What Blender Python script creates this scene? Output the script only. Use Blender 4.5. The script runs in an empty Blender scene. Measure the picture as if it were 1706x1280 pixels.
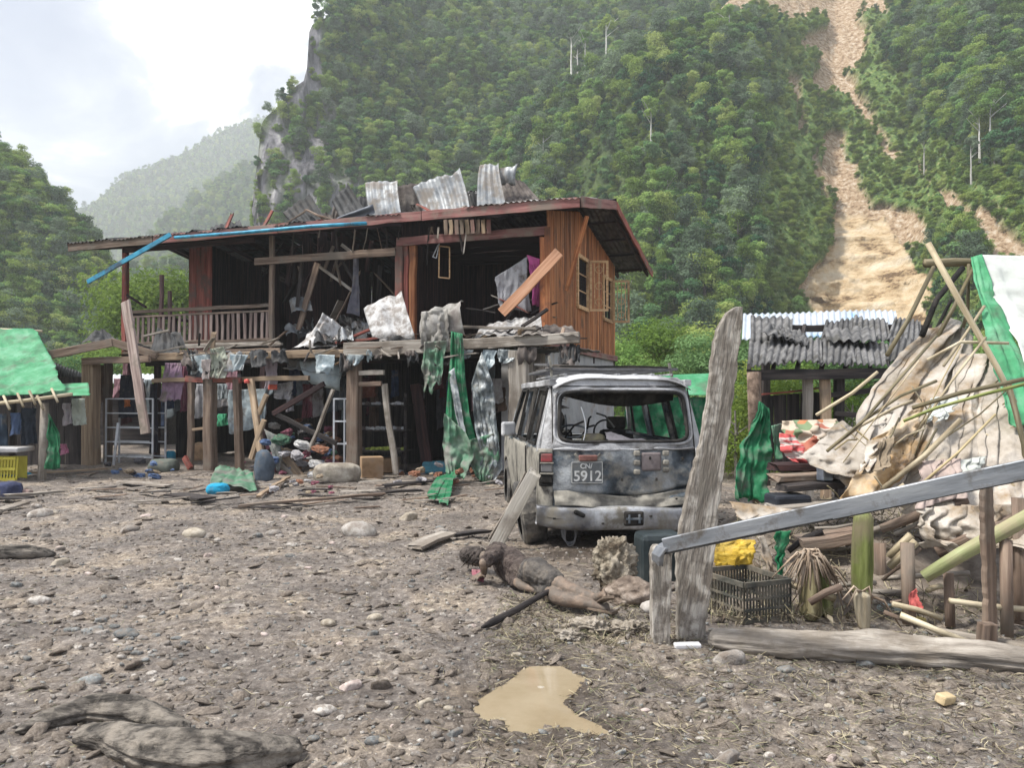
import bpy, bmesh, math, random
import numpy as np
from mathutils import Vector, Matrix, Quaternion
R = math.radians
rnd = random.Random(7)
sc = bpy.context.scene
col = sc.collection
# ------------------------------------------------------------------ camera, sky, sun, exposure
F = 1300.0; PITCH = math.atan(23 / F); CAMZ = 1.6
cd = bpy.data.cameras.new('camera'); cam = bpy.data.objects.new('camera', cd); col.objects.link(cam)
cam.location = (0, 0, CAMZ); cam.rotation_euler = (R(90) + PITCH, 0, 0)
cd.sensor_width = 36; cd.lens = 36 * F / 1706; cd.clip_start = 0.05; cd.clip_end = 6000
sc.camera = cam
SUN_EL, SUN_AZ = R(57), R(-105)      # azimuth from +Y towards +X; the sun stands high on the left, a little behind the camera
world = bpy.data.worlds.new('World'); sc.world = world; world.use_nodes = True
nt = world.node_tree; nt.nodes.clear()
def N(nt, t, **kw):
    n = nt.nodes.new(t)
    for k, v in kw.items():
        if k in n.inputs: n.inputs[k].default_value = v
        else: setattr(n, k, v)
    return n
def sky_nodes():
    L = nt.links.new
    out = N(nt, 'ShaderNodeOutputWorld'); bg = N(nt, 'ShaderNodeBackground'); bg.inputs['Strength'].default_value = 0.1
    sky = N(nt, 'ShaderNodeTexSky'); sky.sky_type = 'NISHITA'; sky.sun_disc = False
    sky.sun_elevation = SUN_EL; sky.sun_rotation = SUN_AZ
    tc = N(nt, 'ShaderNodeTexCoord')
    sep = N(nt, 'ShaderNodeSeparateXYZ'); L(tc.outputs['Generated'], sep.inputs[0])
    # clouds laid on a flat layer: direction / (height + k)
    add = N(nt, 'ShaderNodeMath', operation='ADD'); L(sep.outputs[2], add.inputs[0]); add.inputs[1].default_value = 0.28
    mx = N(nt, 'ShaderNodeMath', operation='MAXIMUM'); L(add.outputs[0], mx.inputs[0]); mx.inputs[1].default_value = 0.2
    dv = N(nt, 'ShaderNodeVectorMath', operation='DIVIDE'); L(tc.outputs['Generated'], dv.inputs[0])
    cmb = N(nt, 'ShaderNodeCombineXYZ')
    for i in range(3): L(mx.outputs[0], cmb.inputs[i])
    L(cmb.outputs[0], dv.inputs[1])
    mp = N(nt, 'ShaderNodeMapping'); L(dv.outputs[0], mp.inputs[0]); mp.inputs['Location'].default_value = (2.15, 0.4, 0.5)
    n1 = N(nt, 'ShaderNodeTexNoise'); L(mp.outputs[0], n1.inputs['Vector'])
    n1.inputs['Scale'].default_value = 2.0; n1.inputs['Detail'].default_value = 9; n1.inputs['Roughness'].default_value = 0.55; n1.inputs['Distortion'].default_value = 0.35
    r1 = N(nt, 'ShaderNodeValToRGB'); L(n1.outputs[0], r1.inputs[0])
    e = r1.color_ramp.elements
    e[0].position = 0.405; e[0].color = (1.5, 1.68, 2.35, 1)
    e[1].position = 0.57; e[1].color = (10, 10, 10, 1)
    a = e.new(0.475); a.color = (2.1, 2.25, 2.8, 1)
    b = e.new(0.52); b.color = (3.2, 3.3, 3.7, 1)
    mix = N(nt, 'ShaderNodeMix'); mix.data_type = 'RGBA'; mix.inputs[0].default_value = 0.88
    L(sky.outputs[0], mix.inputs[6]); L(r1.outputs[0], mix.inputs[7])
    L(mix.outputs[2], bg.inputs[0]); L(bg.outputs[0], out.inputs[0])
sky_nodes()
sd = bpy.data.lights.new('sun', 'SUN'); so = bpy.data.objects.new('sun', sd); col.objects.link(so)
sd.energy = 3.0; sd.angle = R(10); sd.color = (1, 0.95, 0.87)
sdir = Vector((math.sin(SUN_AZ) * math.cos(SUN_EL), math.cos(SUN_AZ) * math.cos(SUN_EL), math.sin(SUN_EL)))
so.rotation_euler = sdir.to_track_quat('Z', 'Y').to_euler(); so.location = (0, 0, 50)
vs = sc.view_settings; sc.display_settings.display_device = 'sRGB'
vs.view_transform = 'Standard'; vs.look = 'None'; vs.gamma = 1; vs.use_curve_mapping = False; vs.exposure = 1.28
cy = sc.cycles; cy.max_bounces = 6; cy.diffuse_bounces = 3; cy.glossy_bounces = 2; cy.transmission_bounces = 2; cy.volume_bounces = 1
cy.transparent_max_bounces = 6; cy.use_denoising = True

# ------------------------------------------------------------------ picture <-> place
def P(px, py, D):
    a = (px - 853) / F; b = (640 - py) / F
    y = math.cos(PITCH) - b * math.sin(PITCH); z = math.sin(PITCH) + b * math.cos(PITCH)
    return Vector((a / y * D, D, CAMZ + z / y * D))
def G(px, py, z=0.0):
    b = (640 - py) / F
    y = math.cos(PITCH) - b * math.sin(PITCH); zz = math.sin(PITCH) + b * math.cos(PITCH)
    D = (z - CAMZ) * y / zz
    return P(px, py, D)

# ------------------------------------------------------------------ noise
def _h(ix, iy, iz, s):
    n = (ix * 374761393 + iy * 668265263 + iz * 2147483647 + s * 1274126177) & 0xffffffff
    n = ((n ^ (n >> 13)) * 1274126177) & 0xffffffff
    n = ((n ^ (n >> 16)) * 2246822519) & 0xffffffff
    return ((n ^ (n >> 15)) & 0xffff) / 65535.0
def vn(x, y, z=0.0, s=0):
    x, y, z = np.broadcast_arrays(np.asarray(x, float), np.asarray(y, float), np.asarray(z, float))
    ix, iy, iz = (np.floor(v).astype(np.int64) for v in (x, y, z))
    fx, fy, fz = x - ix, y - iy, z - iz
    fx, fy, fz = (v * v * (3 - 2 * v) for v in (fx, fy, fz))
    r = 0
    for dx in (0, 1):
        for dy in (0, 1):
            for dz in (0, 1):
                w = (fx if dx else 1 - fx) * (fy if dy else 1 - fy) * (fz if dz else 1 - fz)
                r = r + w * _h(ix + dx, iy + dy, iz + dz, s)
    return r * 2 - 1
def fbm(x, y, z=0.0, o=4, s=0, g=0.5):
    r = 0; a = 1; t = 0
    for i in range(o):
        r = r + a * vn(np.asarray(x) * 2 ** i, np.asarray(y) * 2 ** i, np.asarray(z) * 2 ** i, s + i * 17); t += a; a *= g
    return r / t

# ------------------------------------------------------------------ objects
def tag(o, label=None, cat=None, group=None, kind=None):
    if label: o['label'] = label
    if cat: o['category'] = cat
    if group: o['group'] = group
    if kind: o['kind'] = kind
    return o
def empty(name, loc, label, cat, group=None):
    o = bpy.data.objects.new(name, None); o.location = loc; o.empty_display_size = 0.2; col.objects.link(o)
    return tag(o, label, cat, group)
def mesh_obj(name, verts, faces, mat, parent=None, smooth=True, matrix=None, loc=None):
    """verts are world coordinates unless matrix is given; parents are unrotated empties or unrotated meshes"""
    me = bpy.data.meshes.new(name); me.from_pydata([tuple(v) for v in verts], [], faces); me.validate(); me.update()
    if smooth: me.polygons.foreach_set('use_smooth', [True] * len(me.polygons))
    if mat: me.materials.append(mat)
    o = bpy.data.objects.new(name, me); col.objects.link(o)
    if matrix is None:
        base = Vector(loc) if loc is not None else (sum((Vector(v) for v in verts), Vector()) / max(1, len(verts)))
        me.transform(Matrix.Translation(-base)); matrix = Matrix.Translation(base)
    if parent:
        o.parent = parent
        bpy_m = wm(parent).inverted() @ matrix
        o.matrix_local = bpy_m
    else: o.matrix_local = matrix
    o['_w'] = 1; del o['_w']
    WM[o.name] = matrix.copy()
    return o
WM = {}
def wm(o):
    if o.name in WM: return WM[o.name]
    m = o.matrix_basis.copy()
    if o.parent: m = wm(o.parent) @ m
    return m
def axes(p0, p1, up=(0, 0, 1)):
    p0, p1 = Vector(p0), Vector(p1); x = (p1 - p0).normalized(); up = Vector(up)
    if abs(x.dot(up)) > 0.97: up = Vector((0, 1, 0))
    y = up.cross(x).normalized(); z = x.cross(y)
    m = Matrix((x, y, z)).transposed().to_4x4(); m.translation = (p0 + p1) / 2
    return m
_bc = {}
def board(name, p0, p1, w, t, mat, parent=None, up=(0, 0, 1), rough=1.0, seed=None, taper=1.0, ragged=0):
    """a sawn board: long axis p0-p1, w across, t along 'up'. slightly uneven edges"""
    L = (Vector(p1) - Vector(p0)).length; n = max(2, min(9, int(L / 0.35)))
    rr = random.Random(seed if seed is not None else rnd.random())
    vs, fs = [], []
    for i in range(n + 1):
        f = i / n; x = (f - 0.5) * L; k = 1 + (taper - 1) * f
        dy = rr.uniform(-1, 1) * 0.012 * rough; ds = rr.uniform(-1, 1) * 0.01 * rough
        ww = w / 2 * k * (1 + rr.uniform(-0.05, 0.05) * rough); tt = t / 2 * (1 + rr.uniform(-0.06, 0.06) * rough); b = min(ww, tt) * 0.22
        xs = [x] * 8
        if ragged and i in (0, n): xs = [x + rr.uniform(-ragged, ragged) for _ in range(8)]
        for j, (yy, zz) in enumerate(((-ww + b, -tt), (ww - b, -tt), (ww, -tt + b), (ww, tt - b), (ww - b, tt), (-ww + b, tt), (-ww, tt - b), (-ww, -tt + b))):
            vs.append((xs[j], yy + dy, zz + ds))
    for i in range(n):
        for j in range(8): fs.append((i * 8 + j, i * 8 + (j + 1) % 8, i * 8 + 8 + (j + 1) % 8, i * 8 + 8 + j))
    fs.append(tuple(range(7, -1, -1))); fs.append(tuple(n * 8 + j for j in range(8)))
    return mesh_obj(name, vs, fs, mat, parent, smooth=False, matrix=axes(p0, p1, up))
def tube(name, pts, rad, mat, parent=None, seg=8, bump=0.08, caps=True, seed=0, flat=1.0):
    pts = [Vector(p) for p in pts]
    if not isinstance(rad, (list, tuple)): rad = [rad] * len(pts)
    base = sum(pts, Vector()) / len(pts)
    m = axes(pts[0], pts[-1]); inv = m.inverted()
    q = [inv @ p for p in pts]; vs, fs = [], []
    rr = random.Random(seed or rnd.random())
    for i, p in enumerate(q):
        d = (q[min(i + 1, len(q) - 1)] - q[max(i - 1, 0)]).normalized()
        y = Vector((0, 0, 1)).cross(d)
        y = y.normalized() if y.length > 1e-4 else Vector((0, 1, 0)); z = d.cross(y)
        for j in range(seg):
            a = 2 * math.pi * j / seg; r = rad[i] * (1 + rr.uniform(-bump, bump))
            vs.append(p + y * (math.cos(a) * r) + z * (math.sin(a) * r * flat))
    n = len(q)
    for i in range(n - 1):
        for j in range(seg): fs.append((i * seg + j, i * seg + (j + 1) % seg, (i + 1) * seg + (j + 1) % seg, (i + 1) * seg + j))
    if caps: fs.append(tuple(range(seg - 1, -1, -1))); fs.append(tuple((n - 1) * seg + j for j in range(seg)))
    return mesh_obj(name, vs, fs, mat, parent, matrix=m)
def lerp_poly(poly, f):
    poly = [Vector(p) for p in poly]
    if len(poly) == 1: return poly[0]
    d = [0]
    for a, b in zip(poly, poly[1:]): d.append(d[-1] + (b - a).length)
    t = f * d[-1]
    for i in range(len(poly) - 1):
        if t <= d[i + 1] + 1e-9:
            k = (t - d[i]) / max(1e-9, d[i + 1] - d[i]); return poly[i].lerp(poly[i + 1], k)
    return poly[-1]
def poly_arr(poly, fs):
    p = np.array([list(q) for q in poly], float); d = np.concatenate([[0], np.cumsum(np.linalg.norm(np.diff(p, axis=0), axis=1))]); t = np.asarray(fs) * d[-1]
    return np.stack([np.interp(t, d, p[:, k]) for k in range(3)], -1)
def drape(name, A, B, mat, parent=None, nu=26, nv=30, folds=5, amp=0.05, noise=0.03, thick=0.004, seed=1, ragged=0.0, nscale=2.5, axis=(0, -1, 0), sag=0.0, tatter=0.02):
    """limp cloth spanned between polylines A (one side edge) and B; irregular folds run along the polylines"""
    nu = max(nu, folds * 9, 14); nv = max(nv, 16); ax = np.array(axis, float); ax /= np.linalg.norm(ax)
    f = np.linspace(0, 1, nv + 1)[:, None] * np.ones((1, nu + 1)); s = np.linspace(0, 1, nu + 1)[None, :] * np.ones((nv + 1, 1))
    rg_ = 0.06 + ragged; ff = f * (1 - rg_ * (0.5 + 0.5 * vn(s * folds * 2.3 + seed, 0.3, seed, seed)) * f ** 3)
    a = np.stack([poly_arr(A, ff[:, j]) for j in range(nu + 1)], 1); b = np.stack([poly_arr(B, ff[:, j]) for j in range(nu + 1)], 1)
    w = b - a; L = np.linalg.norm(w, axis=-1, keepdims=True) + 1e-6
    ed = tatter * (fbm(f * 9 + seed, s * 0.5, seed, 3, seed)) / np.maximum(L[..., 0], .05)
    s2 = np.clip(s + ed * np.where(s < .5, 1, 1), -0.15, 1.15)[..., None]
    p = a + w * s2
    warp = 0.9 * fbm(s * 2 + seed, f * 1.6, seed, 3, seed + 2)
    k1 = vn((s + warp * .22) * folds * 1.9 + seed * 3, f * 1.1 + 7, seed, seed); k2 = vn((s + warp * .3) * folds * 4.1, f * 2.0, seed, seed + 3)
    fold = (np.abs(k1) * 2 - .8) + 0.45 * k2
    cr = fbm(p[..., 0] * nscale + seed, p[..., 1] * nscale, p[..., 2] * nscale, 4, seed); r1 = 1 - 2 * np.abs(vn(p[..., 0] * nscale * 2.1 + warp, p[..., 2] * nscale * 1.7, seed, seed + 5)); r2 = 1 - 2 * np.abs(vn(p[..., 0] * nscale * 4.7, p[..., 2] * nscale * 4.1 + warp * 2, seed, seed + 6))
    off = amp * fold * (0.5 + 0.5 * f) + noise * (cr * 1.3 + r1 * .55 + r2 * .28)
    side = w / L
    p = p + ax * off[..., None] + side * (amp * .55 * k2)[..., None]; p[..., 2] -= sag * np.sin(np.pi * s) * np.sin(np.pi * f)
    idx = np.arange((nv + 1) * (nu + 1)).reshape(nv + 1, nu + 1); q = np.stack([idx[:-1, :-1], idx[:-1, 1:], idx[1:, 1:], idx[1:, :-1]], -1).reshape(-1, 4)
    o = mesh_obj(name, [Vector(v) for v in p.reshape(-1, 3)], q.tolist(), mat, parent)
    md = o.modifiers.new('thickness', 'SOLIDIFY'); md.thickness = thick; md.offset = 0
    return o
def corrugated(name, c00, c10, c11, c01, mat, parent=None, waves=8, amp=0.02, nv=8, bend=0.0, twist=0.0, thick=0.003, seed=1, jag=0.0, dent=0.03):
    """waves across c00->c10, length along c00->c01"""
    c00, c10, c11, c01 = map(Vector, (c00, c10, c11, c01)); nu = waves * 6; vs = []; fs = []
    n = (c10 - c00).cross(c01 - c00).normalized()
    if n.z < 0: n = -n
    for i in range(nv + 1):
        f = i / nv
        for j in range(nu + 1):
            s = j / nu; ff = f
            if jag and i == nv: ff = f - jag * (0.5 + 0.5 * float(vn(s * 6, seed, 0, seed)))
            if jag and i == 0: ff = f + jag * 0.6 * (0.5 + 0.5 * float(vn(s * 5, seed, 3, seed)))
            p = (c00.lerp(c10, s)).lerp(c01.lerp(c11, s), ff)
            o = amp * math.sin(2 * math.pi * waves * s) + bend * (ff * ff - ff) * 4 + twist * (ff - .5) * (s - .5) + dent * float(fbm(s * 3 + seed, ff * 3, seed, 3, seed))
            vs.append(p + n * o)
    for i in range(nv):
        for j in range(nu):
            k = i * (nu + 1) + j; fs.append((k, k + 1, k + nu + 2, k + nu + 1))
    o = mesh_obj(name, vs, fs, mat, parent)
    md = o.modifiers.new('thickness', 'SOLIDIFY'); md.thickness = thick; md.offset = 0
    return o
def box(name, c, size, mat, parent=None, rot=(0, 0, 0), bevel=0.01, seg=2, sub=0, dent=0):
    bm = bmesh.new(); bmesh.ops.create_cube(bm, size=1)
    for v in bm.verts: v.co = Vector((v.co.x * size[0], v.co.y * size[1], v.co.z * size[2]))
    if bevel: bmesh.ops.bevel(bm, geom=bm.edges[:], offset=bevel, segments=seg, affect='EDGES', profile=0.5)
    if sub: bmesh.ops.subdivide_edges(bm, edges=bm.edges[:], cuts=sub, use_grid_fill=True)
    if dent:
        for v in bm.verts:
            k = dent * float(fbm(v.co.x * 4 + c[0], v.co.y * 4 + c[1], v.co.z * 4, 2, 3)); v.co += v.co.normalized() * k
    vs = [v.co.copy() for v in bm.verts]; bm.verts.index_update(); fs = [[v.index for v in f.verts] for f in bm.faces]; bm.free()
    from mathutils import Euler
    return mesh_obj(name, vs, fs, mat, parent, smooth=False, matrix=Matrix.Translation(Vector(c)) @ Euler(rot).to_matrix().to_4x4())
def cheap_box(name, me, c, mat4, parent=None):
    o = bpy.data.objects.new(name, me); col.objects.link(o)
    if parent: o.parent = parent; o.matrix_local = wm(parent).inverted() @ mat4
    else: o.matrix_local = mat4
    WM[o.name] = mat4.copy()
    return o
def join_shapes(name, shapes, mat, parent=None, smooth=False):
    vs, fs = [], []
    for v, f in shapes:
        k = len(vs); vs += list(v); fs += [tuple(i + k for i in q) for q in f]
    return mesh_obj(name, vs, fs, mat, parent, smooth=smooth)
def bar_shape(p0, p1, w, t, up=(0, 0, 1)):
    m = axes(p0, p1, up); L = (Vector(p1) - Vector(p0)).length / 2
    v = [m @ Vector((sx * L, sy * w / 2, sz * t / 2)) for sx in (-1, 1) for sy in (-1, 1) for sz in (-1, 1)]
    return v, [(0, 1, 3, 2), (4, 6, 7, 5), (0, 4, 5, 1), (2, 3, 7, 6), (0, 2, 6, 4), (1, 5, 7, 3)]
def copy_thing(o, loc, rz=0, scale=1.0, label=None, group=None):
    c = o.copy(); col.objects.link(c); c.location = loc; c.rotation_euler = (0, 0, rz); c.scale = (scale,) * 3 if not hasattr(scale, '__len__') else scale
    if label: c['label'] = label
    if group: c['group'] = group
    for ch in o.children:
        d = ch.copy(); col.objects.link(d); d.parent = c
    return c

# ------------------------------------------------------------------ materials
MATS = {}
def mat(name, cols, scale=4.0, rough=0.8, bump=0.3, bscale=None, stretch=(1, 1, 1), metal=0.0, rand=0.25, detail=6, stops=None, dirt=None, dirt_amt=0.5, dirt_scale=1.5, spec=0.3, dist=0.02, trans=0.0, cracks=0.0, alpha=1.0, contrast=1.0):
    if name in MATS: return MATS[name]
    m = bpy.data.materials.new(name); m.use_nodes = True; t = m.node_tree; t.nodes.clear(); L = t.links.new
    out = N(t, 'ShaderNodeOutputMaterial'); b = N(t, 'ShaderNodeBsdfPrincipled')
    b.inputs['Roughness'].default_value = rough; b.inputs['Metallic'].default_value = metal; b.inputs['Specular IOR Level'].default_value = spec
    tc = N(t, 'ShaderNodeTexCoord'); oi = N(t, 'ShaderNodeObjectInfo')
    mp = N(t, 'ShaderNodeMapping'); L(tc.outputs['Object'], mp.inputs[0]); mp.inputs['Scale'].default_value = stretch
    off = N(t, 'ShaderNodeVectorMath', operation='SCALE'); cb = N(t, 'ShaderNodeCombineXYZ')
    for i in range(3): L(oi.outputs['Random'], cb.inputs[i])
    L(cb.outputs[0], off.inputs[0]); off.inputs[3].default_value = 31.7
    ad = N(t, 'ShaderNodeVectorMath', operation='ADD'); L(mp.outputs[0], ad.inputs[0]); L(off.outputs[0], ad.inputs[1])
    nz = N(t, 'ShaderNodeTexNoise'); L(ad.outputs[0], nz.inputs['Vector']); nz.inputs['Scale'].default_value = scale; nz.inputs['Detail'].default_value = detail; nz.inputs['Roughness'].default_value = 0.62
    rp = N(t, 'ShaderNodeValToRGB'); L(nz.outputs[0], rp.inputs[0]); e = rp.color_ramp.elements
    k = len(cols); st = stops or [0.5 + (0.34 + 0.32 * i / (k - 1) - 0.5) / contrast if k > 1 else 0.5 for i in range(k)]
    e[0].position = st[0]; e[0].color = (*cols[0], 1)
    if k > 1: e[1].position = st[-1]; e[1].color = (*cols[-1], 1)
    for i in range(1, k - 1): x = e.new(st[i]); x.color = (*cols[i], 1)
    colr = rp.outputs[0]
    if rand:
        mr = N(t, 'ShaderNodeMapRange'); L(oi.outputs['Random'], mr.inputs[0]); mr.inputs[3].default_value = 1 - rand; mr.inputs[4].default_value = 1 + rand
        vm = N(t, 'ShaderNodeVectorMath', operation='SCALE'); L(colr, vm.inputs[0]); L(mr.outputs[0], vm.inputs[3]); colr = vm.outputs[0]
    rsrc = None
    if dirt:
        n2 = N(t, 'ShaderNodeTexNoise'); L(ad.outputs[0], n2.inputs['Vector']); 
        mp2 = N(t, 'ShaderNodeMapping'); L(tc.outputs['Object'], mp2.inputs[0]); ad2 = N(t, 'ShaderNodeVectorMath', operation='ADD'); L(mp2.outputs[0], ad2.inputs[0]); L(off.outputs[0], ad2.inputs[1]); L(ad2.outputs[0], n2.inputs['Vector'])
        n2.inputs['Scale'].default_value = dirt_scale; n2.inputs['Detail'].default_value = 7; n2.inputs['Roughness'].default_value = 0.65
        mr = N(t, 'ShaderNodeMapRange'); L(n2.outputs[0], mr.inputs[0]); mr.inputs[1].default_value = 0.62 - 0.3 * dirt_amt; mr.inputs[2].default_value = 0.75 - 0.25 * dirt_amt
        mx = N(t, 'ShaderNodeMix'); mx.data_type = 'RGBA'; L(mr.outputs[0], mx.inputs[0]); L(colr, mx.inputs[6]); mx.inputs[7].default_value = (*dirt, 1); colr = mx.outputs[2]
        if rough < 0.6:
            rm = N(t, 'ShaderNodeMapRange'); L(mr.outputs[0], rm.inputs[0]); rm.inputs[3].default_value = rough; rm.inputs[4].default_value = 0.85; L(rm.outputs[0], b.inputs['Roughness'])
    L(colr, b.inputs['Base Color'])
    if bump:
        nb = N(t, 'ShaderNodeTexNoise'); L(ad.outputs[0], nb.inputs['Vector']); nb.inputs['Scale'].default_value = bscale or scale * 4; nb.inputs['Detail'].default_value = 5
        bp = N(t, 'ShaderNodeBump'); L(nb.outputs[0], bp.inputs['Height']); bp.inputs['Strength'].default_value = bump; bp.inputs['Distance'].default_value = dist
        L(bp.outputs[0], b.inputs['Normal'])
    sh = b.outputs[0]
    if trans:
        tr = N(t, 'ShaderNodeBsdfTranslucent'); L(colr, tr.inputs[0]); ms = N(t, 'ShaderNodeMixShader'); ms.inputs[0].default_value = trans; L(sh, ms.inputs[1]); L(tr.outputs[0], ms.inputs[2]); sh = ms.outputs[0]
    if alpha < 1:
        tp = N(t, 'ShaderNodeBsdfTransparent'); ms = N(t, 'ShaderNodeMixShader'); ms.inputs[0].default_value = alpha; L(tp.outputs[0], ms.inputs[1]); L(sh, ms.inputs[2]); sh = ms.outputs[0]
    L(sh, out.inputs[0]); MATS[name] = m
    return m
WS = (0.35, 6, 6)     # wood grain stretch along local x
MUD = (0.17, 0.145, 0.12)
W_grey = mat('weathered_wood', [(0.16, 0.14, 0.12), (0.30, 0.27, 0.235), (0.42, 0.39, 0.35)], 2.5, 0.9, 0.5, stretch=WS, dirt=MUD, dirt_amt=0.5)
W_brown = mat('brown_wood', [(0.08, 0.055, 0.04), (0.18, 0.13, 0.10), (0.28, 0.215, 0.165)], 2.5, 0.85, 0.45, stretch=WS, dirt=MUD, dirt_amt=0.4)
W_tan = mat('tan_wood', [(0.17, 0.12, 0.08), (0.32, 0.235, 0.16), (0.44, 0.34, 0.24)], 2.0, 0.8, 0.35, stretch=WS, dirt=(0.2, 0.16, 0.12), dirt_amt=0.35)
W_red = mat('red_painted_wood', [(0.10, 0.03, 0.024), (0.26, 0.07, 0.055), (0.38, 0.13, 0.10)], 2.2, 0.75, 0.35, stretch=WS, dirt=(0.13, 0.09, 0.075), dirt_amt=0.45)
W_orange = mat('orange_stained_wood', [(0.16, 0.05, 0.02), (0.36, 0.13, 0.05), (0.52, 0.23, 0.10)], 2.2, 0.6, 0.3, stretch=(0.3, 7, 7), dirt=(0.11, 0.05, 0.03), dirt_amt=0.3, rand=0.3)
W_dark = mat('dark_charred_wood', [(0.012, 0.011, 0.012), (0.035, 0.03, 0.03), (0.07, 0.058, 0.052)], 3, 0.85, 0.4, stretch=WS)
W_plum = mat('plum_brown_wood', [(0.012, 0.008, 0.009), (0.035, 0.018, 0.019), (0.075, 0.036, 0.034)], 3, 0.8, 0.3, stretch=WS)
Z_zinc = mat('galvanised_sheet', [(0.15, 0.165, 0.18), (0.27, 0.29, 0.31), (0.40, 0.42, 0.43)], 3.5, 0.5, 0.15, metal=0.2, dirt=(0.22, 0.2, 0.18), dirt_amt=0.5, dirt_scale=3)
Z_dark = mat('sooty_sheet', [(0.008, 0.009, 0.010), (0.022, 0.024, 0.027), (0.055, 0.056, 0.058)], 4, 0.7, 0.2, metal=0.0, dirt=(0.045, 0.041, 0.038), dirt_amt=0.35, dirt_scale=3)
Z_rust = mat('rusty_brown_sheet', [(0.035, 0.028, 0.026), (0.08, 0.066, 0.06), (0.14, 0.12, 0.11)], 4, 0.75, 0.2, metal=0.0, dirt=(0.2, 0.18, 0.16), dirt_amt=0.3)
Z_white = mat('pale_muddy_sheet', [(0.26, 0.26, 0.26), (0.42, 0.42, 0.42), (0.56, 0.56, 0.56)], 5, 0.6, 0.2, metal=0.05, dirt=(0.2, 0.18, 0.165), dirt_amt=0.6, dirt_scale=6)
A_fibro = mat('fibre_cement', [(0.06, 0.06, 0.062), (0.12, 0.12, 0.122), (0.19, 0.187, 0.185)], 5, 0.9, 0.3, dirt=(0.07, 0.068, 0.062), dirt_amt=0.35, dirt_scale=3)
C_conc = mat('concrete', [(0.34, 0.34, 0.35), (0.44, 0.44, 0.45), (0.5, 0.5, 0.51)], 3, 0.9, 0.3, dirt=(0.28, 0.25, 0.22), dirt_amt=0.4)
T_green = mat('green_tarpaulin', [(0.05, 0.22, 0.10), (0.08, 0.36, 0.17), (0.18, 0.46, 0.28)], 2.5, 0.5, 0.4, bscale=14, rand=0.1, dirt=(0.14, 0.2, 0.14), dirt_amt=0.35, trans=0.25, dist=0.03)
T_greendeep = mat('deep_green_cloth', [(0.01, 0.09, 0.04), (0.018, 0.19, 0.08), (0.05, 0.28, 0.14)], 4, 0.6, 0.4, rand=0.1, dirt=(0.14, 0.16, 0.13), dirt_amt=0.42, dirt_scale=4, trans=0.2, dist=0.03)
T_muddygreen = mat('muddy_green_tarpaulin', [(0.03, 0.16, 0.08), (0.10, 0.22, 0.14), (0.17, 0.24, 0.18)], 3.5, 0.6, 0.4, rand=0.1, dirt=(0.17, 0.17, 0.15), dirt_amt=0.55, dirt_scale=3, dist=0.03)
T_grey = mat('grey_plastic_sheeting', [(0.09, 0.11, 0.12), (0.22, 0.25, 0.26), (0.44, 0.47, 0.48)], 4, 0.3, 0.4, rand=0.1, dirt=(0.2, 0.2, 0.18), dirt_amt=0.4, dirt_scale=5, dist=0.03, contrast=1.5)
T_beige = mat('beige_muddy_tarpaulin', [(0.27, 0.23, 0.18), (0.44, 0.395, 0.34), (0.56, 0.52, 0.47)], 2.0, 0.5, 0.5, bscale=16, rand=0.12, dirt=(0.30, 0.21, 0.12), dirt_amt=0.38, dirt_scale=2.2, contrast=1.3, trans=0.12, dist=0.04)
T_pale = mat('pale_tarpaulin', [(0.5, 0.53, 0.5), (0.62, 0.65, 0.62), (0.72, 0.74, 0.72)], 3, 0.5, 0.4, rand=0.05, dirt=(0.4, 0.42, 0.38), dirt_amt=0.3, trans=0.2, dist=0.02)
T_bluegrey = mat('bluish_sheeting', [(0.16, 0.21, 0.24), (0.28, 0.34, 0.37), (0.4, 0.46, 0.48)], 3, 0.4, 0.4, rand=0.1, dirt=(0.2, 0.2, 0.19), dirt_amt=0.35)
P_white = mat('white_painted_metal', [(0.55, 0.58, 0.62), (0.68, 0.7, 0.74)], 6, 0.45, 0.1, rand=0.05, dirt=(0.25, 0.23, 0.2), dirt_amt=0.3)
P_blue = mat('blue_painted_gutter', [(0.03, 0.20, 0.34), (0.05, 0.32, 0.50), (0.08, 0.42, 0.6)], 5, 0.4, 0.1, rand=0.1, dirt=(0.06, 0.09, 0.12), dirt_amt=0.4)
BAMB = mat('bamboo_pole', [(0.24, 0.19, 0.12), (0.40, 0.34, 0.23), (0.52, 0.46, 0.34)], 3, 0.5, 0.2, stretch=WS, dirt=(0.22, 0.18, 0.12), dirt_amt=0.35)
BAMBD = mat('dark_bamboo_pole', [(0.06, 0.05, 0.03), (0.14, 0.12, 0.07), (0.24, 0.2, 0.12)], 3, 0.55, 0.2, stretch=WS)
GSTEM = mat('green_banana_stem', [(0.10, 0.12, 0.035), (0.22, 0.26, 0.075), (0.35, 0.38, 0.15)], 3, 0.5, 0.3, stretch=(0.6, 6, 6), dirt=(0.22, 0.18, 0.12), dirt_amt=0.4)
def cloth_mat(name, c, dirt_amt=0.35, rough=0.9, trans=0.1, scale=3.0):
    d = tuple(x * 0.55 for x in c); h = tuple(min(0.8, x * 1.2) for x in c)
    return mat(name, [d, c, h], scale, rough, 0.35, rand=0.08, dirt=(0.17, 0.15, 0.13), dirt_amt=dirt_amt, dirt_scale=3, trans=trans)
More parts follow.
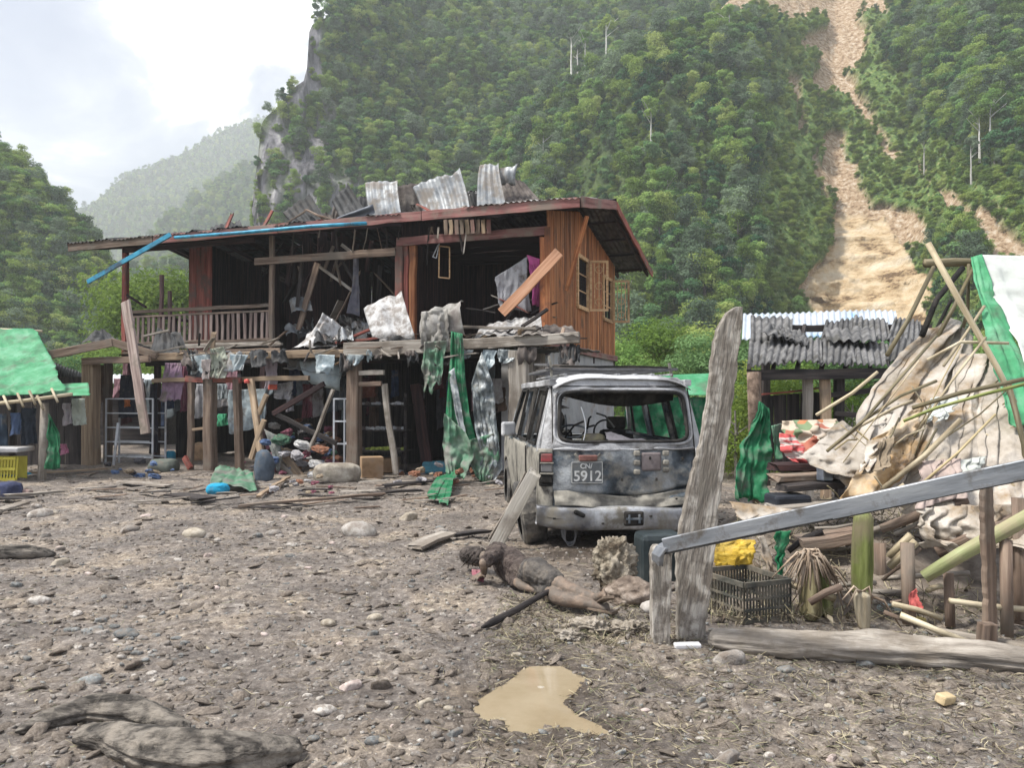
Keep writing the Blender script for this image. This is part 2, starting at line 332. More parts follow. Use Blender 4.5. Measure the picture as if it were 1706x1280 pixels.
# ------------------------------------------------------------------ terrain
def interp(x, pts):
    return np.interp(x, [p[0] for p in pts], [p[1] for p in pts])
def terrain_mat():
    m = bpy.data.materials.new('mountain_ground'); m.use_nodes = True; t = m.node_tree; t.nodes.clear(); L = t.links.new
    out = N(t, 'ShaderNodeOutputMaterial'); b = N(t, 'ShaderNodeBsdfPrincipled'); b.inputs['Roughness'].default_value = 0.95; b.inputs['Specular IOR Level'].default_value = 0.15
    tc = N(t, 'ShaderNodeTexCoord')
    def noise(scale, stretch=(1, 1, 1), d=7):
        mp = N(t, 'ShaderNodeMapping'); mp.inputs['Scale'].default_value = stretch; L(tc.outputs['Object'], mp.inputs[0])
        n = N(t, 'ShaderNodeTexNoise'); L(mp.outputs[0], n.inputs['Vector']); n.inputs['Scale'].default_value = scale; n.inputs['Detail'].default_value = d; n.inputs['Roughness'].default_value = 0.65
        return n.outputs[0]
    def ramp(src, cols):
        r = N(t, 'ShaderNodeValToRGB'); L(src, r.inputs[0]); e = r.color_ramp.elements
        e[0].position, e[0].color = cols[0][0], (*cols[0][1], 1); e[1].position, e[1].color = cols[-1][0], (*cols[-1][1], 1)
        for p, c in cols[1:-1]: x = e.new(p); x.color = (*c, 1)
        return r.outputs[0]
    def mixc(f, a, c):
        mx = N(t, 'ShaderNodeMix'); mx.data_type = 'RGBA'; L(f, mx.inputs[0]); L(a, mx.inputs[6]); L(c, mx.inputs[7]); return mx.outputs[2]
    def attr(n):
        a = N(t, 'ShaderNodeAttribute'); a.attribute_name = n; return a.outputs['Fac']
    green = ramp(noise(0.35), [(0.35, (0.022, 0.038, 0.014)), (0.5, (0.05, 0.08, 0.028)), (0.65, (0.09, 0.125, 0.045))])
    grass = ramp(noise(1.8, d=12), [(0.38, (0.045, 0.09, 0.028)), (0.5, (0.10, 0.165, 0.045)), (0.6, (0.17, 0.23, 0.07)), (0.72, (0.34, 0.28, 0.17))])
    dirt = ramp(noise(1.6, (1, 1, 0.7), 11), [(0.38, (0.17, 0.11, 0.065)), (0.46, (0.33, 0.235, 0.15)), (0.55, (0.41, 0.31, 0.215)), (0.63, (0.53, 0.455, 0.365))])
    rock = ramp(noise(0.35, (0.7, 0.7, 1.6)), [(0.38, (0.14, 0.09, 0.05)), (0.425, (0.40, 0.29, 0.17)), (0.52, (0.56, 0.44, 0.29)), (0.66, (0.62, 0.54, 0.42))])
    cliff = ramp(noise(0.3, (1.6, 1.6, 0.22), 9), [(0.33, (0.06, 0.06, 0.065)), (0.46, (0.17, 0.165, 0.18)), (0.57, (0.27, 0.26, 0.28)), (0.68, (0.5, 0.49, 0.49))])
    c = mixc(attr('grass'), green, grass); c = mixc(attr('cliff'), c, cliff); c = mixc(attr('dirt'), c, dirt); c = mixc(attr('rock'), c, rock)
    L(c, b.inputs['Base Color'])
    bp = N(t, 'ShaderNodeBump'); bp.inputs['Strength'].default_value = 0.9; bp.inputs['Distance'].default_value = 0.5; L(noise(1.6, (1, 1, 0.8)), bp.inputs['Height']); L(bp.outputs[0], b.inputs['Normal'])
    L(b.outputs[0], out.inputs[0]); return m
M_TERR = terrain_mat()
def sheet(name, px0, px1, npx, nrow, D0, K, cap, masks, amp=2.0, nsc=0.05, base=672, back=60, side=0):
    """hillside: rises from distance D0(px) at slope K(px, frac) up to the skyline cap(px), then runs back as a plateau"""
    pxs = np.linspace(px0, px1, npx); V = np.zeros((nrow + 4, npx, 3)); PY = np.zeros((nrow + 4, npx))
    cp = cap(pxs)
    for i in range(nrow + 1):
        f = i / nrow; py = base + (cp - base) * f; PY[i] = py
        el = (663 - py) / F; k = K(pxs, py); d0 = D0(pxs)
        D = (k * d0 + CAMZ) / np.maximum(k - el, 0.12)
        V[i, :, 0] = (pxs - 853) / F * D; V[i, :, 1] = D; V[i, :, 2] = CAMZ + el * D
    dz = fbm(V[:nrow + 1, :, 0] * nsc, V[:nrow + 1, :, 1] * nsc, V[:nrow + 1, :, 2] * nsc, 5, 3)
    rid = 1 - np.abs(fbm(V[:nrow + 1, :, 0] * nsc * 1.3 + 9, V[:nrow + 1, :, 1] * nsc * 0.7, V[:nrow + 1, :, 2] * nsc * 0.6, 4, 8))
    mk = {k: np.clip(f(pxs[None, :] + 0 * PY[:nrow + 1], PY[:nrow + 1], V[:nrow + 1]), 0, 1) for k, f in masks.items()}
    a = amp * (1 - 0.75 * mk.get('dirt', 0)) * (1 - 0.8 * mk.get('rock', 0))
    fr = (np.arange(nrow + 1) / nrow)[:, None]; edge = np.clip((1 - fr) * 8, 0.25, 1)
    off = (dz * 1.6 + rid * 0.9 - 0.6) * a * edge
    V[:nrow + 1, :, 1] -= off; V[:nrow + 1, :, 0] -= off * (V[:nrow + 1, :, 0] / V[:nrow + 1, :, 1]) * 0.5; V[:nrow + 1, :, 2] += off * 0.45
    if 'rock' in mk:      # ledges and strata
        zz = V[:nrow + 1, :, 2]; xx = V[:nrow + 1, :, 0]
        lz = zz * 0.30 + 1.3 * fbm(xx * 0.09, zz * 0.05, 0, 4, 4)
        V[:nrow + 1, :, 1] -= mk['rock'] * ((lz - np.floor(lz)) ** 4 * 1.3 + 0.5 * fbm(xx * 0.5, zz * 1.5, 0, 3, 6))
    if 'dirt' in mk:
        V[:nrow + 1, :, 1] += mk['dirt'] * (1.4 + 0.5 * fbm(V[:nrow + 1, :, 0] * 0.8, V[:nrow + 1, :, 2] * 0.35, 0, 3, 6))
    if 'cliff' in mk:
        V[:nrow + 1, :, 1] -= mk['cliff'] * 2.2 * np.abs(fbm(V[:nrow + 1, :, 0] * 0.16, V[:nrow + 1, :, 2] * 0.04, 0, 4, 12))
    for j, (dd, dz_) in enumerate(((back * 0.3, -0.5), (back, -6), (back * 1.6, -back * 1.2))):
        V[nrow + 1 + j] = V[nrow]; V[nrow + 1 + j, :, 0] *= 1 + dd / V[nrow, :, 1]; V[nrow + 1 + j, :, 1] += dd; V[nrow + 1 + j, :, 2] += dz_; PY[nrow + 1 + j] = PY[nrow]
    if name == 'cliff_mountain':
        j_ = np.clip((500 - pxs) / 60, 0, 1); V[:, :, 0] += j_[None, :] * 2.6 * fbm(V[:, :, 2] * .11, 3.0, 1.0, 5, 44) * 1.5
    if side:     # close the end with a wall running back
        extra = V[:, :1].copy(); k = 4; cols_ = []
        for q in range(k, 0, -1):
            e = extra.copy(); e[:, :, 1] += side * q / k; e[:, :, 0] += side * q / k * (V[:, :1, 0] / V[:, :1, 1]) + 3 * fbm(e[:, :, 2] * 0.1, q * 3.3, 0, 3, 9) ; cols_.append(e)
        V = np.concatenate(cols_ + [V], 1); PY = np.concatenate([PY[:, :1]] * k + [PY], 1)
        for kk in mk: mk[kk] = np.concatenate([mk[kk][:, :1]] * k + [mk[kk]], 1)
        npx += k
    nr = V.shape[0]
    idx = np.arange(nr * npx).reshape(nr, npx)
    q = np.stack([idx[:-1, :-1], idx[:-1, 1:], idx[1:, 1:], idx[1:, :-1]], -1).reshape(-1, 4)
    me = bpy.data.meshes.new(name); vv = V.reshape(-1, 3)
    me.vertices.add(len(vv)); me.vertices.foreach_set('co', vv.ravel())
    me.loops.add(q.size); me.loops.foreach_set('vertex_index', q.ravel().astype(np.int32)); me.polygons.add(len(q)); me.polygons.foreach_set('loop_start', np.arange(0, q.size, 4, dtype=np.int32)); me.polygons.foreach_set('loop_total', np.full(len(q), 4, np.int32))
    me.update(calc_edges=True); me.polygons.foreach_set('use_smooth', [True] * len(q))
    for k in ('grass', 'cliff', 'dirt', 'rock'):
        a_ = me.attributes.new(k, 'FLOAT', 'POINT'); arr = np.zeros((nr, npx))
        if k in mk: arr[:mk[k].shape[0]] = mk[k]
        a_.data.foreach_set('value', arr.ravel())
    me.materials.append(M_TERR); o = bpy.data.objects.new(name, me); col.objects.link(o); o['kind'] = 'structure'
    return o, V, mk
def sample(V, dens, n, seed=1, rows=None):
    """n points spread by surface area x dens (dens on the grid vertices)"""
    rg = np.random.RandomState(seed); nr = dens.shape[0]
    A = V[:nr - 1, :-1]; B = V[:nr - 1, 1:]; C = V[1:nr, 1:]; Dd = V[1:nr, :-1]
    ar = np.linalg.norm(np.cross(C - A, Dd - B), axis=-1) * 0.5
    w = (ar * 0.5 * (dens[:-1, :-1] + dens[1:, 1:])).ravel(); w = np.maximum(w, 0); w /= w.sum()
    k = rg.choice(len(w), n, p=w); i, j = np.unravel_index(k, ar.shape); u = rg.rand(n, 1); v = rg.rand(n, 1)
    return (A[i, j] * (1 - u) + B[i, j] * u) * (1 - v) + (Dd[i, j] * (1 - u) + C[i, j] * u) * v, rg

# ---- slide mask on the right slope: centre line and half width by picture height
def inside_poly(px, py, poly):
    r = np.zeros(np.shape(px), bool); n = len(poly)
    for i in range(n):
        x0, y0 = poly[i]; x1, y1 = poly[(i + 1) % n]
        r ^= ((y0 > py) != (y1 > py)) & (px < (x1 - x0) * (py - y0) / ((y1 - y0) or 1e-9) + x0)
    return r
def poly_dist(px, py, poly):
    d = np.full(np.shape(px), 1e9); n = len(poly)
    for i in range(n):
        a = np.array(poly[i], float); b = np.array(poly[(i + 1) % n], float); ab = b - a
        t = np.clip(((px - a[0]) * ab[0] + (py - a[1]) * ab[1]) / (ab @ ab), 0, 1)
        d = np.minimum(d, np.hypot(px - a[0] - t * ab[0], py - a[1] - t * ab[1]))
    return d
def sdf(px, py, poly): return np.where(inside_poly(px, py, poly), 1, -1) * poly_dist(px, py, poly)
SLIDES = [[(1185, -30), (1500, -30), (1480, 18), (1440, 30), (1455, 45), (1452, 80), (1430, 110), (1428, 135), (1445, 165), (1475, 205), (1512, 248), (1500, 256), (1455, 215), (1432, 180), (1420, 160), (1395, 158), (1365, 160), (1358, 120), (1330, 85), (1322, 60), (1385, 42), (1380, 26), (1290, 22), (1195, 18)],
          [(1310, 120), (1330, 128), (1342, 165), (1352, 215), (1372, 250), (1378, 300), (1368, 300), (1358, 250), (1338, 215), (1335, 170), (1322, 140)],
          [(1378, 212), (1420, 215), (1418, 240), (1440, 262), (1446, 300), (1462, 335), (1500, 350), (1500, 400), (1512, 450), (1530, 480), (1545, 560), (1380, 600), (1378, 520), (1335, 482), (1345, 450), (1390, 410), (1392, 360), (1376, 330), (1370, 300), (1372, 250)],
          [(1520, 250), (1548, 275), (1580, 310), (1615, 330), (1660, 350), (1700, 390), (1760, 430), (1800, 500), (1700, 440), (1650, 420), (1625, 380), (1590, 345), (1555, 300)],
          [(1480, 345), (1545, 340), (1560, 375), (1545, 410), (1500, 400)]]
GREENS = [[(1345, 165), (1400, 160), (1450, 200), (1465, 235), (1425, 232), (1405, 212), (1360, 210), (1348, 190)], [(1388, 300), (1402, 306), (1400, 345), (1388, 340)], [(1335, 88), (1372, 92), (1372, 118), (1340, 112)]]
def slide(px, py, V=None):
    n = fbm(px * 0.05, py * 0.035, 0, 5, 21) * 16; m = np.full(np.shape(px), -1e9)
    for pl in SLIDES: m = np.maximum(m, sdf(px, py, pl))
    m = np.clip((m + n) / 4, 0, 1)
    for pl in GREENS: m = m * (1 - np.clip((sdf(px, py, pl) + n) / 4, 0, 1))
    return m
def rockm(px, py, V=None):
    n = fbm(px * 0.03, py * 0.03, 0, 3, 33) * 20
    c = interp(py, [(340, 1440), (420, 1450), (520, 1455)]); w = interp(py, [(340, 40), (400, 58), (440, 80), (480, 108), (520, 100)])
    w = w + n
    return np.clip((w - np.abs(px - c)) / 6, 0, 1) * np.clip((py - 350 - n * 0.6) / 8, 0, 1)
def grassm(px, py, V=None):
    n = fbm(px * 0.012, py * 0.012, 0, 4, 41)
    c = interp(py, [(0, 1410), (200, 1400), (520, 1400)]); w = interp(py, [(0, 100), (100, 110), (200, 130), (380, 170), (520, 150)])
    m = np.clip((w + n * 60 - np.abs(px - c)) / 30, 0, 1)
    for pl, mg in zip(SLIDES, (26, 20, 30, 48, 20)): m = np.maximum(m, np.clip((sdf(px, py + 14, pl) + mg + n * 25) / 12, 0, 1))
    return m
spur_cap = lambda p: interp(p, [(770, 420), (800, 330), (840, 245), (900, 185), (1000, 135), (1100, 80), (1180, 30), (1230, -20), (1330, -120), (1700, -150), (2300, -150)])
spur_D = lambda p: interp(p, [(770, 105), (900, 88), (1100, 74), (1250, 76), (1400, 84), (1520, 80), (1650, 66), (2300, 50)])
front, VF, mF = sheet('mountain_slope', 770, 2300, 330, 210, spur_D, lambda p, y: 1.15 + 0 * p, spur_cap, dict(dirt=slide, rock=rockm, grass=grassm), amp=3.0, nsc=0.045, side=60)
back_cap = lambda p: interp(p, [(438, 330), (440, 215), (446, 200), (470, 172), (484, 150), (508, 128), (512, 60), (516, 40), (545, 25), (566, 2), (640, -50), (800, -90), (1500, -90)])
def cliffm(px, py, V=None):
    n = fbm(px * 0.02, py * 0.008, 0, 4, 51) * 60; n2 = fbm(px * 0.05, py * 0.02, 0, 3, 52)
    reg = np.clip((620 + n - px + (py - 330) * 0.35) / 40, 0, 1) * np.clip((py - (interp(px, [(440, 205), (520, 100), (600, 190), (760, 260)]) + n * 0.4)) / 25, 0, 1)
    return np.maximum(reg * np.clip(1.05 + n2 * 1.8, 0, 1), np.clip((540 - px) / 10, 0, 1) * np.clip((150 - py) / 10, 0, 1) * (py > 45))
backm, VB, mB = sheet('cliff_mountain', 438, 1500, 240, 170, lambda p: interp(p, [(438, 120), (700, 108), (1500, 115)]), lambda p, y: interp(p, [(438, 3.2), (520, 2.4), (700, 1.35), (1500, 1.1)]), back_cap, dict(cliff=cliffm, grass=lambda a, b, c=None: np.clip(fbm(a * 0.01, b * 0.01, 0, 3, 5) * 2, 0, 0.7)), amp=4.0, nsc=0.035, side=120)
left_cap = lambda p: interp(p, [(-500, 0), (-200, 110), (0, 268), (40, 305), (90, 352), (130, 395), (165, 440), (195, 500), (222, 590), (240, 640)])
lefth, VL, mL = sheet('left_hill', -500, 240, 120, 80, lambda p: interp(p, [(-500, 60), (240, 95)]), lambda p, y: 1.1 + 0 * p, left_cap, {}, amp=2.5, nsc=0.05, back=50)
ridge_cap = lambda p: interp(p, [(-300, 400), (0, 470), (60, 415), (130, 352), (165, 330), (200, 297), (300, 252), (380, 213), (445, 196), (560, 170), (700, 150)])
far1, VR1, mR1 = sheet('distant_ridge', -300, 700, 160, 70, lambda p: 520 + 0 * p, lambda p, y: 0.9 + 0 * p, ridge_cap, {}, amp=16, nsc=0.009, back=140)
ridge2_cap = lambda p: interp(p, [(180, 470), (265, 372), (330, 322), (400, 281), (445, 262), (600, 210)])
far2, VR2, mR2 = sheet('middle_ridge', 180, 620, 110, 60, lambda p: 330 + 0 * p, lambda p, y: 0.9 + 0 * p, ridge2_cap, {}, amp=6, nsc=0.02, back=80)
ridge3_cap = lambda p: interp(p, [(180, 560), (210, 470), (300, 440), (420, 425), (470, 380), (700, 400)])
far3, VR3, mR3 = sheet('valley_rise', 180, 700, 90, 40, lambda p: 140 + 0 * p, lambda p, y: 0.5 + 0 * p, ridge3_cap, {}, amp=4, nsc=0.02, back=60)
# ------------------------------------------------------------------ foliage
def leaf_mat(name, cols, trans=0.3):
    m = bpy.data.materials.new(name); m.use_nodes = True; t = m.node_tree; t.nodes.clear(); L = t.links.new
    out = N(t, 'ShaderNodeOutputMaterial'); oi = N(t, 'ShaderNodeObjectInfo'); tc = N(t, 'ShaderNodeTexCoord')
    nz = N(t, 'ShaderNodeTexNoise'); L(tc.outputs['Object'], nz.inputs['Vector']); nz.inputs['Scale'].default_value = 0.9; nz.inputs['Detail'].default_value = 3
    w = N(t, 'ShaderNodeTexWhiteNoise'); w.noise_dimensions = '1D'; L(oi.outputs['Random'], w.inputs['W'])
    a = N(t, 'ShaderNodeMath', operation='MULTIPLY_ADD'); L(nz.outputs[0], a.inputs[0]); a.inputs[1].default_value = 0.7; 
    b_ = N(t, 'ShaderNodeMath', operation='MULTIPLY_ADD'); L(w.outputs[0], b_.inputs[0]); b_.inputs[1].default_value = 1.0; b_.inputs[2].default_value = -0.35; L(b_.outputs[0], a.inputs[2])
    r = N(t, 'ShaderNodeValToRGB'); L(a.outputs[0], r.inputs[0]); e = r.color_ramp.elements
    k = len(cols)
    e[0].position = 0.05; e[0].color = (*cols[0], 1); e[1].position = 0.95; e[1].color = (*cols[-1], 1)
    for i in range(1, k - 1): x = e.new(0.05 + 0.9 * i / (k - 1)); x.color = (*cols[i], 1)
    d = N(t, 'ShaderNodeBsdfDiffuse'); tr = N(t, 'ShaderNodeBsdfTranslucent'); ms = N(t, 'ShaderNodeMixShader'); ms.inputs[0].default_value = trans
    L(r.outputs[0], d.inputs[0]); L(r.outputs[0], tr.inputs[0]); L(d.outputs[0], ms.inputs[1]); L(tr.outputs[0], ms.inputs[2]); L(ms.outputs[0], out.inputs[0])
    return m
M_LEAF = leaf_mat('broadleaf_foliage', [(0.044, 0.110, 0.038), (0.104, 0.203, 0.064), (0.178, 0.312, 0.089), (0.297, 0.422, 0.127)], .35)
M_LEAFD = leaf_mat('dark_foliage', [(0.026, 0.082, 0.042), (0.053, 0.137, 0.068), (0.104, 0.210, 0.090), (0.174, 0.292, 0.120)], .3)
M_LEAFY = leaf_mat('yellowish_foliage', [(0.096, 0.163, 0.041), (0.179, 0.276, 0.062), (0.263, 0.364, 0.092), (0.357, 0.427, 0.144)], .4)
M_LEAFP = leaf_mat('pale_foliage', [(0.089, 0.138, 0.085), (0.152, 0.217, 0.133), (0.223, 0.296, 0.190)], .35)
M_LEAFB = leaf_mat('bright_foliage', [(0.097, 0.161, 0.034), (0.169, 0.253, 0.054), (0.278, 0.345, 0.088)], .4)
M_BARK = mat('tree_bark', [(0.10, 0.09, 0.08), (0.2, 0.185, 0.165), (0.32, 0.3, 0.27)], 3, 0.9, 0.3)
def leaves(rg, centers, radii, n, size, flat=0.75):
    """n small bent leaf clumps on the shells of lobes"""
    k = rg.choice(len(centers), n, p=np.array(radii) ** 2 / np.sum(np.array(radii) ** 2))
    d = rg.normal(size=(n, 3)); d /= np.linalg.norm(d, axis=1)[:, None]; d[:, 2] = np.abs(d[:, 2]) * np.where(rg.rand(n) < 0.75, 1, -1)
    rr = np.array(radii)[k] * (0.45 + 0.72 * rg.rand(n) ** .8); c = np.array(centers)[k] + d * rr[:, None] * np.array([1, 1, flat])
    nrm = d + rg.normal(size=(n, 3)) * 0.55; nrm[:, 2] += 0.35; nrm /= np.linalg.norm(nrm, axis=1)[:, None]
    t1 = np.cross(nrm, rg.normal(size=(n, 3))); t1 /= np.linalg.norm(t1, axis=1)[:, None]; t2 = np.cross(nrm, t1)
    s = size * (0.55 + 0.9 * rg.rand(n))[:, None]
    v = np.stack([c - t1 * s, c - t2 * s * 0.45 - nrm * s * 0.2, c + t1 * s, c + t2 * s * 0.45 - nrm * s * 0.1], 1).reshape(-1, 3)
    return v, np.arange(n * 4).reshape(-1, 4)
def raw_mesh(name, v, f, m):
    me = bpy.data.meshes.new(name); me.from_pydata(v.tolist(), [], f.tolist()); me.update(); me.materials.append(m); return me
def crown_mesh(seed, h=7.0, r=2.6, n=2200, size=0.26, m=None, lobes=9, low=0.35):
    rg = np.random.RandomState(seed); cs, rs = [], []
    for i in range(lobes):
        z = h * (low + (1 - low - 0.12) * rg.rand()); a = rg.rand() * 6.28; q = r * 0.62 * math.sqrt(rg.rand()) * (1.15 - 0.6 * (z / h - low))
        cs.append((math.cos(a) * q, math.sin(a) * q, z)); rs.append(r * (0.3 + 0.28 * rg.rand()))
    v, f = leaves(rg, cs, rs, n, size)
    return raw_mesh('tree_crown', v, f, m or M_LEAF)
def trunk_mesh(seed, h=7.0):
    rr = random.Random(seed); vs, fs = [], []
    def limb(p0, p1, r0, r1, n=4, seg=5):
        k = len(vs); p0, p1 = Vector(p0), Vector(p1)
        for i in range(n + 1):
            f = i / n; p = p0.lerp(p1, f) + Vector((rr.uniform(-1, 1), rr.uniform(-1, 1), 0)) * 0.05 * h / 7 * (i > 0)
            for j in range(seg): a = 6.283 * j / seg; r = r0 + (r1 - r0) * f; vs.append((p.x + math.cos(a) * r, p.y + math.sin(a) * r, p.z))
        for i in range(n):
            for j in range(seg): fs.append((k + i * seg + j, k + i * seg + (j + 1) % seg, k + (i + 1) * seg + (j + 1) % seg, k + (i + 1) * seg + j))
    limb((0, 0, -0.8), (0, 0, h * 0.75), h * 0.022, h * 0.008)
    for q in range(5):
        z = h * rr.uniform(0.3, 0.65); a = rr.uniform(0, 6.28); l = h * rr.uniform(0.15, 0.28)
        limb((0, 0, z), (math.cos(a) * l, math.sin(a) * l, z + l * 0.9), h * 0.011, h * 0.004, 3, 4)
    me = bpy.data.meshes.new('trunk'); me.from_pydata(vs, [], fs); me.update(); me.materials.append(M_BARK); return me
CR = [crown_mesh(i, 6.5 + (i % 4), 2.0 + 0.42 * (i % 4), 1700, 0.22 + .04 * (i % 3), (M_LEAF, M_LEAFD, M_LEAF, M_LEAFY, M_LEAF, M_LEAFD, M_LEAFY, M_LEAFP, M_LEAFD, M_LEAF)[i], 6 + i % 5, .2 + .06 * (i % 4)) for i in range(10)]
CN = [crown_mesh(50 + i, 7, 2.6, 9000, 0.085, (M_LEAFD, M_LEAF, M_LEAFY)[i], 14, .15) for i in range(3)]
CNB = [crown_mesh(60 + i, 4.2, 2.3, 6000, 0.07, M_LEAFB, 10, 0.08) for i in range(2)]
CB = [crown_mesh(20 + i, 4.2, 2.3, 1500, 0.2, (M_LEAFB, M_LEAFY, M_LEAFB)[i], 7, 0.12) for i in range(3)]
TR = [trunk_mesh(i) for i in range(4)]
def source(name, parts):
    """a template for geometry-node scattering, in a collection outside the scene"""
    c = bpy.data.collections.new(name)
    for i, me in enumerate(parts):
        o = bpy.data.objects.new(name + '_source', me); c.objects.link(o)
    return c
def scatter(name, pts, scales, collection, zrot=True, tilt=0.0, kind='stuff', mats=None, rots=None):
    me = bpy.data.meshes.new(name); me.vertices.add(len(pts)); me.vertices.foreach_set('co', np.asarray(pts, float).ravel())
    a = me.attributes.new('size', 'FLOAT_VECTOR', 'POINT'); s = np.asarray(scales, float); s = s if s.ndim == 2 else np.repeat(s[:, None], 3, 1); a.data.foreach_set('vector', s.ravel())
    rg = np.random.RandomState(len(pts)); rot = np.zeros((len(pts), 3)); rot[:, 2] = rg.rand(len(pts)) * 6.283
    if tilt: rot[:, 0] = rg.normal(size=len(pts)) * tilt; rot[:, 1] = rg.normal(size=len(pts)) * tilt
    a = me.attributes.new('rot', 'FLOAT_VECTOR', 'POINT'); a.data.foreach_set('vector', rot.ravel())
    a = me.attributes.new('pick', 'INT', 'POINT'); a.data.foreach_set('value', rg.randint(0, max(1, len(collection.objects)), len(pts)).astype(np.int32))
    o = bpy.data.objects.new(name, me); col.objects.link(o); o['kind'] = kind
    g = bpy.data.node_groups.new(name, 'GeometryNodeTree'); g.interface.new_socket('Geometry', in_out='INPUT', socket_type='NodeSocketGeometry'); g.interface.new_socket('Geometry', in_out='OUTPUT', socket_type='NodeSocketGeometry')
    gi = g.nodes.new('NodeGroupInput'); go = g.nodes.new('NodeGroupOutput'); ip = g.nodes.new('GeometryNodeInstanceOnPoints'); ci = g.nodes.new('GeometryNodeCollectionInfo')
    ci.inputs['Collection'].default_value = collection; ci.inputs['Separate Children'].default_value = True; ci.inputs['Reset Children'].default_value = True
    def at(n, t): q = g.nodes.new('GeometryNodeInputNamedAttribute'); q.data_type = t; q.inputs['Name'].default_value = n; return q.outputs[0]
    L = g.links.new; L(gi.outputs[0], ip.inputs['Points']); L(ci.outputs[0], ip.inputs['Instance']); ip.inputs['Pick Instance'].default_value = True
    L(at('pick', 'INT'), ip.inputs['Instance Index']); L(at('rot', 'FLOAT_VECTOR'), ip.inputs['Rotation']); L(at('size', 'FLOAT_VECTOR'), ip.inputs['Scale']); L(ip.outputs[0], go.inputs[0])
    md = o.modifiers.new('scatter', 'NODES'); md.node_group = g
    return o
c_tree = source('forest_tree', CR); c_bush = source('bush', CB)
dF = (1 - mF['dirt']) * (1 - mF['rock']); dF[-1] *= 0.3
_g = fbm(VF[:211, :, 0] * 0.07, VF[:211, :, 2] * 0.07, VF[:211, :, 1] * .05, 4, 78); forF = dF * (1 - 0.985 * mF['grass']) * np.clip(.9 + 3.0 * _g, .12, 1)
p, rg = sample(VF, forF, 12500, 3)
# the trees that show largest are things of their own
proj = lambda q: (853 + q[:, 0] / q[:, 1] * F, 663 - (q[:, 2] - CAMZ) / q[:, 1] * F)
px_, py_ = proj(p); sc_ = 0.2 + 0.55 * rg.rand(len(p)) ** 2.6
_ns = np.max([sdf(px_, py_ + 10, pl) for pl in SLIDES], 0); sc_ = sc_ * np.clip(1 - np.clip((_ns + 75) / 60, 0, 1) * .55, .4, 1)
seen = (px_ > 790) & (px_ < 1720) & (py_ > -10) & (py_ < 640)
order = np.argsort(-(sc_ / p[:, 1]) * seen)[:150]
single = np.zeros(len(p), bool); single[order] = True
scatter('forest', p[~single], np.stack([sc_, sc_, sc_ * 1.05], 1)[~single], c_tree)
tree_root = None
for k, i in enumerate(order):
    x, y, z = p[i]; s = sc_[i]
    right = px_[i] > 1420
    adj = ('mid green', 'dark green', 'mid green', 'yellow green', 'mid green', 'dark green', 'yellow green', 'pale grey green', 'dark green', 'mid green')[k % 10] + ((' small', '', ' big')[int(s > .5) + int(s > .62)]); hgt_ = ('lower', 'middle', 'upper')[int(py_[i] < 420) + int(py_[i] < 220)]; zone = 'right of the landslide' if right else ('left of the landslide' if px_[i] > 1180 else ('behind the vehicle and post' if px_[i] > 1000 else 'above the house roof'))
    lab = '%s tree on the %s wooded slope %s' % (adj, hgt_, zone)
    root = empty('hillside_tree', (x, y, z), lab, 'tree', 'trees right of the landslide' if right else 'trees between house and landslide')
    root.rotation_euler = (0, 0, rnd.uniform(0, 6.28)); root.scale = (s, s, s * 1.05)
    for nm, me in (('trunk', TR[k % 4]), ('crown', CR[k % 10])):
        o = bpy.data.objects.new(nm, me); col.objects.link(o); o.parent = root
p, rg = sample(VF, dF * mF['grass'] * 0.7 * np.clip(0.25 + 3 * fbm(VF[:211, :, 0] * 0.12, VF[:211, :, 2] * 0.12, 0, 3, 77), 0.12, 1) + dF * 0.5, 12000, 4); s = 0.10 + 0.3 * rg.rand(len(p)) ** 3
scatter('undergrowth', p, s, c_bush)
dB = np.clip(1 - 0.97 * mB['cliff'], 0, 1); p, rg = sample(VB, dB, 14000, 5); s = 0.22 + 0.38 * rg.rand(len(p)); 
scatter('forest_above_cliff', p, s, c_tree)
p, rg = sample(VB, dB * 0.3 + mB['cliff'] * 0.6, 2600, 6); s = 0.10 + 0.28 * rg.rand(len(p)); scatter('cliff_shrubs', p, s, c_bush)
p, rg = sample(VL, np.ones((81, 120)), 8500, 7); s = 0.2 + 0.4 * rg.rand(len(p)); scatter('forest_on_left_hill', p, s, c_tree)
for V_, shp, n, nm, sz in ((VR1, (71, 160), 14000, 'forest_on_distant_ridge', 0.8), (VR2, (61, 110), 7000, 'forest_on_middle_ridge', 0.7), (VR3, (41, 90), 2500, 'forest_in_valley', 0.6)):
    p, rg = sample(V_, np.ones(shp), n, 8); s = sz * (0.6 + 0.6 * rg.rand(len(p))); scatter(nm, p, s, c_tree)
# ------------------------------------------------------------------ haze
def haze():
    me = bpy.data.meshes.new('haze'); bm = bmesh.new(); bmesh.ops.create_cube(bm, size=1)
    for v in bm.verts: v.co = Vector((v.co.x * 3000, (v.co.y + 0.5) * 1200 - 60, (v.co.z + 0.5) * 372 - 1.5))
    bm.to_mesh(me); bm.free(); m = bpy.data.materials.new('haze_air'); m.use_nodes = True; t = m.node_tree; t.nodes.clear()
    out = t.nodes.new('ShaderNodeOutputMaterial'); pv = t.nodes.new('ShaderNodeVolumePrincipled'); pv.inputs['Color'].default_value = (0.90, 0.94, 0.98, 1); pv.inputs['Density'].default_value = HAZE; pv.inputs['Anisotropy'].default_value = 0.2
    t.links.new(pv.outputs[0], out.inputs['Volume']); me.materials.append(m); o = bpy.data.objects.new('haze', me); col.objects.link(o); o['kind'] = 'stuff'
HAZE = 0.0008
if HAZE: haze()

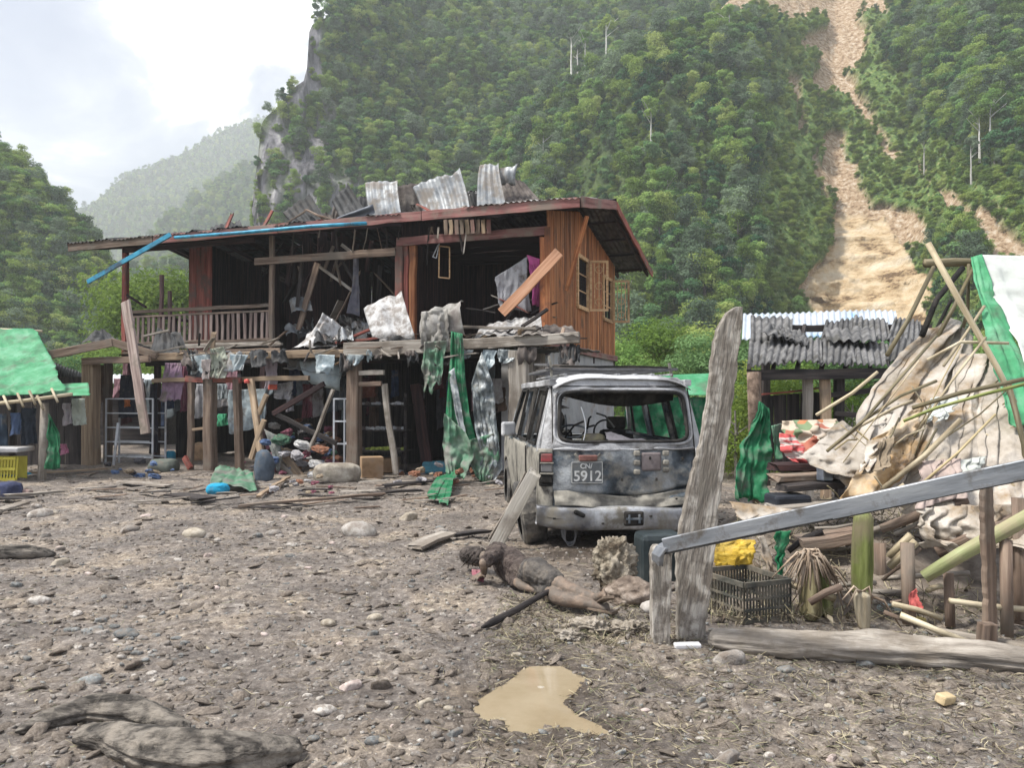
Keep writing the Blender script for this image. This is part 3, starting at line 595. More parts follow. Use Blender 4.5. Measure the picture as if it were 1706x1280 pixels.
# boulders and rubble on the bare slide, tall pale trunks, skyline trees
c_rub = bpy.data.collections.new('rubble_source')
def surfD(px, py, D0=spur_D, K=1.15): return (K * float(D0(np.array([px]))[0]) + CAMZ) / (K - (663 - py) / F)
def tall_tree(px, py, D, h, label, group=None, lean=0.0):
    q = P(px, py, D); r = empty('tall_tree', q, label, 'tree', group); r.scale = (h / 7,) * 3; r.rotation_euler = (lean, 0, rnd.uniform(0, 6))
    for nm, me in (('trunk', TALL[0]), ('crown', TALL[1 + rnd.randrange(3)])):
        o = bpy.data.objects.new(nm, me); col.objects.link(o); o.parent = r
M_PALEBARK = mat('pale_bark', [(.35, .34, .32), (.5, .49, .46), (.62, .6, .57)], 3, .9, .2)
_t = trunk_mesh(77, 8.5); _t.materials.clear(); _t.materials.append(M_PALEBARK)
TALL = [_t] + [crown_mesh(80 + i, 8.6, 1.5, 900, 0.2, (M_LEAFP, M_LEAF, M_LEAFY)[i], 6, .62) for i in range(3)]
for px, py in ((952, 118), (975, 112), (962, 128), (1010, 100), (1215, 92), (1085, 250), (905, 290)): tall_tree(px, py, surfD(px, py) - 1.5, rnd.uniform(5, 7.5), 'slender pale trunked tree standing out of the forest on the near spur', 'slender trees on the near spur')
for px, py in ((1618, 300), (1632, 262), (1650, 240), (1540, 285), (1668, 200)): tall_tree(px, py, surfD(px, py) - 1.5, rnd.uniform(4, 6), 'slender pale trunked tree standing out of the forest right of the landslide', 'slender trees right of the landslide')
tall_tree(528, 36, 149, 5.2, 'lone tree sticking up on the skyline at the cliff corner')
tall_tree(522, 48, 147, 2.6, 'small tree leaning on the cliff edge beside the lone one')
# ------------------------------------------------------------------ ground
PUD = [(782,1200),(800,1165),(850,1135),(880,1112),(930,1110),(975,1132),(960,1152),(935,1172),(965,1195),(1000,1210),(1018,1225),(985,1224),(930,1212),(880,1226),(850,1222),(838,1200)]
PUDW = [tuple(G(a, b)[:2]) for a, b in PUD]
def hgt(x, y):
    x = np.asarray(x, float); y = np.asarray(y, float)
    h = 0.06 * fbm(x * 0.5, y * 0.5, 0, 3, 61) - 0.03 * np.clip(1 - np.abs(vn(x * .8 + y * .35, y * .22, 0, 67)) * 7, 0, 1) + 0.035 * fbm(x * 2.2, y * 2.2, 0, 4, 62) + 0.012 * fbm(x * 9, y * 9, 0, 3, 63)
    h = h + 0.012 * np.clip(fbm(x * 26, y * 26, 0, 3, 64), 0, 1)
    d = poly_dist(x, y, PUDW); ins = inside_poly(x, y, PUDW); sd = np.where(ins, -d, d)
    k = np.clip(sd / 0.35, 0, 1); h = h * k + 0.012 * np.clip(sd / 0.1, 0, 1) - 0.035 * np.clip(-sd / 0.06, 0, 1) + 0.004 * fbm(x * 30, y * 30, 0, 2, 66) * (sd < 0.4)
    return h
def ground():
    ys = np.concatenate([np.geomspace(1.2, 9, 420)[:-1], np.geomspace(9, 40, 200)])
    u = np.linspace(-1, 1, 560); u = np.sign(u) * np.abs(u) ** 1.15
    X = u[None, :] * (ys[:, None] * 0.95 + 2.0); Y = ys[:, None] + 0 * X
    Z = hgt(X, Y); V = np.stack([X, Y, Z], -1)
    nr, nc = X.shape; idx = np.arange(nr * nc).reshape(nr, nc); q = np.stack([idx[:-1, :-1], idx[:-1, 1:], idx[1:, 1:], idx[1:, :-1]], -1).reshape(-1, 4)
    me = bpy.data.meshes.new('mud_ground'); me.vertices.add(nr * nc); me.vertices.foreach_set('co', V.ravel()); me.loops.add(q.size); me.loops.foreach_set('vertex_index', q.ravel().astype(np.int32)); me.polygons.add(len(q)); me.polygons.foreach_set('loop_start', np.arange(0, q.size, 4, dtype=np.int32)); me.polygons.foreach_set('loop_total', np.full(len(q), 4, np.int32)); me.update(calc_edges=True); me.polygons.foreach_set('use_smooth', [True] * len(q))
    d_ = poly_dist(X, Y, PUDW); wet_shade = np.where(inside_poly(X, Y, PUDW), 1, np.exp(-d_ / .2) * (1 + .5 * fbm(X * 5, Y * 5, 0, 3, 6))); wet_shade = np.maximum(wet_shade, .9 * np.clip(1.2 - np.hypot((X - .9) / 1.3, (Y - 8.3) / 1.4) + .4 * fbm(X * 2, Y * 2, 0, 3, 5), 0, 1)); at_ = me.attributes.new('wet_shade', 'FLOAT', 'POINT'); at_.data.foreach_set('value', wet_shade.ravel())  # damp mud round the puddle; the oval under the vehicle is painted shade
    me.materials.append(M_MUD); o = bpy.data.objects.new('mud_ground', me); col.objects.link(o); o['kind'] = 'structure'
def mud_mat():
    m = bpy.data.materials.new('mud'); m.use_nodes = True; t = m.node_tree; t.nodes.clear(); L = t.links.new
    out = N(t, 'ShaderNodeOutputMaterial'); b = N(t, 'ShaderNodeBsdfPrincipled'); b.inputs['Specular IOR Level'].default_value = 0.35; tc = N(t, 'ShaderNodeTexCoord')
    def noise(s, d=8, r=0.65):
        n = N(t, 'ShaderNodeTexNoise'); L(tc.outputs['Object'], n.inputs['Vector']); n.inputs['Scale'].default_value = s; n.inputs['Detail'].default_value = d; n.inputs['Roughness'].default_value = r; return n.outputs[0]
    def ramp(src, cols):
        r = N(t, 'ShaderNodeValToRGB'); L(src, r.inputs[0]); e = r.color_ramp.elements
        e[0].position, e[0].color = cols[0][0], (*cols[0][1], 1); e[1].position, e[1].color = cols[-1][0], (*cols[-1][1], 1)
        for p, c in cols[1:-1]: x = e.new(p); x.color = (*c, 1)
        return r.outputs[0]
    c1 = ramp(noise(14), [(0.3, (0.085, 0.073, 0.065)), (0.45, (0.170, 0.149, 0.134)), (0.57, (0.245, 0.220, 0.200)), (0.70, (0.42, 0.395, 0.365))])
    c2 = ramp(noise(1.1, 5), [(0.38, (0.6, 0.585, 0.58)), (0.5, (0.92, 0.9, 0.88)), (0.62, (1.25, 1.18, 1.05))])
    c3 = ramp(noise(60, 3), [(0.35, (0.72, 0.7, 0.68)), (0.55, (1, 1, 1)), (0.68, (1.5, 1.45, 1.36))])
    def mul(a, c):
        mx = N(t, 'ShaderNodeVectorMath', operation='MULTIPLY'); L(a, mx.inputs[0]); L(c, mx.inputs[1]); return mx.outputs[0]
    wa = N(t, 'ShaderNodeAttribute'); wa.attribute_name = 'wet_shade'; wm_ = N(t, 'ShaderNodeMix'); wm_.data_type = 'RGBA'; L(wa.outputs['Fac'], wm_.inputs[0]); wm_.inputs[6].default_value = (1, 1, 1, 1); wm_.inputs[7].default_value = (.42, .38, .34, 1)  # one dark tint for the damp puddle rim and the painted vehicle shade
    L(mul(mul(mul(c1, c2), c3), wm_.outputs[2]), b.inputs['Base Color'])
    rr = N(t, 'ShaderNodeMapRange'); L(noise(2.2, 5), rr.inputs[0]); rr.inputs[1].default_value = 0.35; rr.inputs[2].default_value = 0.6; rr.inputs[3].default_value = 0.5; rr.inputs[4].default_value = 0.92; wr_ = N(t, 'ShaderNodeMix'); wr_.data_type = 'FLOAT'; L(wa.outputs['Fac'], wr_.inputs[0]); L(rr.outputs[0], wr_.inputs[2]); wr_.inputs[3].default_value = .28; L(wr_.outputs[0], b.inputs['Roughness'])
    bp = N(t, 'ShaderNodeBump'); bp.inputs['Strength'].default_value = 0.8; bp.inputs['Distance'].default_value = 0.03; L(noise(22, 9, 0.7), bp.inputs['Height']); L(bp.outputs[0], b.inputs['Normal'])
    L(b.outputs[0], out.inputs[0]); return m
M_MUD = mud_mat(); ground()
def far_ground():
    m = mat('valley_floor', [(0.05, 0.07, 0.03), (0.10, 0.10, 0.06), (0.16, 0.14, 0.10)], 0.15, 0.95, 0.2, rand=0)
    vs, fs = [], []; rings = [(-60, -200), (1600, 1800)]
    o = mesh_obj('valley_floor', [(-1500, -100, -0.25), (1500, -100, -0.25), (1500, 1600, -0.25), (-1500, 1600, -0.25)], [(0, 1, 2, 3)], m, smooth=False); o['kind'] = 'structure'
far_ground()
M_WATER = mat('muddy_water', [(0.24, 0.19, 0.12), (0.29, 0.235, 0.155), (0.33, 0.275, 0.19)], 2.5, 0.06, 0.06, bscale=9, rand=0, spec=0.6, dist=.004)
xs = [a for a, b in PUDW]; ysw = [b for a, b in PUDW]; cx, cyy = sum(xs) / len(xs), sum(ysw) / len(ysw)
pv = [(cx + (a - cx) * 1.12, cyy + (b - cyy) * 1.12, 0.0) for a, b in PUDW]
o = mesh_obj('puddle_water', pv, [tuple(range(len(pv)))[::-1]], M_WATER, smooth=False); o['kind'] = 'structure'
for pl in o.data.polygons: pass
# ------------------------------------------------------------------ stones, pebbles, twigs
def rock_mesh(seed, sub=3, rough=0.16, name='stone', m=None, round_=False):
    bm = bmesh.new(); bmesh.ops.create_icosphere(bm, subdivisions=sub, radius=0.5)
    rr = random.Random(seed); sx, sy, sz = 1, rr.uniform(0.6, 0.9), rr.uniform(0.42, 0.65)
    cuts = [(Vector((rr.gauss(0, 1), rr.gauss(0, 1), rr.gauss(0, 1))).normalized(), rr.uniform(0.26, 0.42)) for _ in range(0 if round_ else 9)]
    for v in bm.verts:
        for n, d in cuts:
            e = v.co.dot(n) - d
            if e > 0: v.co -= n * e * 0.97
        k = 1 + rough * float(fbm(v.co.x * 2.6 + seed, v.co.y * 2.6, v.co.z * 2.6, 3, seed))
        v.co = Vector((v.co.x * sx * k, v.co.y * sy * k, v.co.z * sz * k))
    me = bpy.data.meshes.new(name); bm.to_mesh(me); bm.free(); me.polygons.foreach_set('use_smooth', [True] * len(me.polygons)); me.materials.append(m or M_ST); return me
def stone_mat():
    m = mat('river_stone', [(0.15, 0.137, 0.125), (0.26, 0.24, 0.22), (0.38, 0.36, 0.33)], 6, 0.85, 0.4, rand=0.35, dirt=(0.19, 0.16, 0.135), dirt_amt=0.6, dirt_scale=3, contrast=1.2)
    return m
M_ST = stone_mat()
M_STL = mat('pale_stone', [(0.3, 0.28, 0.25), (0.42, 0.395, 0.36), (0.52, 0.49, 0.46)], 5, 0.8, 0.25, rand=0.2, dirt=(0.22, 0.19, 0.165), dirt_amt=0.6, dirt_scale=4)
M_STB = mat('blue_grey_stone', [(0.11, 0.118, 0.118), (0.18, 0.19, 0.19), (0.27, 0.275, 0.27)], 6, 0.8, 0.4, rand=0.25, dirt=(0.20, 0.175, 0.15), dirt_amt=0.5, dirt_scale=4)
M_STP = mat('pinkish_stone', [(0.34, 0.27, 0.245), (0.46, 0.38, 0.35), (0.55, 0.48, 0.44)], 7, 0.8, 0.25, rand=0.1, dirt=(0.2, 0.16, 0.14), dirt_amt=0.3)
M_STT = mat('tan_stone', [(0.25, 0.215, 0.17), (0.34, 0.30, 0.24), (0.43, 0.39, 0.33)], 5, 0.85, 0.25, rand=0.15, dirt=(0.2, 0.17, 0.13), dirt_amt=0.3)
RK = {}
for mm, key in ((M_ST, 'g'), (M_STL, 'l'), (M_STB, 'b'), (M_STP, 'p'), (M_STT, 't')):
    RK[key] = [rock_mesh(i + 3, 3, 0.2 if i % 2 else .12, 'stone', mm, round_=(i == 0)) for i in range(7)]
def stone(px, py, wpx, key, label=None, group=None, hf=None, name='stone', var=None, sink=0.75):
    """px,py: where its base meets the ground; wpx: its width in the picture"""
    g = G(px, py); w = wpx / F * g.y
    v = rnd.randrange(7) if var is None else var
    o = bpy.data.objects.new(name, RK[key][v]); col.objects.link(o)
    h = w * (hf or 0.95); o.scale = (w, w, h); o.rotation_euler = (rnd.uniform(-.15, .15), rnd.uniform(-.15, .15), rnd.uniform(-0.5, 0.5))
    g.y += w * 0.3; o.location = (g.x, g.y, float(hgt(g.x, g.y)) + h * 0.27 * (1 - sink))
    return tag(o, label, 'stone', group)
named = [(595,893,62,'l','broad pale stone with a chalky crust, biggest in the open mud','0'),(318,897,44,'t','smooth brown oval stone lying alone left of the broad pale stone',0),
(680,866,36,'t','smooth tan stone lying right behind the broad pale stone',2),(582,1160,44,'p','round pinkish stone with a mottled face, nearest the two small pale stones',2),
(706,1184,36,'t','egg shaped brown stone lying left of the puddle',2),(535,1199,44,'l','flat whitish stone between the pinkish stone and the foreground log',1),
(757,1238,36,'b','small dark grey stone beside the foreground log end, left of the puddle',2),(620,1255,30,'b','small blue grey stone right of the foreground log tip',0),
(1216,1280,58,'g','large rounded grey brown stone at the bottom edge below the long log',2),(1220,1112,64,'g','smooth grey oval stone against the left end of the long log',2),
(1447,1108,38,'b','knobbly bluish stone touching the middle of the long log',1),(1312,1119,38,'b','angular blue grey stone just in front of the long log',1),
(898,1152,38,'t','tan stone standing in the puddle',3),(208,895-8,36,'g','dark flat stone left of the smooth brown oval stone',1),
(95,945,34,'t','greenish tan stone beside the dark log stub at the left edge',2),(58,1018,38,'l','pale buff stone at the left of the mud field',0),
(142,1140,44,'b','dark slate coloured stone just above the foreground log',3),(200,1072,52,'b','large flat bluish stone in the patch of damp cobbles',1),
(60,862,40,'l','whitish stone near the left edge behind the mud field',0),(700,908,24,'g','small stone near the flat planks',1),(733,892,26,'g','grey stone left of the loose plank beside the vehicle',3),
(620,1063,24,'b','small round green grey stone in the middle of the mud',2),(545,1046,28,'t','rounded tan stone standing upright in the middle of the mud',0),
(395,1160,28,'g','brown stone in a cluster of three above the foreground log',0),(600,880-6,20,'l','little pale stone behind the broad pale stone',2)]
for a in named: stone(a[0], a[1], a[2], a[3], a[4], var=int(a[5]) if a[5] is not None else None)
rs = random.Random(11); cnt = 0
zones = [('mud in front of the house', 0, 760, 830, 990), ('open mud left of the puddle', 0, 780, 990, 1275), ('trampled mud below the long log', 1000, 1706, 1110, 1275), ('mud round the lying person', 700, 1080, 1000, 1110)]
for zi, (zn, x0, x1, y0, y1) in enumerate(zones):
    for k in range((75, 95, 60, 24)[zi]):
        px = rs.uniform(x0, x1); py = y0 + (y1 - y0) * rs.random() ** 0.8
        if inside_poly(np.array(px), np.array(py), [(760, 1225), (760, 1100), (1030, 1100), (1030, 1235)]): continue
        if 770 < px < 1080 and 900 < py < 1030: continue
        if px < 500 and py > 1150: continue
        key = rs.choice('ggglltbp'); w = rs.uniform(8, 15) + 14 * rs.random() ** 4
        nm = {'g': 'small grey brown', 'l': 'small pale', 't': 'small tan', 'b': 'small bluish grey', 'p': 'small pinkish'}[key]
        stone(px, py, w, key, '%s stone scattered in the %s' % (nm, zn), '%s stones in the %s' % (nm, zn))
def wet_cobbles():
    for k in range(34):
        px = rs.uniform(110, 310); py = rs.uniform(1030, 1100); stone(px, py, rs.uniform(12, 26), rs.choice('bblg'), 'small cobble in the blue grey patch above the foreground log', 'cobbles in the blue grey patch')
wet_cobbles()
c_peb = bpy.data.collections.new('pebble_source')
for i in range(4):
    for mm in (M_ST, M_ST, M_STB, M_STL if i < 2 else M_MUD):
        me = rock_mesh(40 + i, 1, 0.25, 'pebble', mm); c_peb.objects.link(bpy.data.objects.new('pebble_source', me))
def ground_pts(n, ymax, seed, xk=0.8, p=1.6, ymin=1.6):
    rg = np.random.RandomState(seed); y = ymin + (ymax - ymin) * rg.rand(n) ** p; x = (rg.rand(n) * 2 - 1) * (y * xk + 1)
    ok = ~inside_poly(x, y, PUDW); x, y = x[ok], y[ok]; return np.stack([x, y, hgt(x, y)], 1), rg
p, rg = ground_pts(42000, 16, 21); s = 0.010 + 0.04 * rg.rand(len(p)) ** 4; scatter('gravel', p, s, c_peb, tilt=0.3)
p, rg = ground_pts(5000, 14, 22); p[:, 2] += 0.004; s = 0.03 + 0.045 * rg.rand(len(p)) ** 3; scatter('coarse_gravel', p, s, c_peb, tilt=0.3)
def clump_mesh(seed):
    return rock_mesh(seed, 2, 0.7, 'mud_clod', M_MUD2)
M_MUD2 = mat('mud_clod', [(0.10, 0.083, 0.068), (0.17, 0.142, 0.118), (0.25, 0.215, 0.18)], 8, 0.9, 0.6, rand=0.25)
c_clod = source('mud_clod', [clump_mesh(60 + i) for i in range(5)])
p, rg = ground_pts(9000, 18, 23); s = 0.03 + 0.09 * rg.rand(len(p)) ** 3; scatter('mud_clods', p, np.stack([s * 1.3, s * 1.2, s * 0.8], 1), c_clod, tilt=0.3)
# straw, twigs, leaf litter
M_STRAW = mat('straw', [(0.24, 0.21, 0.13), (0.34, 0.30, 0.19), (0.44, 0.4, 0.28)], 3, 0.8, 0.0, rand=0.45)
M_STRAWD = mat('faded_husk', [(0.2, 0.17, 0.12), (0.3, 0.26, 0.19)], 3, 0.8, 0.0, rand=0.4)
M_TWIG = mat('twig', [(0.05, 0.04, 0.03), (0.12, 0.095, 0.07)], 3, 0.9, 0.0, rand=0.5)
M_LITTER = mat('green_litter', [(0.12, 0.14, 0.07), (0.19, 0.2, 0.11)], 3, 0.8, 0.0, rand=0.5)
def twig_mesh(seed, m, r=0.03):
    rr = random.Random(seed); vs, fs = [], []; pts = [Vector((-0.5 + i / 3, rr.uniform(-.06, .06), rr.uniform(0, .05))) for i in range(4)]
    for i, q in enumerate(pts):
        for j in range(3): a = 2.1 * j; vs.append(q + Vector((0, math.cos(a) * r, math.sin(a) * r)))
    for i in range(3):
        for j in range(3): fs.append((i * 3 + j, i * 3 + (j + 1) % 3, i * 3 + 3 + (j + 1) % 3, i * 3 + 3 + j))
    me = bpy.data.meshes.new('twig'); me.from_pydata(vs, [], fs); me.update(); me.materials.append(m); return me
def leafbit(seed, m):
    rr = random.Random(seed); vs = [(x * .55, y * .5, z * .5) for x, y, z in [(-.5, 0, 0.03), (-.1, -.16, 0.08), (.5, 0.02, 0.0), (-.05, .17, 0.1), (0, 0, 0.02)]]
    me = bpy.data.meshes.new('leaf_scrap'); me.from_pydata(vs, [], [(0, 1, 4), (1, 2, 4), (2, 3, 4), (3, 0, 4)]); me.update(); me.materials.append(m); return me
c_tw = source('litter', [twig_mesh(1, M_STRAW, .012), twig_mesh(2, M_STRAW, .016), twig_mesh(3, M_TWIG, .022), twig_mesh(4, M_LITTER, .013), twig_mesh(5, M_STRAW, .01), twig_mesh(6, M_TWIG, .014), leafbit(3, M_TWIG), leafbit(4, M_STRAWD)])
p, rg = ground_pts(16000, 13, 24, p=1.7); p[:, 2] += 0.006; s = 0.02 + 0.10 * rg.rand(len(p)) ** 3; scatter('straw_and_twigs', p, s, c_tw, tilt=0.25)
rg = np.random.RandomState(5); n = 16000; y = 2.2 + 3.2 * rg.rand(n); x = -0.2 + 4.5 * rg.rand(n); ok = ~inside_poly(x, y, PUDW); p = np.stack([x, y, hgt(x, y) + 0.008], 1)[ok]; s = 0.025 + 0.10 * rg.rand(len(p)) ** 2.5
scatter('trampled_straw', p, s, c_tw, tilt=0.3)

# a few broader silt patches and ruts worn into the surface are in hgt(); flat mud slabs and bark chips lie on top
c_chip = source('bark_chip', [rock_mesh(90 + i, 1, .3, 'bark_chip', (M_TWIG, M_STRAWD, M_MUD2)[i]) for i in range(3)])
p, rg = ground_pts(7000, 15, 31); s_ = .015 + .05 * rg.rand(len(p)) ** 2.5; scatter('bark_chips', p, np.stack([s_ * 1.8, s_ * .7, s_ * .3], 1), c_chip, tilt=.15)
# ------------------------------------------------------------------ the two-storey wooden house (own axes: u to the left along the front, v to the back)
YAW = R(20); CU, SU = math.cos(YAW), math.sin(YAW); HX, HY = 1.4, 16.0
def H(u, v, z): return Vector((HX - CU * u + SU * v, HY + SU * u + CU * v, z))
def U_(px, v): k = (px - 853) / F; return (HX + SU * v - k * (HY + CU * v)) / (CU + SU * k)
def V_at(px, u): k = (px - 853) / F; return (k * (HY + SU * u) - HX + CU * u) / (SU - CU * k)
def HP(px, py, v):
    q = H(U_(px, v), v, 0); return P(px, py, q.y)
uvec = H(1, 0, 0) - H(0, 0, 0); vvec = H(0, 1, 0) - H(0, 0, 0)
ROOT = H(7, 4, 0)
house = empty('wooden_house', ROOT, 'two storey red brown wooden house with its upper front blown open and torn roof sheets', 'house')
RIDGE_V, RIDGE_Z, EAVE_Z, REAR_Z, ROOF_U, ROOF_V = 3.3, 6.38, 5.68, 5.45, 14.1, 8.4
def roofz(v): return EAVE_Z + (RIDGE_Z - EAVE_Z) * v / RIDGE_V if v < RIDGE_V else RIDGE_Z + (REAR_Z - RIDGE_Z) * (v - RIDGE_V) / (ROOF_V - RIDGE_V)
# roof sheets, each a part; the front pitch has lost several between u=4 and u=9
roof_i = 0; n = 17; wd = (ROOF_U) / n
for i in range(n):
    u0, u1 = i * wd - 0.02, (i + 1) * wd + 0.05
    for (va, vb) in ((-0.08, RIDGE_V), (RIDGE_V, ROOF_V)):
        if va < 0 and i in (3, 4, 6, 7, 9): continue
        mt = Z_white if (va < 0 and i in (0, 1)) else (Z_dark if (i > 4) else Z_rust)
        dz = 0.04 + 0.012 * (i % 2)
        corrugated('roof_sheet', H(u0, va, roofz(max(0, va)) + dz), H(u1, va, roofz(max(0, va)) + dz), H(u1, vb, roofz(vb) + dz), H(u0, vb, roofz(vb) + dz), mt, house, waves=7, amp=0.018, nv=6, seed=i, dent=0.035 if i < 5 else 0.08)
corrugated('ridge_cap', H(-0.05, RIDGE_V - .2, RIDGE_Z + .06), H(-0.05, RIDGE_V + .2, RIDGE_Z + .05), H(6, RIDGE_V + .2, RIDGE_Z + .05), H(6, RIDGE_V - .2, RIDGE_Z + .06), Z_dark, house, waves=1, amp=0.03, nv=12)
# rafters and purlins
for i in range(16):
    u = 0.12 + i * (ROOF_U - 0.3) / 15
    board('rafter', H(u, 0.02, EAVE_Z - 0.07), H(u, RIDGE_V, RIDGE_Z - 0.07), 0.06, 0.12, W_plum, house, up=(0, 0, 1))
    board('rafter', H(u, RIDGE_V, RIDGE_Z - 0.07), H(u, ROOF_V, REAR_Z - 0.07), 0.06, 0.12, W_plum, house)
for v in (0.5, 1.7, 4.4, 5.6, 6.8, 8.1):
    board('purlin', H(0.02, v, roofz(v) - 0.0), H(ROOF_U - .05, v, roofz(v) - 0.0), 0.07, 0.05, W_plum, house)
# eave and gable fascia boards
W_fas = mat('faded_red_fascia', [(0.13, 0.05, 0.045), (0.27, 0.12, 0.11), (0.36, 0.19, 0.17)], 2.2, 0.75, 0.35, stretch=WS, dirt=(0.22, 0.17, 0.14), dirt_amt=0.5)
for a, b, m_ in ((0, 3.6, W_fas), (3.62, 7.4, W_fas), (7.42, 11.2, W_fas), (11.22, 14.1, W_brown)):
    board('fascia_board', H(a, -0.02, EAVE_Z - 0.05), H(b, -0.02, EAVE_Z - 0.05), 0.04, 0.21, m_, house, up=(0, 0, 1))
board('fascia_board', H(-.03, 0, EAVE_Z - 0.05), H(-.03, RIDGE_V, RIDGE_Z - 0.05), 0.04, 0.21, W_fas, house)
board('fascia_board', H(-.03, RIDGE_V, RIDGE_Z - 0.05), H(-.03, ROOF_V, REAR_Z - 0.05), 0.04, 0.19, W_red, house)
board('fascia_board', H(ROOF_U + .03, 0, EAVE_Z - 0.05), H(ROOF_U + .03, RIDGE_V, RIDGE_Z - 0.05), 0.04, 0.19, W_plum, house)
board('fascia_board', H(ROOF_U + .03, RIDGE_V, RIDGE_Z - 0.05), H(ROOF_U + .03, ROOF_V, REAR_Z - 0.05), 0.04, 0.19, W_plum, house)
# header beams under the eave along the front
WV = 0.75
board('header_beam', H(0.9, WV - .1, 5.24), H(4.6, WV - .1, 5.24), 0.06, 0.2, W_fas, house)
board('header_beam', H(4.62, WV - .1, 5.02), H(8.6, WV - .1, 5.02), 0.06, 0.18, W_brown, house)
board('header_beam', H(8.62, WV - .1, 5.58), H(12.9, WV - .1, 5.58), 0.06, 0.14, W_plum, house)
for i in range(9):
    px = 742 + i * 9; board('soffit_board', HP(px, 366, 0.5), HP(px + 1, 391 - i * 0.3, 0.5), 0.095, 0.025, (W_brown, W_tan, W_fas)[i % 3], house, up=-vvec)
# right side wall of vertical orange planks with two windows
US, V0, V1, FL = 0.9, 0.62, 7.35, 2.78
wins = [(3.0, 4.02, 3.85, 5.12), (5.75, 6.75, 3.8, 5.0)]
nb = 46; bw = (V1 - V0) / nb
for i in range(nb):
    va = V0 + (i + 0.5) * bw; top = roofz(va) - 0.14
    segs = [(FL + 0.04 - 0.03 * rnd.random(), top)]
    for (a, b, z0, z1) in wins:
        if a - 0.02 < va < b + 0.02: segs = [(FL + 0.02, z0 - 0.03), (z1 + 0.03, top)]
    for (a, b) in segs:
        board('plank', H(US + rnd.uniform(0, 0.012), va, a), H(US + rnd.uniform(0, 0.012), va, b), bw - 0.012, 0.022, W_orange, house, up=-uvec, rough=0.3)
board('corner_board', H(US - .02, V0 - .03, FL - .1), H(US - .02, V0 - .03, 5.3), 0.12, 0.05, W_orange, house, up=-vvec)
board('trim_board', H(US - .05, V0, FL - 0.02), H(US - .05, V1, FL - 0.02), 0.04, 0.16, W_fas, house, up=(0, 0, 1))
# front return of the same wall, left of the corner
for i in range(1):
    u = US + 0.1 + i * 0.13; board('plank', H(u, V0, FL - .1), H(u, V0, 5.1), 0.12, 0.022, W_orange, house, up=-vvec, rough=0.3)
W_frame = mat('pale_orange_window_wood', [(0.42, 0.24, 0.12), (0.58, 0.37, 0.2), (0.66, 0.47, 0.28)], 3, 0.7, 0.2, stretch=WS, dirt=(0.25, 0.15, 0.08), dirt_amt=0.3)
def leaf(root_parent, origin, dirv, w, z0, z1, name='shutter'):
    """an openwork window leaf from origin along dirv"""
    d = Vector(dirv).normalized(); nrm = d.cross(Vector((0, 0, 1)))
    o0 = Vector((origin[0], origin[1], 0)); q = lambda s, z: o0 + d * s + Vector((0, 0, z))
    sh = []
    for s in (0.03, w - 0.03): sh.append(bar_shape(q(s, z0), q(s, z1), 0.06, 0.035, nrm))
    for z in (z0 + .03, z1 - .03): sh.append(bar_shape(q(0.0, z), q(w, z), 0.06, 0.038, nrm))
    fr = join_shapes(name, sh, W_frame, root_parent)
    for k in range(1, 4):
        s = w * k / 4; join_shapes('bar', [bar_shape(q(s, z0 + .05), q(s, z1 - .05), 0.022, 0.02, nrm)], W_frame, fr)
    sh = []
    for zc in (0.18, 0.5, 0.82):
        z = z0 + (z1 - z0) * zc
        for a in range(8):
            a0, a1 = a * math.pi / 4, (a + 1) * math.pi / 4; r = w * 0.2
            sh.append(bar_shape(q(w / 2 + r * math.cos(a0), z + r * math.sin(a0)), q(w / 2 + r * math.cos(a1), z + r * math.sin(a1)), 0.018, 0.018, nrm))
    join_shapes('scroll_work', sh, W_frame, fr); return fr
for (a, b, z0, z1) in wins:
    fr = join_shapes('window', [bar_shape(H(US - .03, a, z0), H(US - .03, a, z1), 0.09, 0.06, -uvec), bar_shape(H(US - .03, b, z0), H(US - .03, b, z1), 0.09, 0.06, -uvec), bar_shape(H(US - .033, a, z0), H(US - .033, b, z0), 0.09, 0.07, -uvec), bar_shape(H(US - .033, a, z1), H(US - .033, b, z1), 0.09, 0.07, -uvec)], W_frame, house)
    for k in range(1, 6):
        v = a + (b - a) * k / 6; join_shapes('bar', [bar_shape(H(US, v, z0), H(US, v, z1), 0.02, 0.02, -uvec)], W_dark, fr)
    for k in range(1, 3):
        z = z0 + (z1 - z0) * k / 3; join_shapes('bar', [bar_shape(H(US - .012, a, z), H(US - .012, b, z), 0.03, 0.02, -uvec)], W_frame, fr)
    leaf(house, H(US - 0.08, b, 0), (-uvec * 0.9 + vvec * 0.35), 0.48, z0 - .02, z1 + .02)
# structure: posts of the open front, floor, back and cross walls
def hpost(px, v, z0, z1, w, m_, name='post'): 
    u = U_(px, v); board(name, H(u, v, z0), H(u, v, z1), w, w * 0.8, m_, house, up=-vvec)
for px, m_, w in ((207, W_red, 0.15), (452, W_brown, 0.12), (666, W_red, 0.2), (688, W_orange, 0.16), (677, W_red, 0.12), (902, W_red, 0.08)):
    hpost(px, WV, FL - 0.1, 5.15 if px > 500 else 5.66, w, m_)
for px, v in ((282, 7.2), (268, 5.6), (335, 3.2), (345, 4.2)): hpost(px, v, FL, roofz(v) - .12, 0.13, W_plum)
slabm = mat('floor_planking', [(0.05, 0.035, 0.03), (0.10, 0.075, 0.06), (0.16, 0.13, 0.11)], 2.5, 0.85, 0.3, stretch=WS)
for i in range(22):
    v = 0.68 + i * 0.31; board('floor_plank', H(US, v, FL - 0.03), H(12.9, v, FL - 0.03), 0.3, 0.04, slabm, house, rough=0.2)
for v in (0.66, 2.6, 4.8, 7.3): board('floor_beam', H(US, v, FL - 0.16), H(12.9, v, FL - 0.16), 0.1, 0.2, W_plum, house)
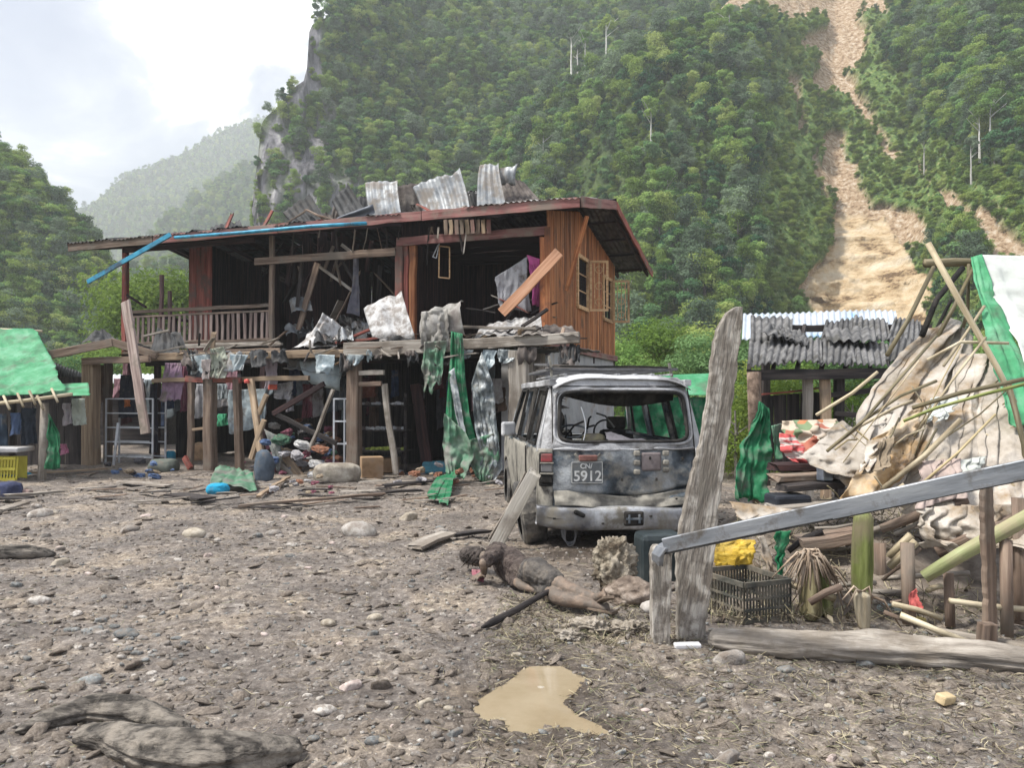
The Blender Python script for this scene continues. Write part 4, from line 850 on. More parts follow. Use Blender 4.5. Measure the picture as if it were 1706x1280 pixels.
def plank_wall(a, b, z0, z1, m_, w=0.22, gap=0.006, skip=0.0, roofed=False, name='wall_plank', up=None):
    a, b = Vector(a), Vector(b); L = (b - a).length; n = max(1, int(L / w)); d = (b - a).normalized(); nrm = d.cross(Vector((0, 0, 1)))
    for i in range(n):
        if rnd.random() < skip: continue
        p = a + d * ((i + .5) * L / n); zt = z1
        if roofed:
            v = (p - Vector((HX, HY, 0))).dot(vvec); zt = roofz(min(ROOF_V, max(0, v))) - 0.1
        board(name, (p.x, p.y, z0 + rnd.uniform(0, .04)), (p.x, p.y, zt - (rnd.uniform(0, .5) if skip and rnd.random() < .15 else 0)), L / n - gap, 0.022, m_, house, up=nrm, rough=0.2)
uL = U_(330, 3.0)
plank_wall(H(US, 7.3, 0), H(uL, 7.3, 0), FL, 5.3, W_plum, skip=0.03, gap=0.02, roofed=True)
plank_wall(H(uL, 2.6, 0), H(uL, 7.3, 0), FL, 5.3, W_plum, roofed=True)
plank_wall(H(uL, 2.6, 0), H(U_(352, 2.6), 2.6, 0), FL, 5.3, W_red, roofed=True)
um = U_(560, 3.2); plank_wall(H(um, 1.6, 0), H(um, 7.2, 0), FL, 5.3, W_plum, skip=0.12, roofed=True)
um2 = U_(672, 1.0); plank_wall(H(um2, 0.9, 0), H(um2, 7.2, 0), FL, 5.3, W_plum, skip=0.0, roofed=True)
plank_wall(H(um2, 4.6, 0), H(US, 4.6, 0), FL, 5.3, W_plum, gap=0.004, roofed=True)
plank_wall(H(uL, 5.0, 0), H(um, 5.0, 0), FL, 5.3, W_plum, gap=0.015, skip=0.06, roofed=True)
# ceiling boards half fallen
for i in range(9):
    v = 1.1 + i * 0.7; board('ceiling_board', H(US + .1, v, 5.3), H(um2 - .1, v, 5.32), 0.66, 0.02, W_plum, house)
# balcony: rails and balusters
uA, uB = U_(452, WV), U_(207, WV)
for z, t in ((3.92, 0.09), (3.78, 0.05), (3.06, 0.07)): board('rail', H(uA, WV, z), H(uB, WV, z), 0.06, t, W_brown, house)
W_bal = mat('baluster_wood', [(0.12, 0.085, 0.075), (0.24, 0.18, 0.16), (0.34, 0.27, 0.24)], 3, 0.85, 0.3, stretch=WS)
nbal = 27
for i in range(nbal):
    u = uA + (uB - uA) * (i + 0.7) / (nbal + .4)
    board('baluster', H(u, WV, 3.08), H(u + rnd.uniform(-.02, .02), WV, 3.78), 0.085, 0.03, W_bal, house, up=-vvec, seed=i)
for z in (2.95, 2.78): board('edge_board', H(uA - .3, WV - .06, z), H(uB, WV - .06, z), 0.04, 0.12, W_grey if z > 2.9 else W_brown, house)
board('rail', H(uB, WV, 3.9), H(uB, 7.2, 3.9), 0.06, 0.08, W_plum, house)
for i in range(12): board('baluster', H(uB, WV + .3 + i * .52, 3.06), H(uB, WV + .3 + i * .52, 3.88), 0.07, 0.03, W_plum, house, up=uvec)
board('brace', HP(207, 488, WV), HP(243, 512, WV), 0.08, 0.05, W_plum, house)
# ground floor: pale concrete at the right, dark plank walls at the back
def wallslab(name, a, b, z0, z1, t, m_):
    a, b = Vector((a[0], a[1], 0)), Vector((b[0], b[1], 0)); d = (b - a).normalized()
    join_shapes(name, [bar_shape(a + Vector((0, 0, (z0 + z1) / 2)), b + Vector((0, 0, (z0 + z1) / 2)), t, z1 - z0, (0, 0, 1))], m_, house)
wallslab('base_wall', H(1.02, 0.9, 0), H(1.02, 7.25, 0), -0.2, FL - .1, 0.2, C_conc)
wallslab('base_wall', H(0.92, 0.8, 0), H(2.0, 0.8, 0), -0.2, FL - .3, 0.18, C_conc)
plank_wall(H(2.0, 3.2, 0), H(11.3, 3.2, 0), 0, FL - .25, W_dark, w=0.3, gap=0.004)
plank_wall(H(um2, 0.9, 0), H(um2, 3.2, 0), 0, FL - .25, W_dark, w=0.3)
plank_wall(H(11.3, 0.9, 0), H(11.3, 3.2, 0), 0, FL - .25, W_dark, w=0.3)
for px in (262, 440, 560, 760): hpost(px, 0.7, -0.1, FL - .2, 0.16, W_plum)
# gutter
tube('gutter', [HP(292, 396, -0.12), HP(400, 388, -0.12), HP(520, 377, -0.12), HP(610, 372, -0.12)], 0.055, P_blue, house, seg=8, flat=0.8)

# ------------------------------------------------------------------ loose things on and in the house
def sheet4(name, pts, v, m_, label, waves=5, cat='roof sheet', dv=(0, 0, 0, 0), amp=0.016, **k):
    q = [HP(x, y, v + d) for (x, y), d in zip(pts, dv)]
    o = corrugated(name, q[0], q[1], q[2], q[3], m_, None, waves=waves, amp=amp, **k); tag(o, label, cat); return o
# c00, c10 (bottom left, bottom right), c11, c01 (top right, top left)
sheet4('bent_roof_sheet', [(500, 386), (549, 378), (514, 320), (467, 351)], 0.5, Z_dark, 'dark sooty roof sheet standing on its corner, first of the upturned sheets from the left', 5, dv=(0, 0, .6, .5), bend=.06, jag=.1)
sheet4('bent_roof_sheet', [(568, 370), (612, 357), (577, 303), (549, 330)], 0.7, Z_dark, 'dark ribbed roof sheet curled upright beside a long grey strip', 4, dv=(0, 0, .5, .6), bend=.1, jag=.12)
sheet4('roof_strip', [(556, 374), (562, 362), (622, 340), (624, 356)], 0.25, mat('slate_strip', [(0.07,0.08,0.10),(0.13,0.145,0.17)], 4, 0.5, 0.2, metal=0.3), 'long slate grey metal strip lying along the eave below the upturned sheets', 1, amp=.03, cat='metal strip')
sheet4('bent_roof_sheet', [(619, 370), (671, 368), (662, 299), (608, 299)], 0.6, Z_zinc, 'dull grey roof sheet with a dark left edge, bent straight up', 5, dv=(0, 0, .4, .3), bend=-.08, jag=.1)
sheet4('bent_roof_sheet', [(665, 371), (719, 366), (705, 300), (658, 306)], 0.9, Z_rust, 'brownish stained roof sheet half hidden behind the widest pale sheet', 4, dv=(0, 0, .4, .3), bend=.05, jag=.1)
sheet4('bent_roof_sheet', [(708, 368), (784, 358), (765, 278), (683, 303)], 0.55, Z_zinc, 'widest pale zinc roof sheet standing up with its ribs running to a pointed corner', 6, dv=(0, 0, .6, .4), bend=.12, jag=.12, amp=.022)
sheet4('bent_roof_sheet', [(795, 360), (846, 352), (830, 270), (800, 268)], 0.5, Z_zinc, 'tall narrow pale roof sheet standing highest above the eave', 4, dv=(0, 0, .5, .4), bend=-.1, jag=.12)
sheet4('roof_scrap', [(827, 309), (859, 310), (863, 272), (825, 279)], 1.0, Z_zinc, 'small pale metal scrap sticking out right of the highest sheet', 3, bend=.08, jag=.2)
sheet4('bent_roof_sheet', [(838, 352), (912, 343), (872, 302), (825, 294)], 0.7, Z_rust, 'dark brown roof sheet slumped to the right of the tall pale sheet', 6, dv=(0, 0, .9, .9), bend=.06)
sheet4('roof_scrap', [(774, 357), (808, 355), (801, 312), (776, 312)], 1.3, Z_white, 'crumpled whitish scrap between two upright pale sheets', 2, dv=(0, 0, .3, .3), bend=.1, jag=.3, dent=.1)
for i, (x0, y0, x1, y1, x2, y2, x3, y3, lab) in enumerate([(335,392,410,388,398,363,352,374,'black warped roof sheet humped on the left half of the roof'),(405,388,480,382,470,370,420,374,'black flattened roof sheet right of the humped one'),(150,408,235,402,230,395,165,400,'black curled sheet edge at the far left end of the roof'),(240,400,330,395,325,383,250,389,'dark loose sheet on the left part of the roof')]):
    sheet4('warped_roof_sheet', [(x0, y0), (x1, y1), (x2, y2), (x3, y3)], 0.25, Z_dark, lab, 6, dv=(0, 0, .9, .9), bend=.08, dent=.1, jag=.2)
board('long_batten', HP(432, 380, 0.6), HP(505, 372, 0.6), 0.05, 0.11, W_red).update_tag()
tag(bpy.data.objects['long_batten'], 'red batten lying on the roof just left of the upturned dark sheet', 'timber')
o = join_shapes('fallen_gutter', [bar_shape(HP(284, 391, -.25), HP(146, 470, -.5), 0.05, 0.11, (0, 0, 1))], P_blue); tag(o, 'bright blue gutter length broken off and hanging down at the left eave', 'gutter')
o = board('leaning_plank', HP(836, 522, 0.15), HP(932, 420, 0.3), 0.24, 0.05, mat('orange_brown_plank', [(0.25,0.12,0.06),(0.42,0.22,0.13),(0.5,0.3,0.2)],2.2,0.75,0.3,stretch=WS), up=-vvec); tag(o, 'wide orange brown plank leaning diagonally against the upper corner post', 'plank')
o = board('eave_brace', H(0.55, 0.9, 3.95) , HP(978, 360, 0.5), 0.09, 0.05, W_orange, up=-vvec); tag(o, 'loose orange batten slanting down from the right eave over the side wall', 'batten')
TI = W_tan
for a, b, w, m_, lab in (((497, 550), (529, 438), .16, W_brown, 'slanting brown plank inside the upper room left of the red door post'), ((530, 442), (590, 486), .07, W_grey, 'thin grey pole slanting down to the right inside the wrecked upper room'), ((569, 408), (592, 427), .08, W_grey, 'short broken grey stick under the header, above the hanging grey cloth'), ((541, 448), (556, 410), .08, W_brown, 'short reddish batten rising to the header in the upper room'), ((590, 470), (560, 415), .06, W_dark, 'charred batten crossing behind the broken grey stick')):
    o = board('loose_timber', HP(*a, 1.2), HP(*b, 1.2), w, 0.05, m_, up=-vvec); tag(o, lab, 'timber')
for k in range(14):
    a = H(rnd.uniform(5.6, 7.8), rnd.uniform(1.0, 3.6), FL + rnd.uniform(.05, .5)); b = a + uvec * rnd.uniform(-1.3, 1.3) + vvec * rnd.uniform(-.6, .6) + Vector((0, 0, rnd.uniform(0.0, 1.0)))
    o = board('broken_board', a, b, rnd.uniform(.08, .2), 0.03, rnd.choice([W_dark, W_plum, W_grey]), ragged=.08); tag(o, 'broken board in the heap inside the wrecked upper room', 'board', 'broken boards in the upper room')
for k in range(9):
    a = HP(rnd.uniform(800, 900), rnd.uniform(505, 535), 0.6 + rnd.uniform(0, .8)); b = a + uvec * rnd.uniform(-.7, .7) + Vector((0, 0, rnd.uniform(-0.1, .4)))
    o = board('broken_board', a, b, rnd.uniform(.06, .16), 0.03, rnd.choice([W_red, W_grey, W_dark]), ragged=.08); tag(o, 'broken board in the heap below the hanging curtains', 'board', 'broken boards below the curtains')
M_pink = cloth_mat('pink_cloth', (0.48, 0.09, 0.27), .2); M_cur = cloth_mat('grey_white_cloth', (0.42, 0.42, 0.44), .25); M_lil = cloth_mat('lilac_cloth', (0.34, 0.23, 0.33), .35)
tag(drape('hanging_curtain', [HP(825, 462, .8), HP(832, 505, .8), HP(836, 520, .8)], [HP(878, 428, .9), HP(880, 480, .9), HP(885, 520, .9)], M_cur, folds=4, amp=.05, seed=3), 'greyish white curtain hanging slantwise behind the leaning orange plank', 'curtain')
tag(drape('hanging_curtain', [HP(877, 424, .75), HP(888, 470, .75), HP(884, 512, .75)], [HP(914, 436, .8), HP(912, 480, .8), HP(908, 512, .8)], M_pink, folds=3, amp=.06, seed=4), 'bright pink curtain bundled beside the upper corner post', 'curtain')
tag(drape('hanging_cloth', [HP(590, 425, 1.1), HP(586, 485, 1.1), HP(577, 523, 1.1)], [HP(597, 425, 1.1), HP(598, 480, 1.1), HP(600, 530, 1.1)], cloth_mat('slate_cloth', (0.13, 0.13, 0.16)), folds=1, amp=.03, nu=10, seed=5), 'narrow slate grey cloth hanging from the broken stick in the upper room', 'cloth')
# hanging casement frame
def frame_bars(name, pts, v, m_, label, cat, w=.03):
    sh = [bar_shape(HP(*pts[i], v), HP(*pts[(i + 1) % len(pts)], v), w, w, (0, 0, 1)) for i in range(len(pts))]
    return tag(join_shapes(name, sh, m_), label, cat)
frame_bars('dangling_window_frame', [(732, 410), (749, 412), (749, 464), (731, 462)], 1.0, W_frame, 'empty pale window frame dangling in the dark right upper opening', 'window frame')
frame_bars('bent_wire', [(733, 402), (721, 428), (727, 430)], 1.0, P_white, 'bent white strip hooked on the dangling window frame', 'strip', .02)

for k in range(10):
    px = rnd.uniform(470, 660); py = rnd.uniform(505, 560); w_ = rnd.uniform(16, 38); h_ = rnd.uniform(14, 40); v = rnd.uniform(.9, 2.2)
    l_, m_ = rnd.choice([('dark', Z_dark), ('brown', Z_rust), ('grey', Z_zinc)])
    sheet4('crumpled_sheet', [(px, py + h_ * .5), (px + w_, py + h_ * .4), (px + w_ * .8, py - h_ * .4), (px - w_ * .1, py - h_ * .3)], v, m_, '%s crumpled metal in the heap inside the left upper room' % l_, 3, dv=(0, 0, .4, .4), dent=.2, jag=.3); o = bpy.data.objects[-1] if False else None
for k in range(16):
    px = rnd.uniform(462, 655); a = HP(px, rnd.uniform(400, 470), rnd.uniform(1.0, 3.0)); b = a + uvec * rnd.uniform(-.7, .7) + Vector((0, 0, -rnd.uniform(.4, 1.5)))
    o = board('hanging_board', a, b, rnd.uniform(.05, .14), .03, rnd.choice([W_dark, W_plum, W_brown]), ragged=.08); tag(o, 'charred board dangling from the ceiling of the left upper room', 'board', 'boards dangling in the left upper room')

rr = random.Random(77)
for k in range(17):
    px = 478 + k * 23 + rr.uniform(-8, 8); top = rr.uniform(18, 52); yb = 372 - (px - 480) * .075; w_ = rr.uniform(18, 42); ln = rr.uniform(-26, 26)
    l_, m_ = rr.choice([('dark', Z_dark), ('brown', Z_rust), ('dull grey', Z_zinc), ('dark', Z_dark)])
    o = sheet4('bent_roof_sheet', [(px, yb + 10), (px + w_, yb + 8), (px + w_ * .9 + ln, yb - top * rr.uniform(.7, 1)), (px + ln, yb - top)], rr.uniform(.7, 1.5), m_, '%s crumpled sheet in the tangle behind the big upturned roof sheets' % l_, 4, dv=(0, 0, rr.uniform(.2, .8), rr.uniform(.2, .8)), bend=rr.uniform(-.15, .15), dent=.14, jag=.25); o['group'] = '%s sheets in the roof tangle' % l_
for k in range(12):
    px = rr.uniform(340, 860); yb = 385 - (px - 340) * .075; a = HP(px, yb, .2); b = HP(px + rr.uniform(-50, 60), yb - rr.uniform(2, 26), rr.uniform(.2, 1.0))
    o = board('roof_batten', a, b, rr.uniform(.05, .1), .04, rr.choice([W_dark, W_red, W_brown, W_grey]), ragged=.06); tag(o, 'loose batten lying among the torn sheets on the roof edge', 'batten', 'battens on the roof edge')
# thin laths and rags dangling under the front eave
for k in range(14):
    px = rr.uniform(455, 905); a = HP(px, 383 - (px - 455) * .012, .55); b = HP(px + rr.uniform(-10, 10), 383 + rr.uniform(12, 60), .55 + rr.uniform(-.1, .3)); o = board('dangling_lath', a, b, rr.uniform(.015, .05), .015, rr.choice([W_dark, W_grey, W_brown]), ragged=.04); tag(o, 'thin lath dangling from the front eave', 'lath', 'laths dangling from the eave')
# ------------------------------------------------------------------ timber awning in front of the shop
AV = -1.7
aw = empty('timber_awning', HP(590, 800, AV), 'rough timber awning on posts running along the front of the ground floor shop', 'awning')
board('beam', HP(245, 596, AV), HP(588, 589, AV), 0.12, 0.16, W_tan, aw)
board('beam', HP(574, 583, AV - .12), HP(775, 575, AV - .12), 0.12, 0.27, W_grey, aw)
board('beam', HP(770, 574, AV - .12), HP(965, 563, AV - .12), 0.12, 0.2, W_grey, aw)
board('beam', HP(255, 634, AV + .1), HP(515, 630, AV + .1), 0.08, 0.1, W_tan, aw)
board('beam', HP(245, 606, -.4), HP(880, 590, -.4), 0.1, 0.12, W_dark, aw)
def apost(px, y0, y1, w, m_, v=AV, lean=0):
    g = HP(px + lean, y1, v); g = Vector((g.x, g.y, -0.08)); board('post', g, HP(px, y0, v), w, w * .85, m_, aw, up=-vvec)
apost(152, 597, 785, .34, W_tan); apost(350, 632, 798, .25, W_brown); apost(318, 632, 786, .13, W_brown); apost(395, 632, 790, .16, W_brown, lean=4)
apost(590, 590, 800, .27, W_brown); apost(868, 585, 792, .40, W_grey); apost(893, 590, 770, .3, W_grey, v=-1.2); apost(180, 600, 780, .18, W_brown, v=-.6)
for (a, b, w, m_) in (((310, 632), (402, 634), .12, W_red), ((322, 716), (348, 714), .06, W_tan), ((594, 622), (640, 620), .1, W_grey), ((596, 640), (636, 640), .1, W_brown)):
    board('rail', HP(*a, AV - .03), HP(*b, AV - .03), 0.06, w, m_, aw)
board('brace', HP(640, 640, AV + .05), HP(660, 790, AV + .05), 0.12, 0.1, W_grey, aw); board('brace', HP(692, 640, -.5), HP(692 + 22, 795, -.5), 0.24, 0.1, W_plum, aw)
for i in range(9):
    u0 = U_(955, AV) + i * 0.82
    zb, zf = FL - .32, 2.42 + .05
    zf = HP(800, 588, AV).z if i < 6 else HP(500, 592, AV).z
    corrugated('awning_sheet', H(u0, AV + .05, zf + .1), H(u0 + .85, AV + .05, zf + .1), H(u0 + .85, .55, zb + .1), H(u0, .55, zb + .1), Z_dark if i % 3 else Z_rust, aw, waves=7, amp=.02, seed=i + 30, dent=.06)
# debris lying on the awning
def awsheet(pts, m_, label, v=AV, name='roof_sheet', waves=5, dv=(0, 0, 0, 0), **k): return sheet4(name, pts, v, m_, label, waves, dv=dv, **k)
awsheet([(484, 580), (560, 578), (570, 545), (537, 520)], Z_white, 'folded whitish roof sheet on the awning, first from the left', dv=(0, .1, .9, .5), bend=.12, dent=.12, waves=4)
awsheet([(538, 578), (600, 572), (602, 560), (545, 540)], Z_rust, 'dark folded roof sheet behind the first whitish one', dv=(.5, .6, .9, .9), waves=4)
awsheet([(622, 567), (693, 566), (668, 482), (604, 508)], Z_white, 'large speckled pale sheet standing up in the middle of the awning', dv=(-.1, 0, .5, .4), bend=-.1, dent=.1, waves=3, amp=.012, jag=.15)
awsheet([(700, 570), (775, 560), (772, 500), (712, 528)], mat('dirty_pale_sheet', [(0.2,0.19,0.17),(0.33,0.32,0.3),(0.42,0.41,0.39)],4,.7,.3,dirt=(.15,.13,.12),dirt_amt=.4), 'muddy crumpled sheet curling up to a hook right of the speckled one', dv=(-.2, -.1, .2, .2), bend=-.28, dent=.16, waves=3, amp=.015, jag=.2)
awsheet([(785, 562), (905, 560), (900, 518), (800, 540)], Z_white, 'flat whitish sheet strewn over the right end of the awning', dv=(0, 0, 1.1, 1.1), bend=.05, dent=.12, waves=7, jag=.3)
awsheet([(855, 560), (968, 562), (950, 540), (860, 548)], Z_rust, 'grey brown sheet overhanging the right end of the awning', dv=(-.3, -.2, .8, .8), dent=.1, waves=6, jag=.15)
awsheet([(470, 612), (570, 628), (582, 598), (478, 598)], Z_zinc, 'bluish grey sheet sagging under the awning beam', v=-1.5, dv=(0, 0, .4, .2), bend=.12, dent=.08, waves=6)
awsheet([(520, 640), (566, 652), (580, 604), (500, 600)], T_bluegrey, 'blue grey sheeting drooping below the sagging metal sheet', v=-1.35, name='drooping_sheet', waves=2, dent=.1, bend=.1)
awsheet([(245, 592), (300, 588), (292, 560), (262, 545)], Z_dark, 'dark sheet slumped on the awning in front of the balcony', v=-.9, dv=(0, 0, .5, .5), dent=.1)
awsheet([(250, 588), (310, 580), (300, 552), (262, 566)], Z_dark, 'black round topped scrap leaning on the balcony', v=-.5, dv=(0, 0, .3, .3), dent=.1, waves=3, name='roof_scrap')
for a, b, w, m_, lab in (((560, 571), (635, 563), .1, W_red, 'red splintered batten lying on the awning beam, left of the speckled sheet'), ((590, 560), (625, 545), .08, W_red, 'short red batten tilted up behind the splintered one'), ((735, 545), (895, 548), .12, W_grey, 'grey board lying flat across the awning debris'), ((870, 545), (912, 515), .1, W_dark, 'black charred strip poking up at the right end of the awning'), ((335, 575), (470, 573), .09, W_grey, 'long thin plank lying on the awning below the balcony'), ((240, 560), (282, 551), .05, W_grey, 'thin stick across the dark scrap by the balcony')):
    o = board('loose_timber', HP(*a, AV + .3), HP(*b, AV + .3), w, 0.05, m_); tag(o, lab, 'timber')
for k in range(26):
    px = rnd.uniform(690, 950); a = HP(px, rnd.uniform(556, 566), AV + rnd.uniform(0, 1.4)); b = a + uvec * rnd.uniform(-.5, .5) + vvec * rnd.uniform(-.3, .3) + Vector((0, 0, rnd.uniform(-.02, .16)))
    o = board('splinter', a, b, rnd.uniform(.04, .12), 0.02, rnd.choice([W_grey, W_brown, W_dark, W_tan]), ragged=.05); tag(o, 'splintered piece of wood in the litter on the awning top', 'splinter', 'splinters on the awning')
# little gabled roof at the left end of the awning
lg = empty('porch_roof', HP(155, 785, -1.9), 'small broken porch roof with a brown rafter sticking out to the left', 'roof')
board('rafter', HP(12, 606, -2.6), HP(188, 571, -2.0), 0.07, 0.19, W_brown, lg); board('rafter', HP(186, 570, -2.0), HP(262, 592, -1.8), 0.07, 0.17, W_brown, lg)
board('tie_beam', HP(140, 602, -1.9), HP(250, 598, -1.9), 0.08, 0.15, W_brown, lg)
corrugated('roof_sheet', HP(12, 601, -2.6), HP(188, 566, -2.0), HP(215, 572, .6), HP(75, 598, .3), Z_dark, lg, waves=16, amp=.02, dent=.08)
corrugated('roof_sheet', HP(186, 566, -1.9), HP(262, 588, -1.7), HP(290, 590, .4), HP(213, 570, .6), Z_dark, lg, waves=9, amp=.02, dent=.06)
awsheet([(128, 572), (198, 570), (178, 552), (160, 549)], Z_dark, 'black peaked sheet lying on the porch roof', v=-1.2, dv=(0, 0, .5, .5), dent=.12, waves=4, name='roof_scrap')
o = board('tilted_plank', HP(243, 720, -2.6), HP(209, 505, -2.2), .24, .06, mat('pinkish_grey_plank', [(.14,.10,.09),(.27,.21,.19),(.36,.3,.27)], 2.2, .85, .4, stretch=WS, dirt=MUD, dirt_amt=.4), up=-vvec, ragged=.06); tag(o, 'long pinkish brown plank hanging upright across the porch, its foot off the ground', 'plank')
# ---------------- cloths hanging from the awning
tag(drape('hanging_skirt', [HP(275, 605, -1.5), HP(270, 640, -1.5), HP(265, 672, -1.5)], [HP(303, 605, -1.5), HP(306, 640, -1.5), HP(301, 668, -1.5)], M_lil, folds=5, amp=.03, seed=6), 'dusty lilac skirt hanging from the awning beam left of the posts', 'skirt')
tag(drape('hanging_bag', [HP(350, 582, -1.9), HP(353, 610, -1.9), HP(352, 632, -1.9)], [HP(370, 578, -1.9), HP(380, 605, -1.9), HP(377, 632, -1.9)], cloth_mat('printed_plastic', (0.42, 0.46, 0.38), .5), folds=3, amp=.07, noise=.06, seed=7), 'crumpled grey green plastic bag snagged on the awning beam', 'bag')
tag(drape('printed_pouch', [HP(337, 600, -1.95), HP(336, 634, -1.95)], [HP(352, 598, -1.95), HP(349, 632, -1.95)], cloth_mat('pale_pouch', (0.46, 0.4, 0.38), .3), folds=1, amp=.02, nu=8, nv=8, seed=8), 'pale pouch with reddish print hanging left of the crumpled bag', 'pouch')
o = board('top_stick', HP(354, 580, -1.85), HP(357, 553, -1.85), .1, .06, W_tan, ragged=.1); tag(o, 'splintered stub of wood pointing up above the crumpled bag', 'stub')
tag(drape('hanging_sheet', [HP(381, 650, -1.1), HP(380, 700, -1.1), HP(383, 726, -1.1)], [HP(444, 648, -1.1), HP(443, 690, -1.1), HP(440, 712, -1.1)], cloth_mat('pale_blue_cloth', (0.36, 0.43, 0.47), .3), folds=5, amp=.03, seed=9), 'pale blue sheet hanging behind the posts of the shop', 'sheet')
tag(drape('hanging_shirt', [HP(440, 600, -1.2), HP(443, 630, -1.2), HP(441, 650, -1.2)], [HP(462, 603, -1.2), HP(463, 630, -1.2), HP(462, 650, -1.2)], cloth_mat('pale_lilac_cloth', (0.44, 0.38, 0.44), .25), folds=2, amp=.04, seed=10), 'pale shirt with an orange hem hanging under the awning beam', 'shirt')
tag(drape('hem_band', [HP(447, 641, -1.23), HP(447, 650, -1.23)], [HP(462, 641, -1.23), HP(462, 650, -1.23)], cloth_mat('orange_hem', (0.55, 0.12, 0.08), .1), folds=1, amp=.01, nu=6, nv=3, seed=10), 'bright orange band hanging at the hem of the pale shirt', 'cloth band')
tag(drape('bundled_cloth', [HP(458, 640, -1.1), HP(460, 665, -1.1)], [HP(488, 636, -1.1), HP(484, 668, -1.1)], cloth_mat('grubby_white_cloth', (0.5, 0.49, 0.51), .4), folds=2, amp=.1, noise=.12, seed=11), 'bundled grubby white cloth caught on the slanting timber in the shop', 'cloth')
for i, (x0, x1, y0, y1, c, lab) in enumerate([(326, 342, 640, 700, (.4, .4, .42), 'grey white garment hanging between the red topped posts'), (362, 378, 640, 668, (.3, .34, .36), 'bluish grey garment hanging right of the thick post'), (302, 312, 610, 690, (.16, .06, .09), 'dark red garment hanging beside the lilac skirt'), (362, 378, 690, 712, (.08, .4, .22), 'bright green garment piled behind the thick post'), (478, 488, 660, 688, (.3, .29, .32), 'small grey bag dangling in the middle of the shop'), (200, 232, 625, 700, (.02, .025, .04), 'black coat hanging behind the metal rack'), (208, 216, 665, 680, (.5, .16, .05), 'small orange cloth beside the tilted plank'), (250, 262, 640, 760, (.02, .02, .03), 'black garment in the dark of the shop left of the posts'), (505, 520, 640, 700, (.1, .03, .04), 'dark red cloth hanging deep in the shop'), (598, 625, 640, 665, (.13, .05, .035), 'dark rust coloured cloth above the shelves'), (545, 575, 610, 690, (.05, .06, .07), 'dark slate cloth hanging behind the white rack')]):
    tag(drape('hanging_garment', [HP(x0, y0, -.9), HP(x0 - 2, y1, -.9)], [HP(x1, y0, -.9), HP(x1 + 2, y1 - 3, -.9)], cloth_mat('garment_cloth_%s' % 'abcdefghijkl'[i], c, .2), folds=2 + i % 3, amp=.04, nu=14, nv=14, seed=20 + i), lab, 'garment')
def onG(px, py, z=0): g = G(px, py); return Vector((g.x, g.y, float(hgt(g.x, g.y)) + z))
# ---------------- green and grey drapes in front of the right bay
q = lambda x, y, d=0: HP(x, y, AV - .3 - d)
tag(drape('torn_green_tarpaulin', [q(750, 552), q(748, 600), q(742, 680), q(740, 740), q(745, 790, .3), onG(728, 818, .22), onG(708, 838, .05)], [q(770, 556), q(775, 620), q(782, 690), q(792, 730), q(768, 790, .3), onG(756, 820, .22), onG(748, 850, .05)], T_greendeep, folds=3, amp=.09, noise=.08, nu=34, nv=60, seed=12), 'long torn green tarpaulin hanging from the awning to the ground', 'tarpaulin')
tag(drape('torn_green_tarpaulin', [q(742, 690, .15), q(738, 740, .15), q(745, 790, .3)], [q(775, 720, .15), q(790, 760, .15), q(770, 800, .3)], T_muddygreen, folds=2, amp=.1, noise=.08, nu=22, nv=30, seed=13), 'mud coated green tarpaulin fold over the lower half of the long green one', 'tarpaulin')
tag(drape('torn_green_tarpaulin', [q(775, 735, .05), q(782, 770, .05), q(792, 795, .05)], [q(830, 720, .05), q(834, 760, .05), q(815, 812, .05)], T_muddygreen, folds=3, amp=.08, noise=.07, nu=24, nv=30, seed=14), 'dark green tarpaulin tail hanging behind the grey plastic sheeting', 'tarpaulin')
tag(drape('hanging_plastic', [q(785, 640), q(790, 700), q(800, 760), q(792, 790)], [q(802, 588), q(820, 640), q(828, 720), q(836, 780), q(812, 812)], T_grey, folds=4, amp=.07, noise=.09, nu=34, nv=50, seed=15), 'grey translucent plastic sheeting hanging in folds right of the green tarpaulin', 'plastic sheet')
tag(drape('hanging_plastic', [q(748, 620, .1), q(756, 680, .1), q(770, 740, .1)], [q(758, 612, .1), q(768, 680, .1), q(778, 735, .1)], T_grey, folds=1, amp=.03, noise=.04, nu=10, nv=30, seed=16), 'narrow strip of grey plastic lying over the green tarpaulin', 'plastic sheet')
tag(drape('frayed_tarpaulin', [q(706, 570), q(704, 610), q(708, 655), q(712, 666)], [q(742, 568), q(738, 620), q(734, 640), q(722, 662)], T_muddygreen, folds=3, amp=.07, noise=.08, ragged=.35, nu=26, nv=34, seed=17), 'frayed grey green tarpaulin strip, leftmost of the hanging strips', 'tarpaulin')
tag(drape('mud_caked_cloth', [q(704, 520, -.1), q(702, 560, -.1), q(706, 592, -.1)], [q(745, 515, -.1), q(748, 560, -.1), q(744, 590, -.1)], mat('caked_cloth', [(.13,.12,.11),(.24,.23,.21),(.34,.33,.31)], 4, .9, .5), folds=2, amp=.08, noise=.1, ragged=.2, seed=18), 'mud caked cloth lying over the beam above the torn green tarpaulin', 'cloth')
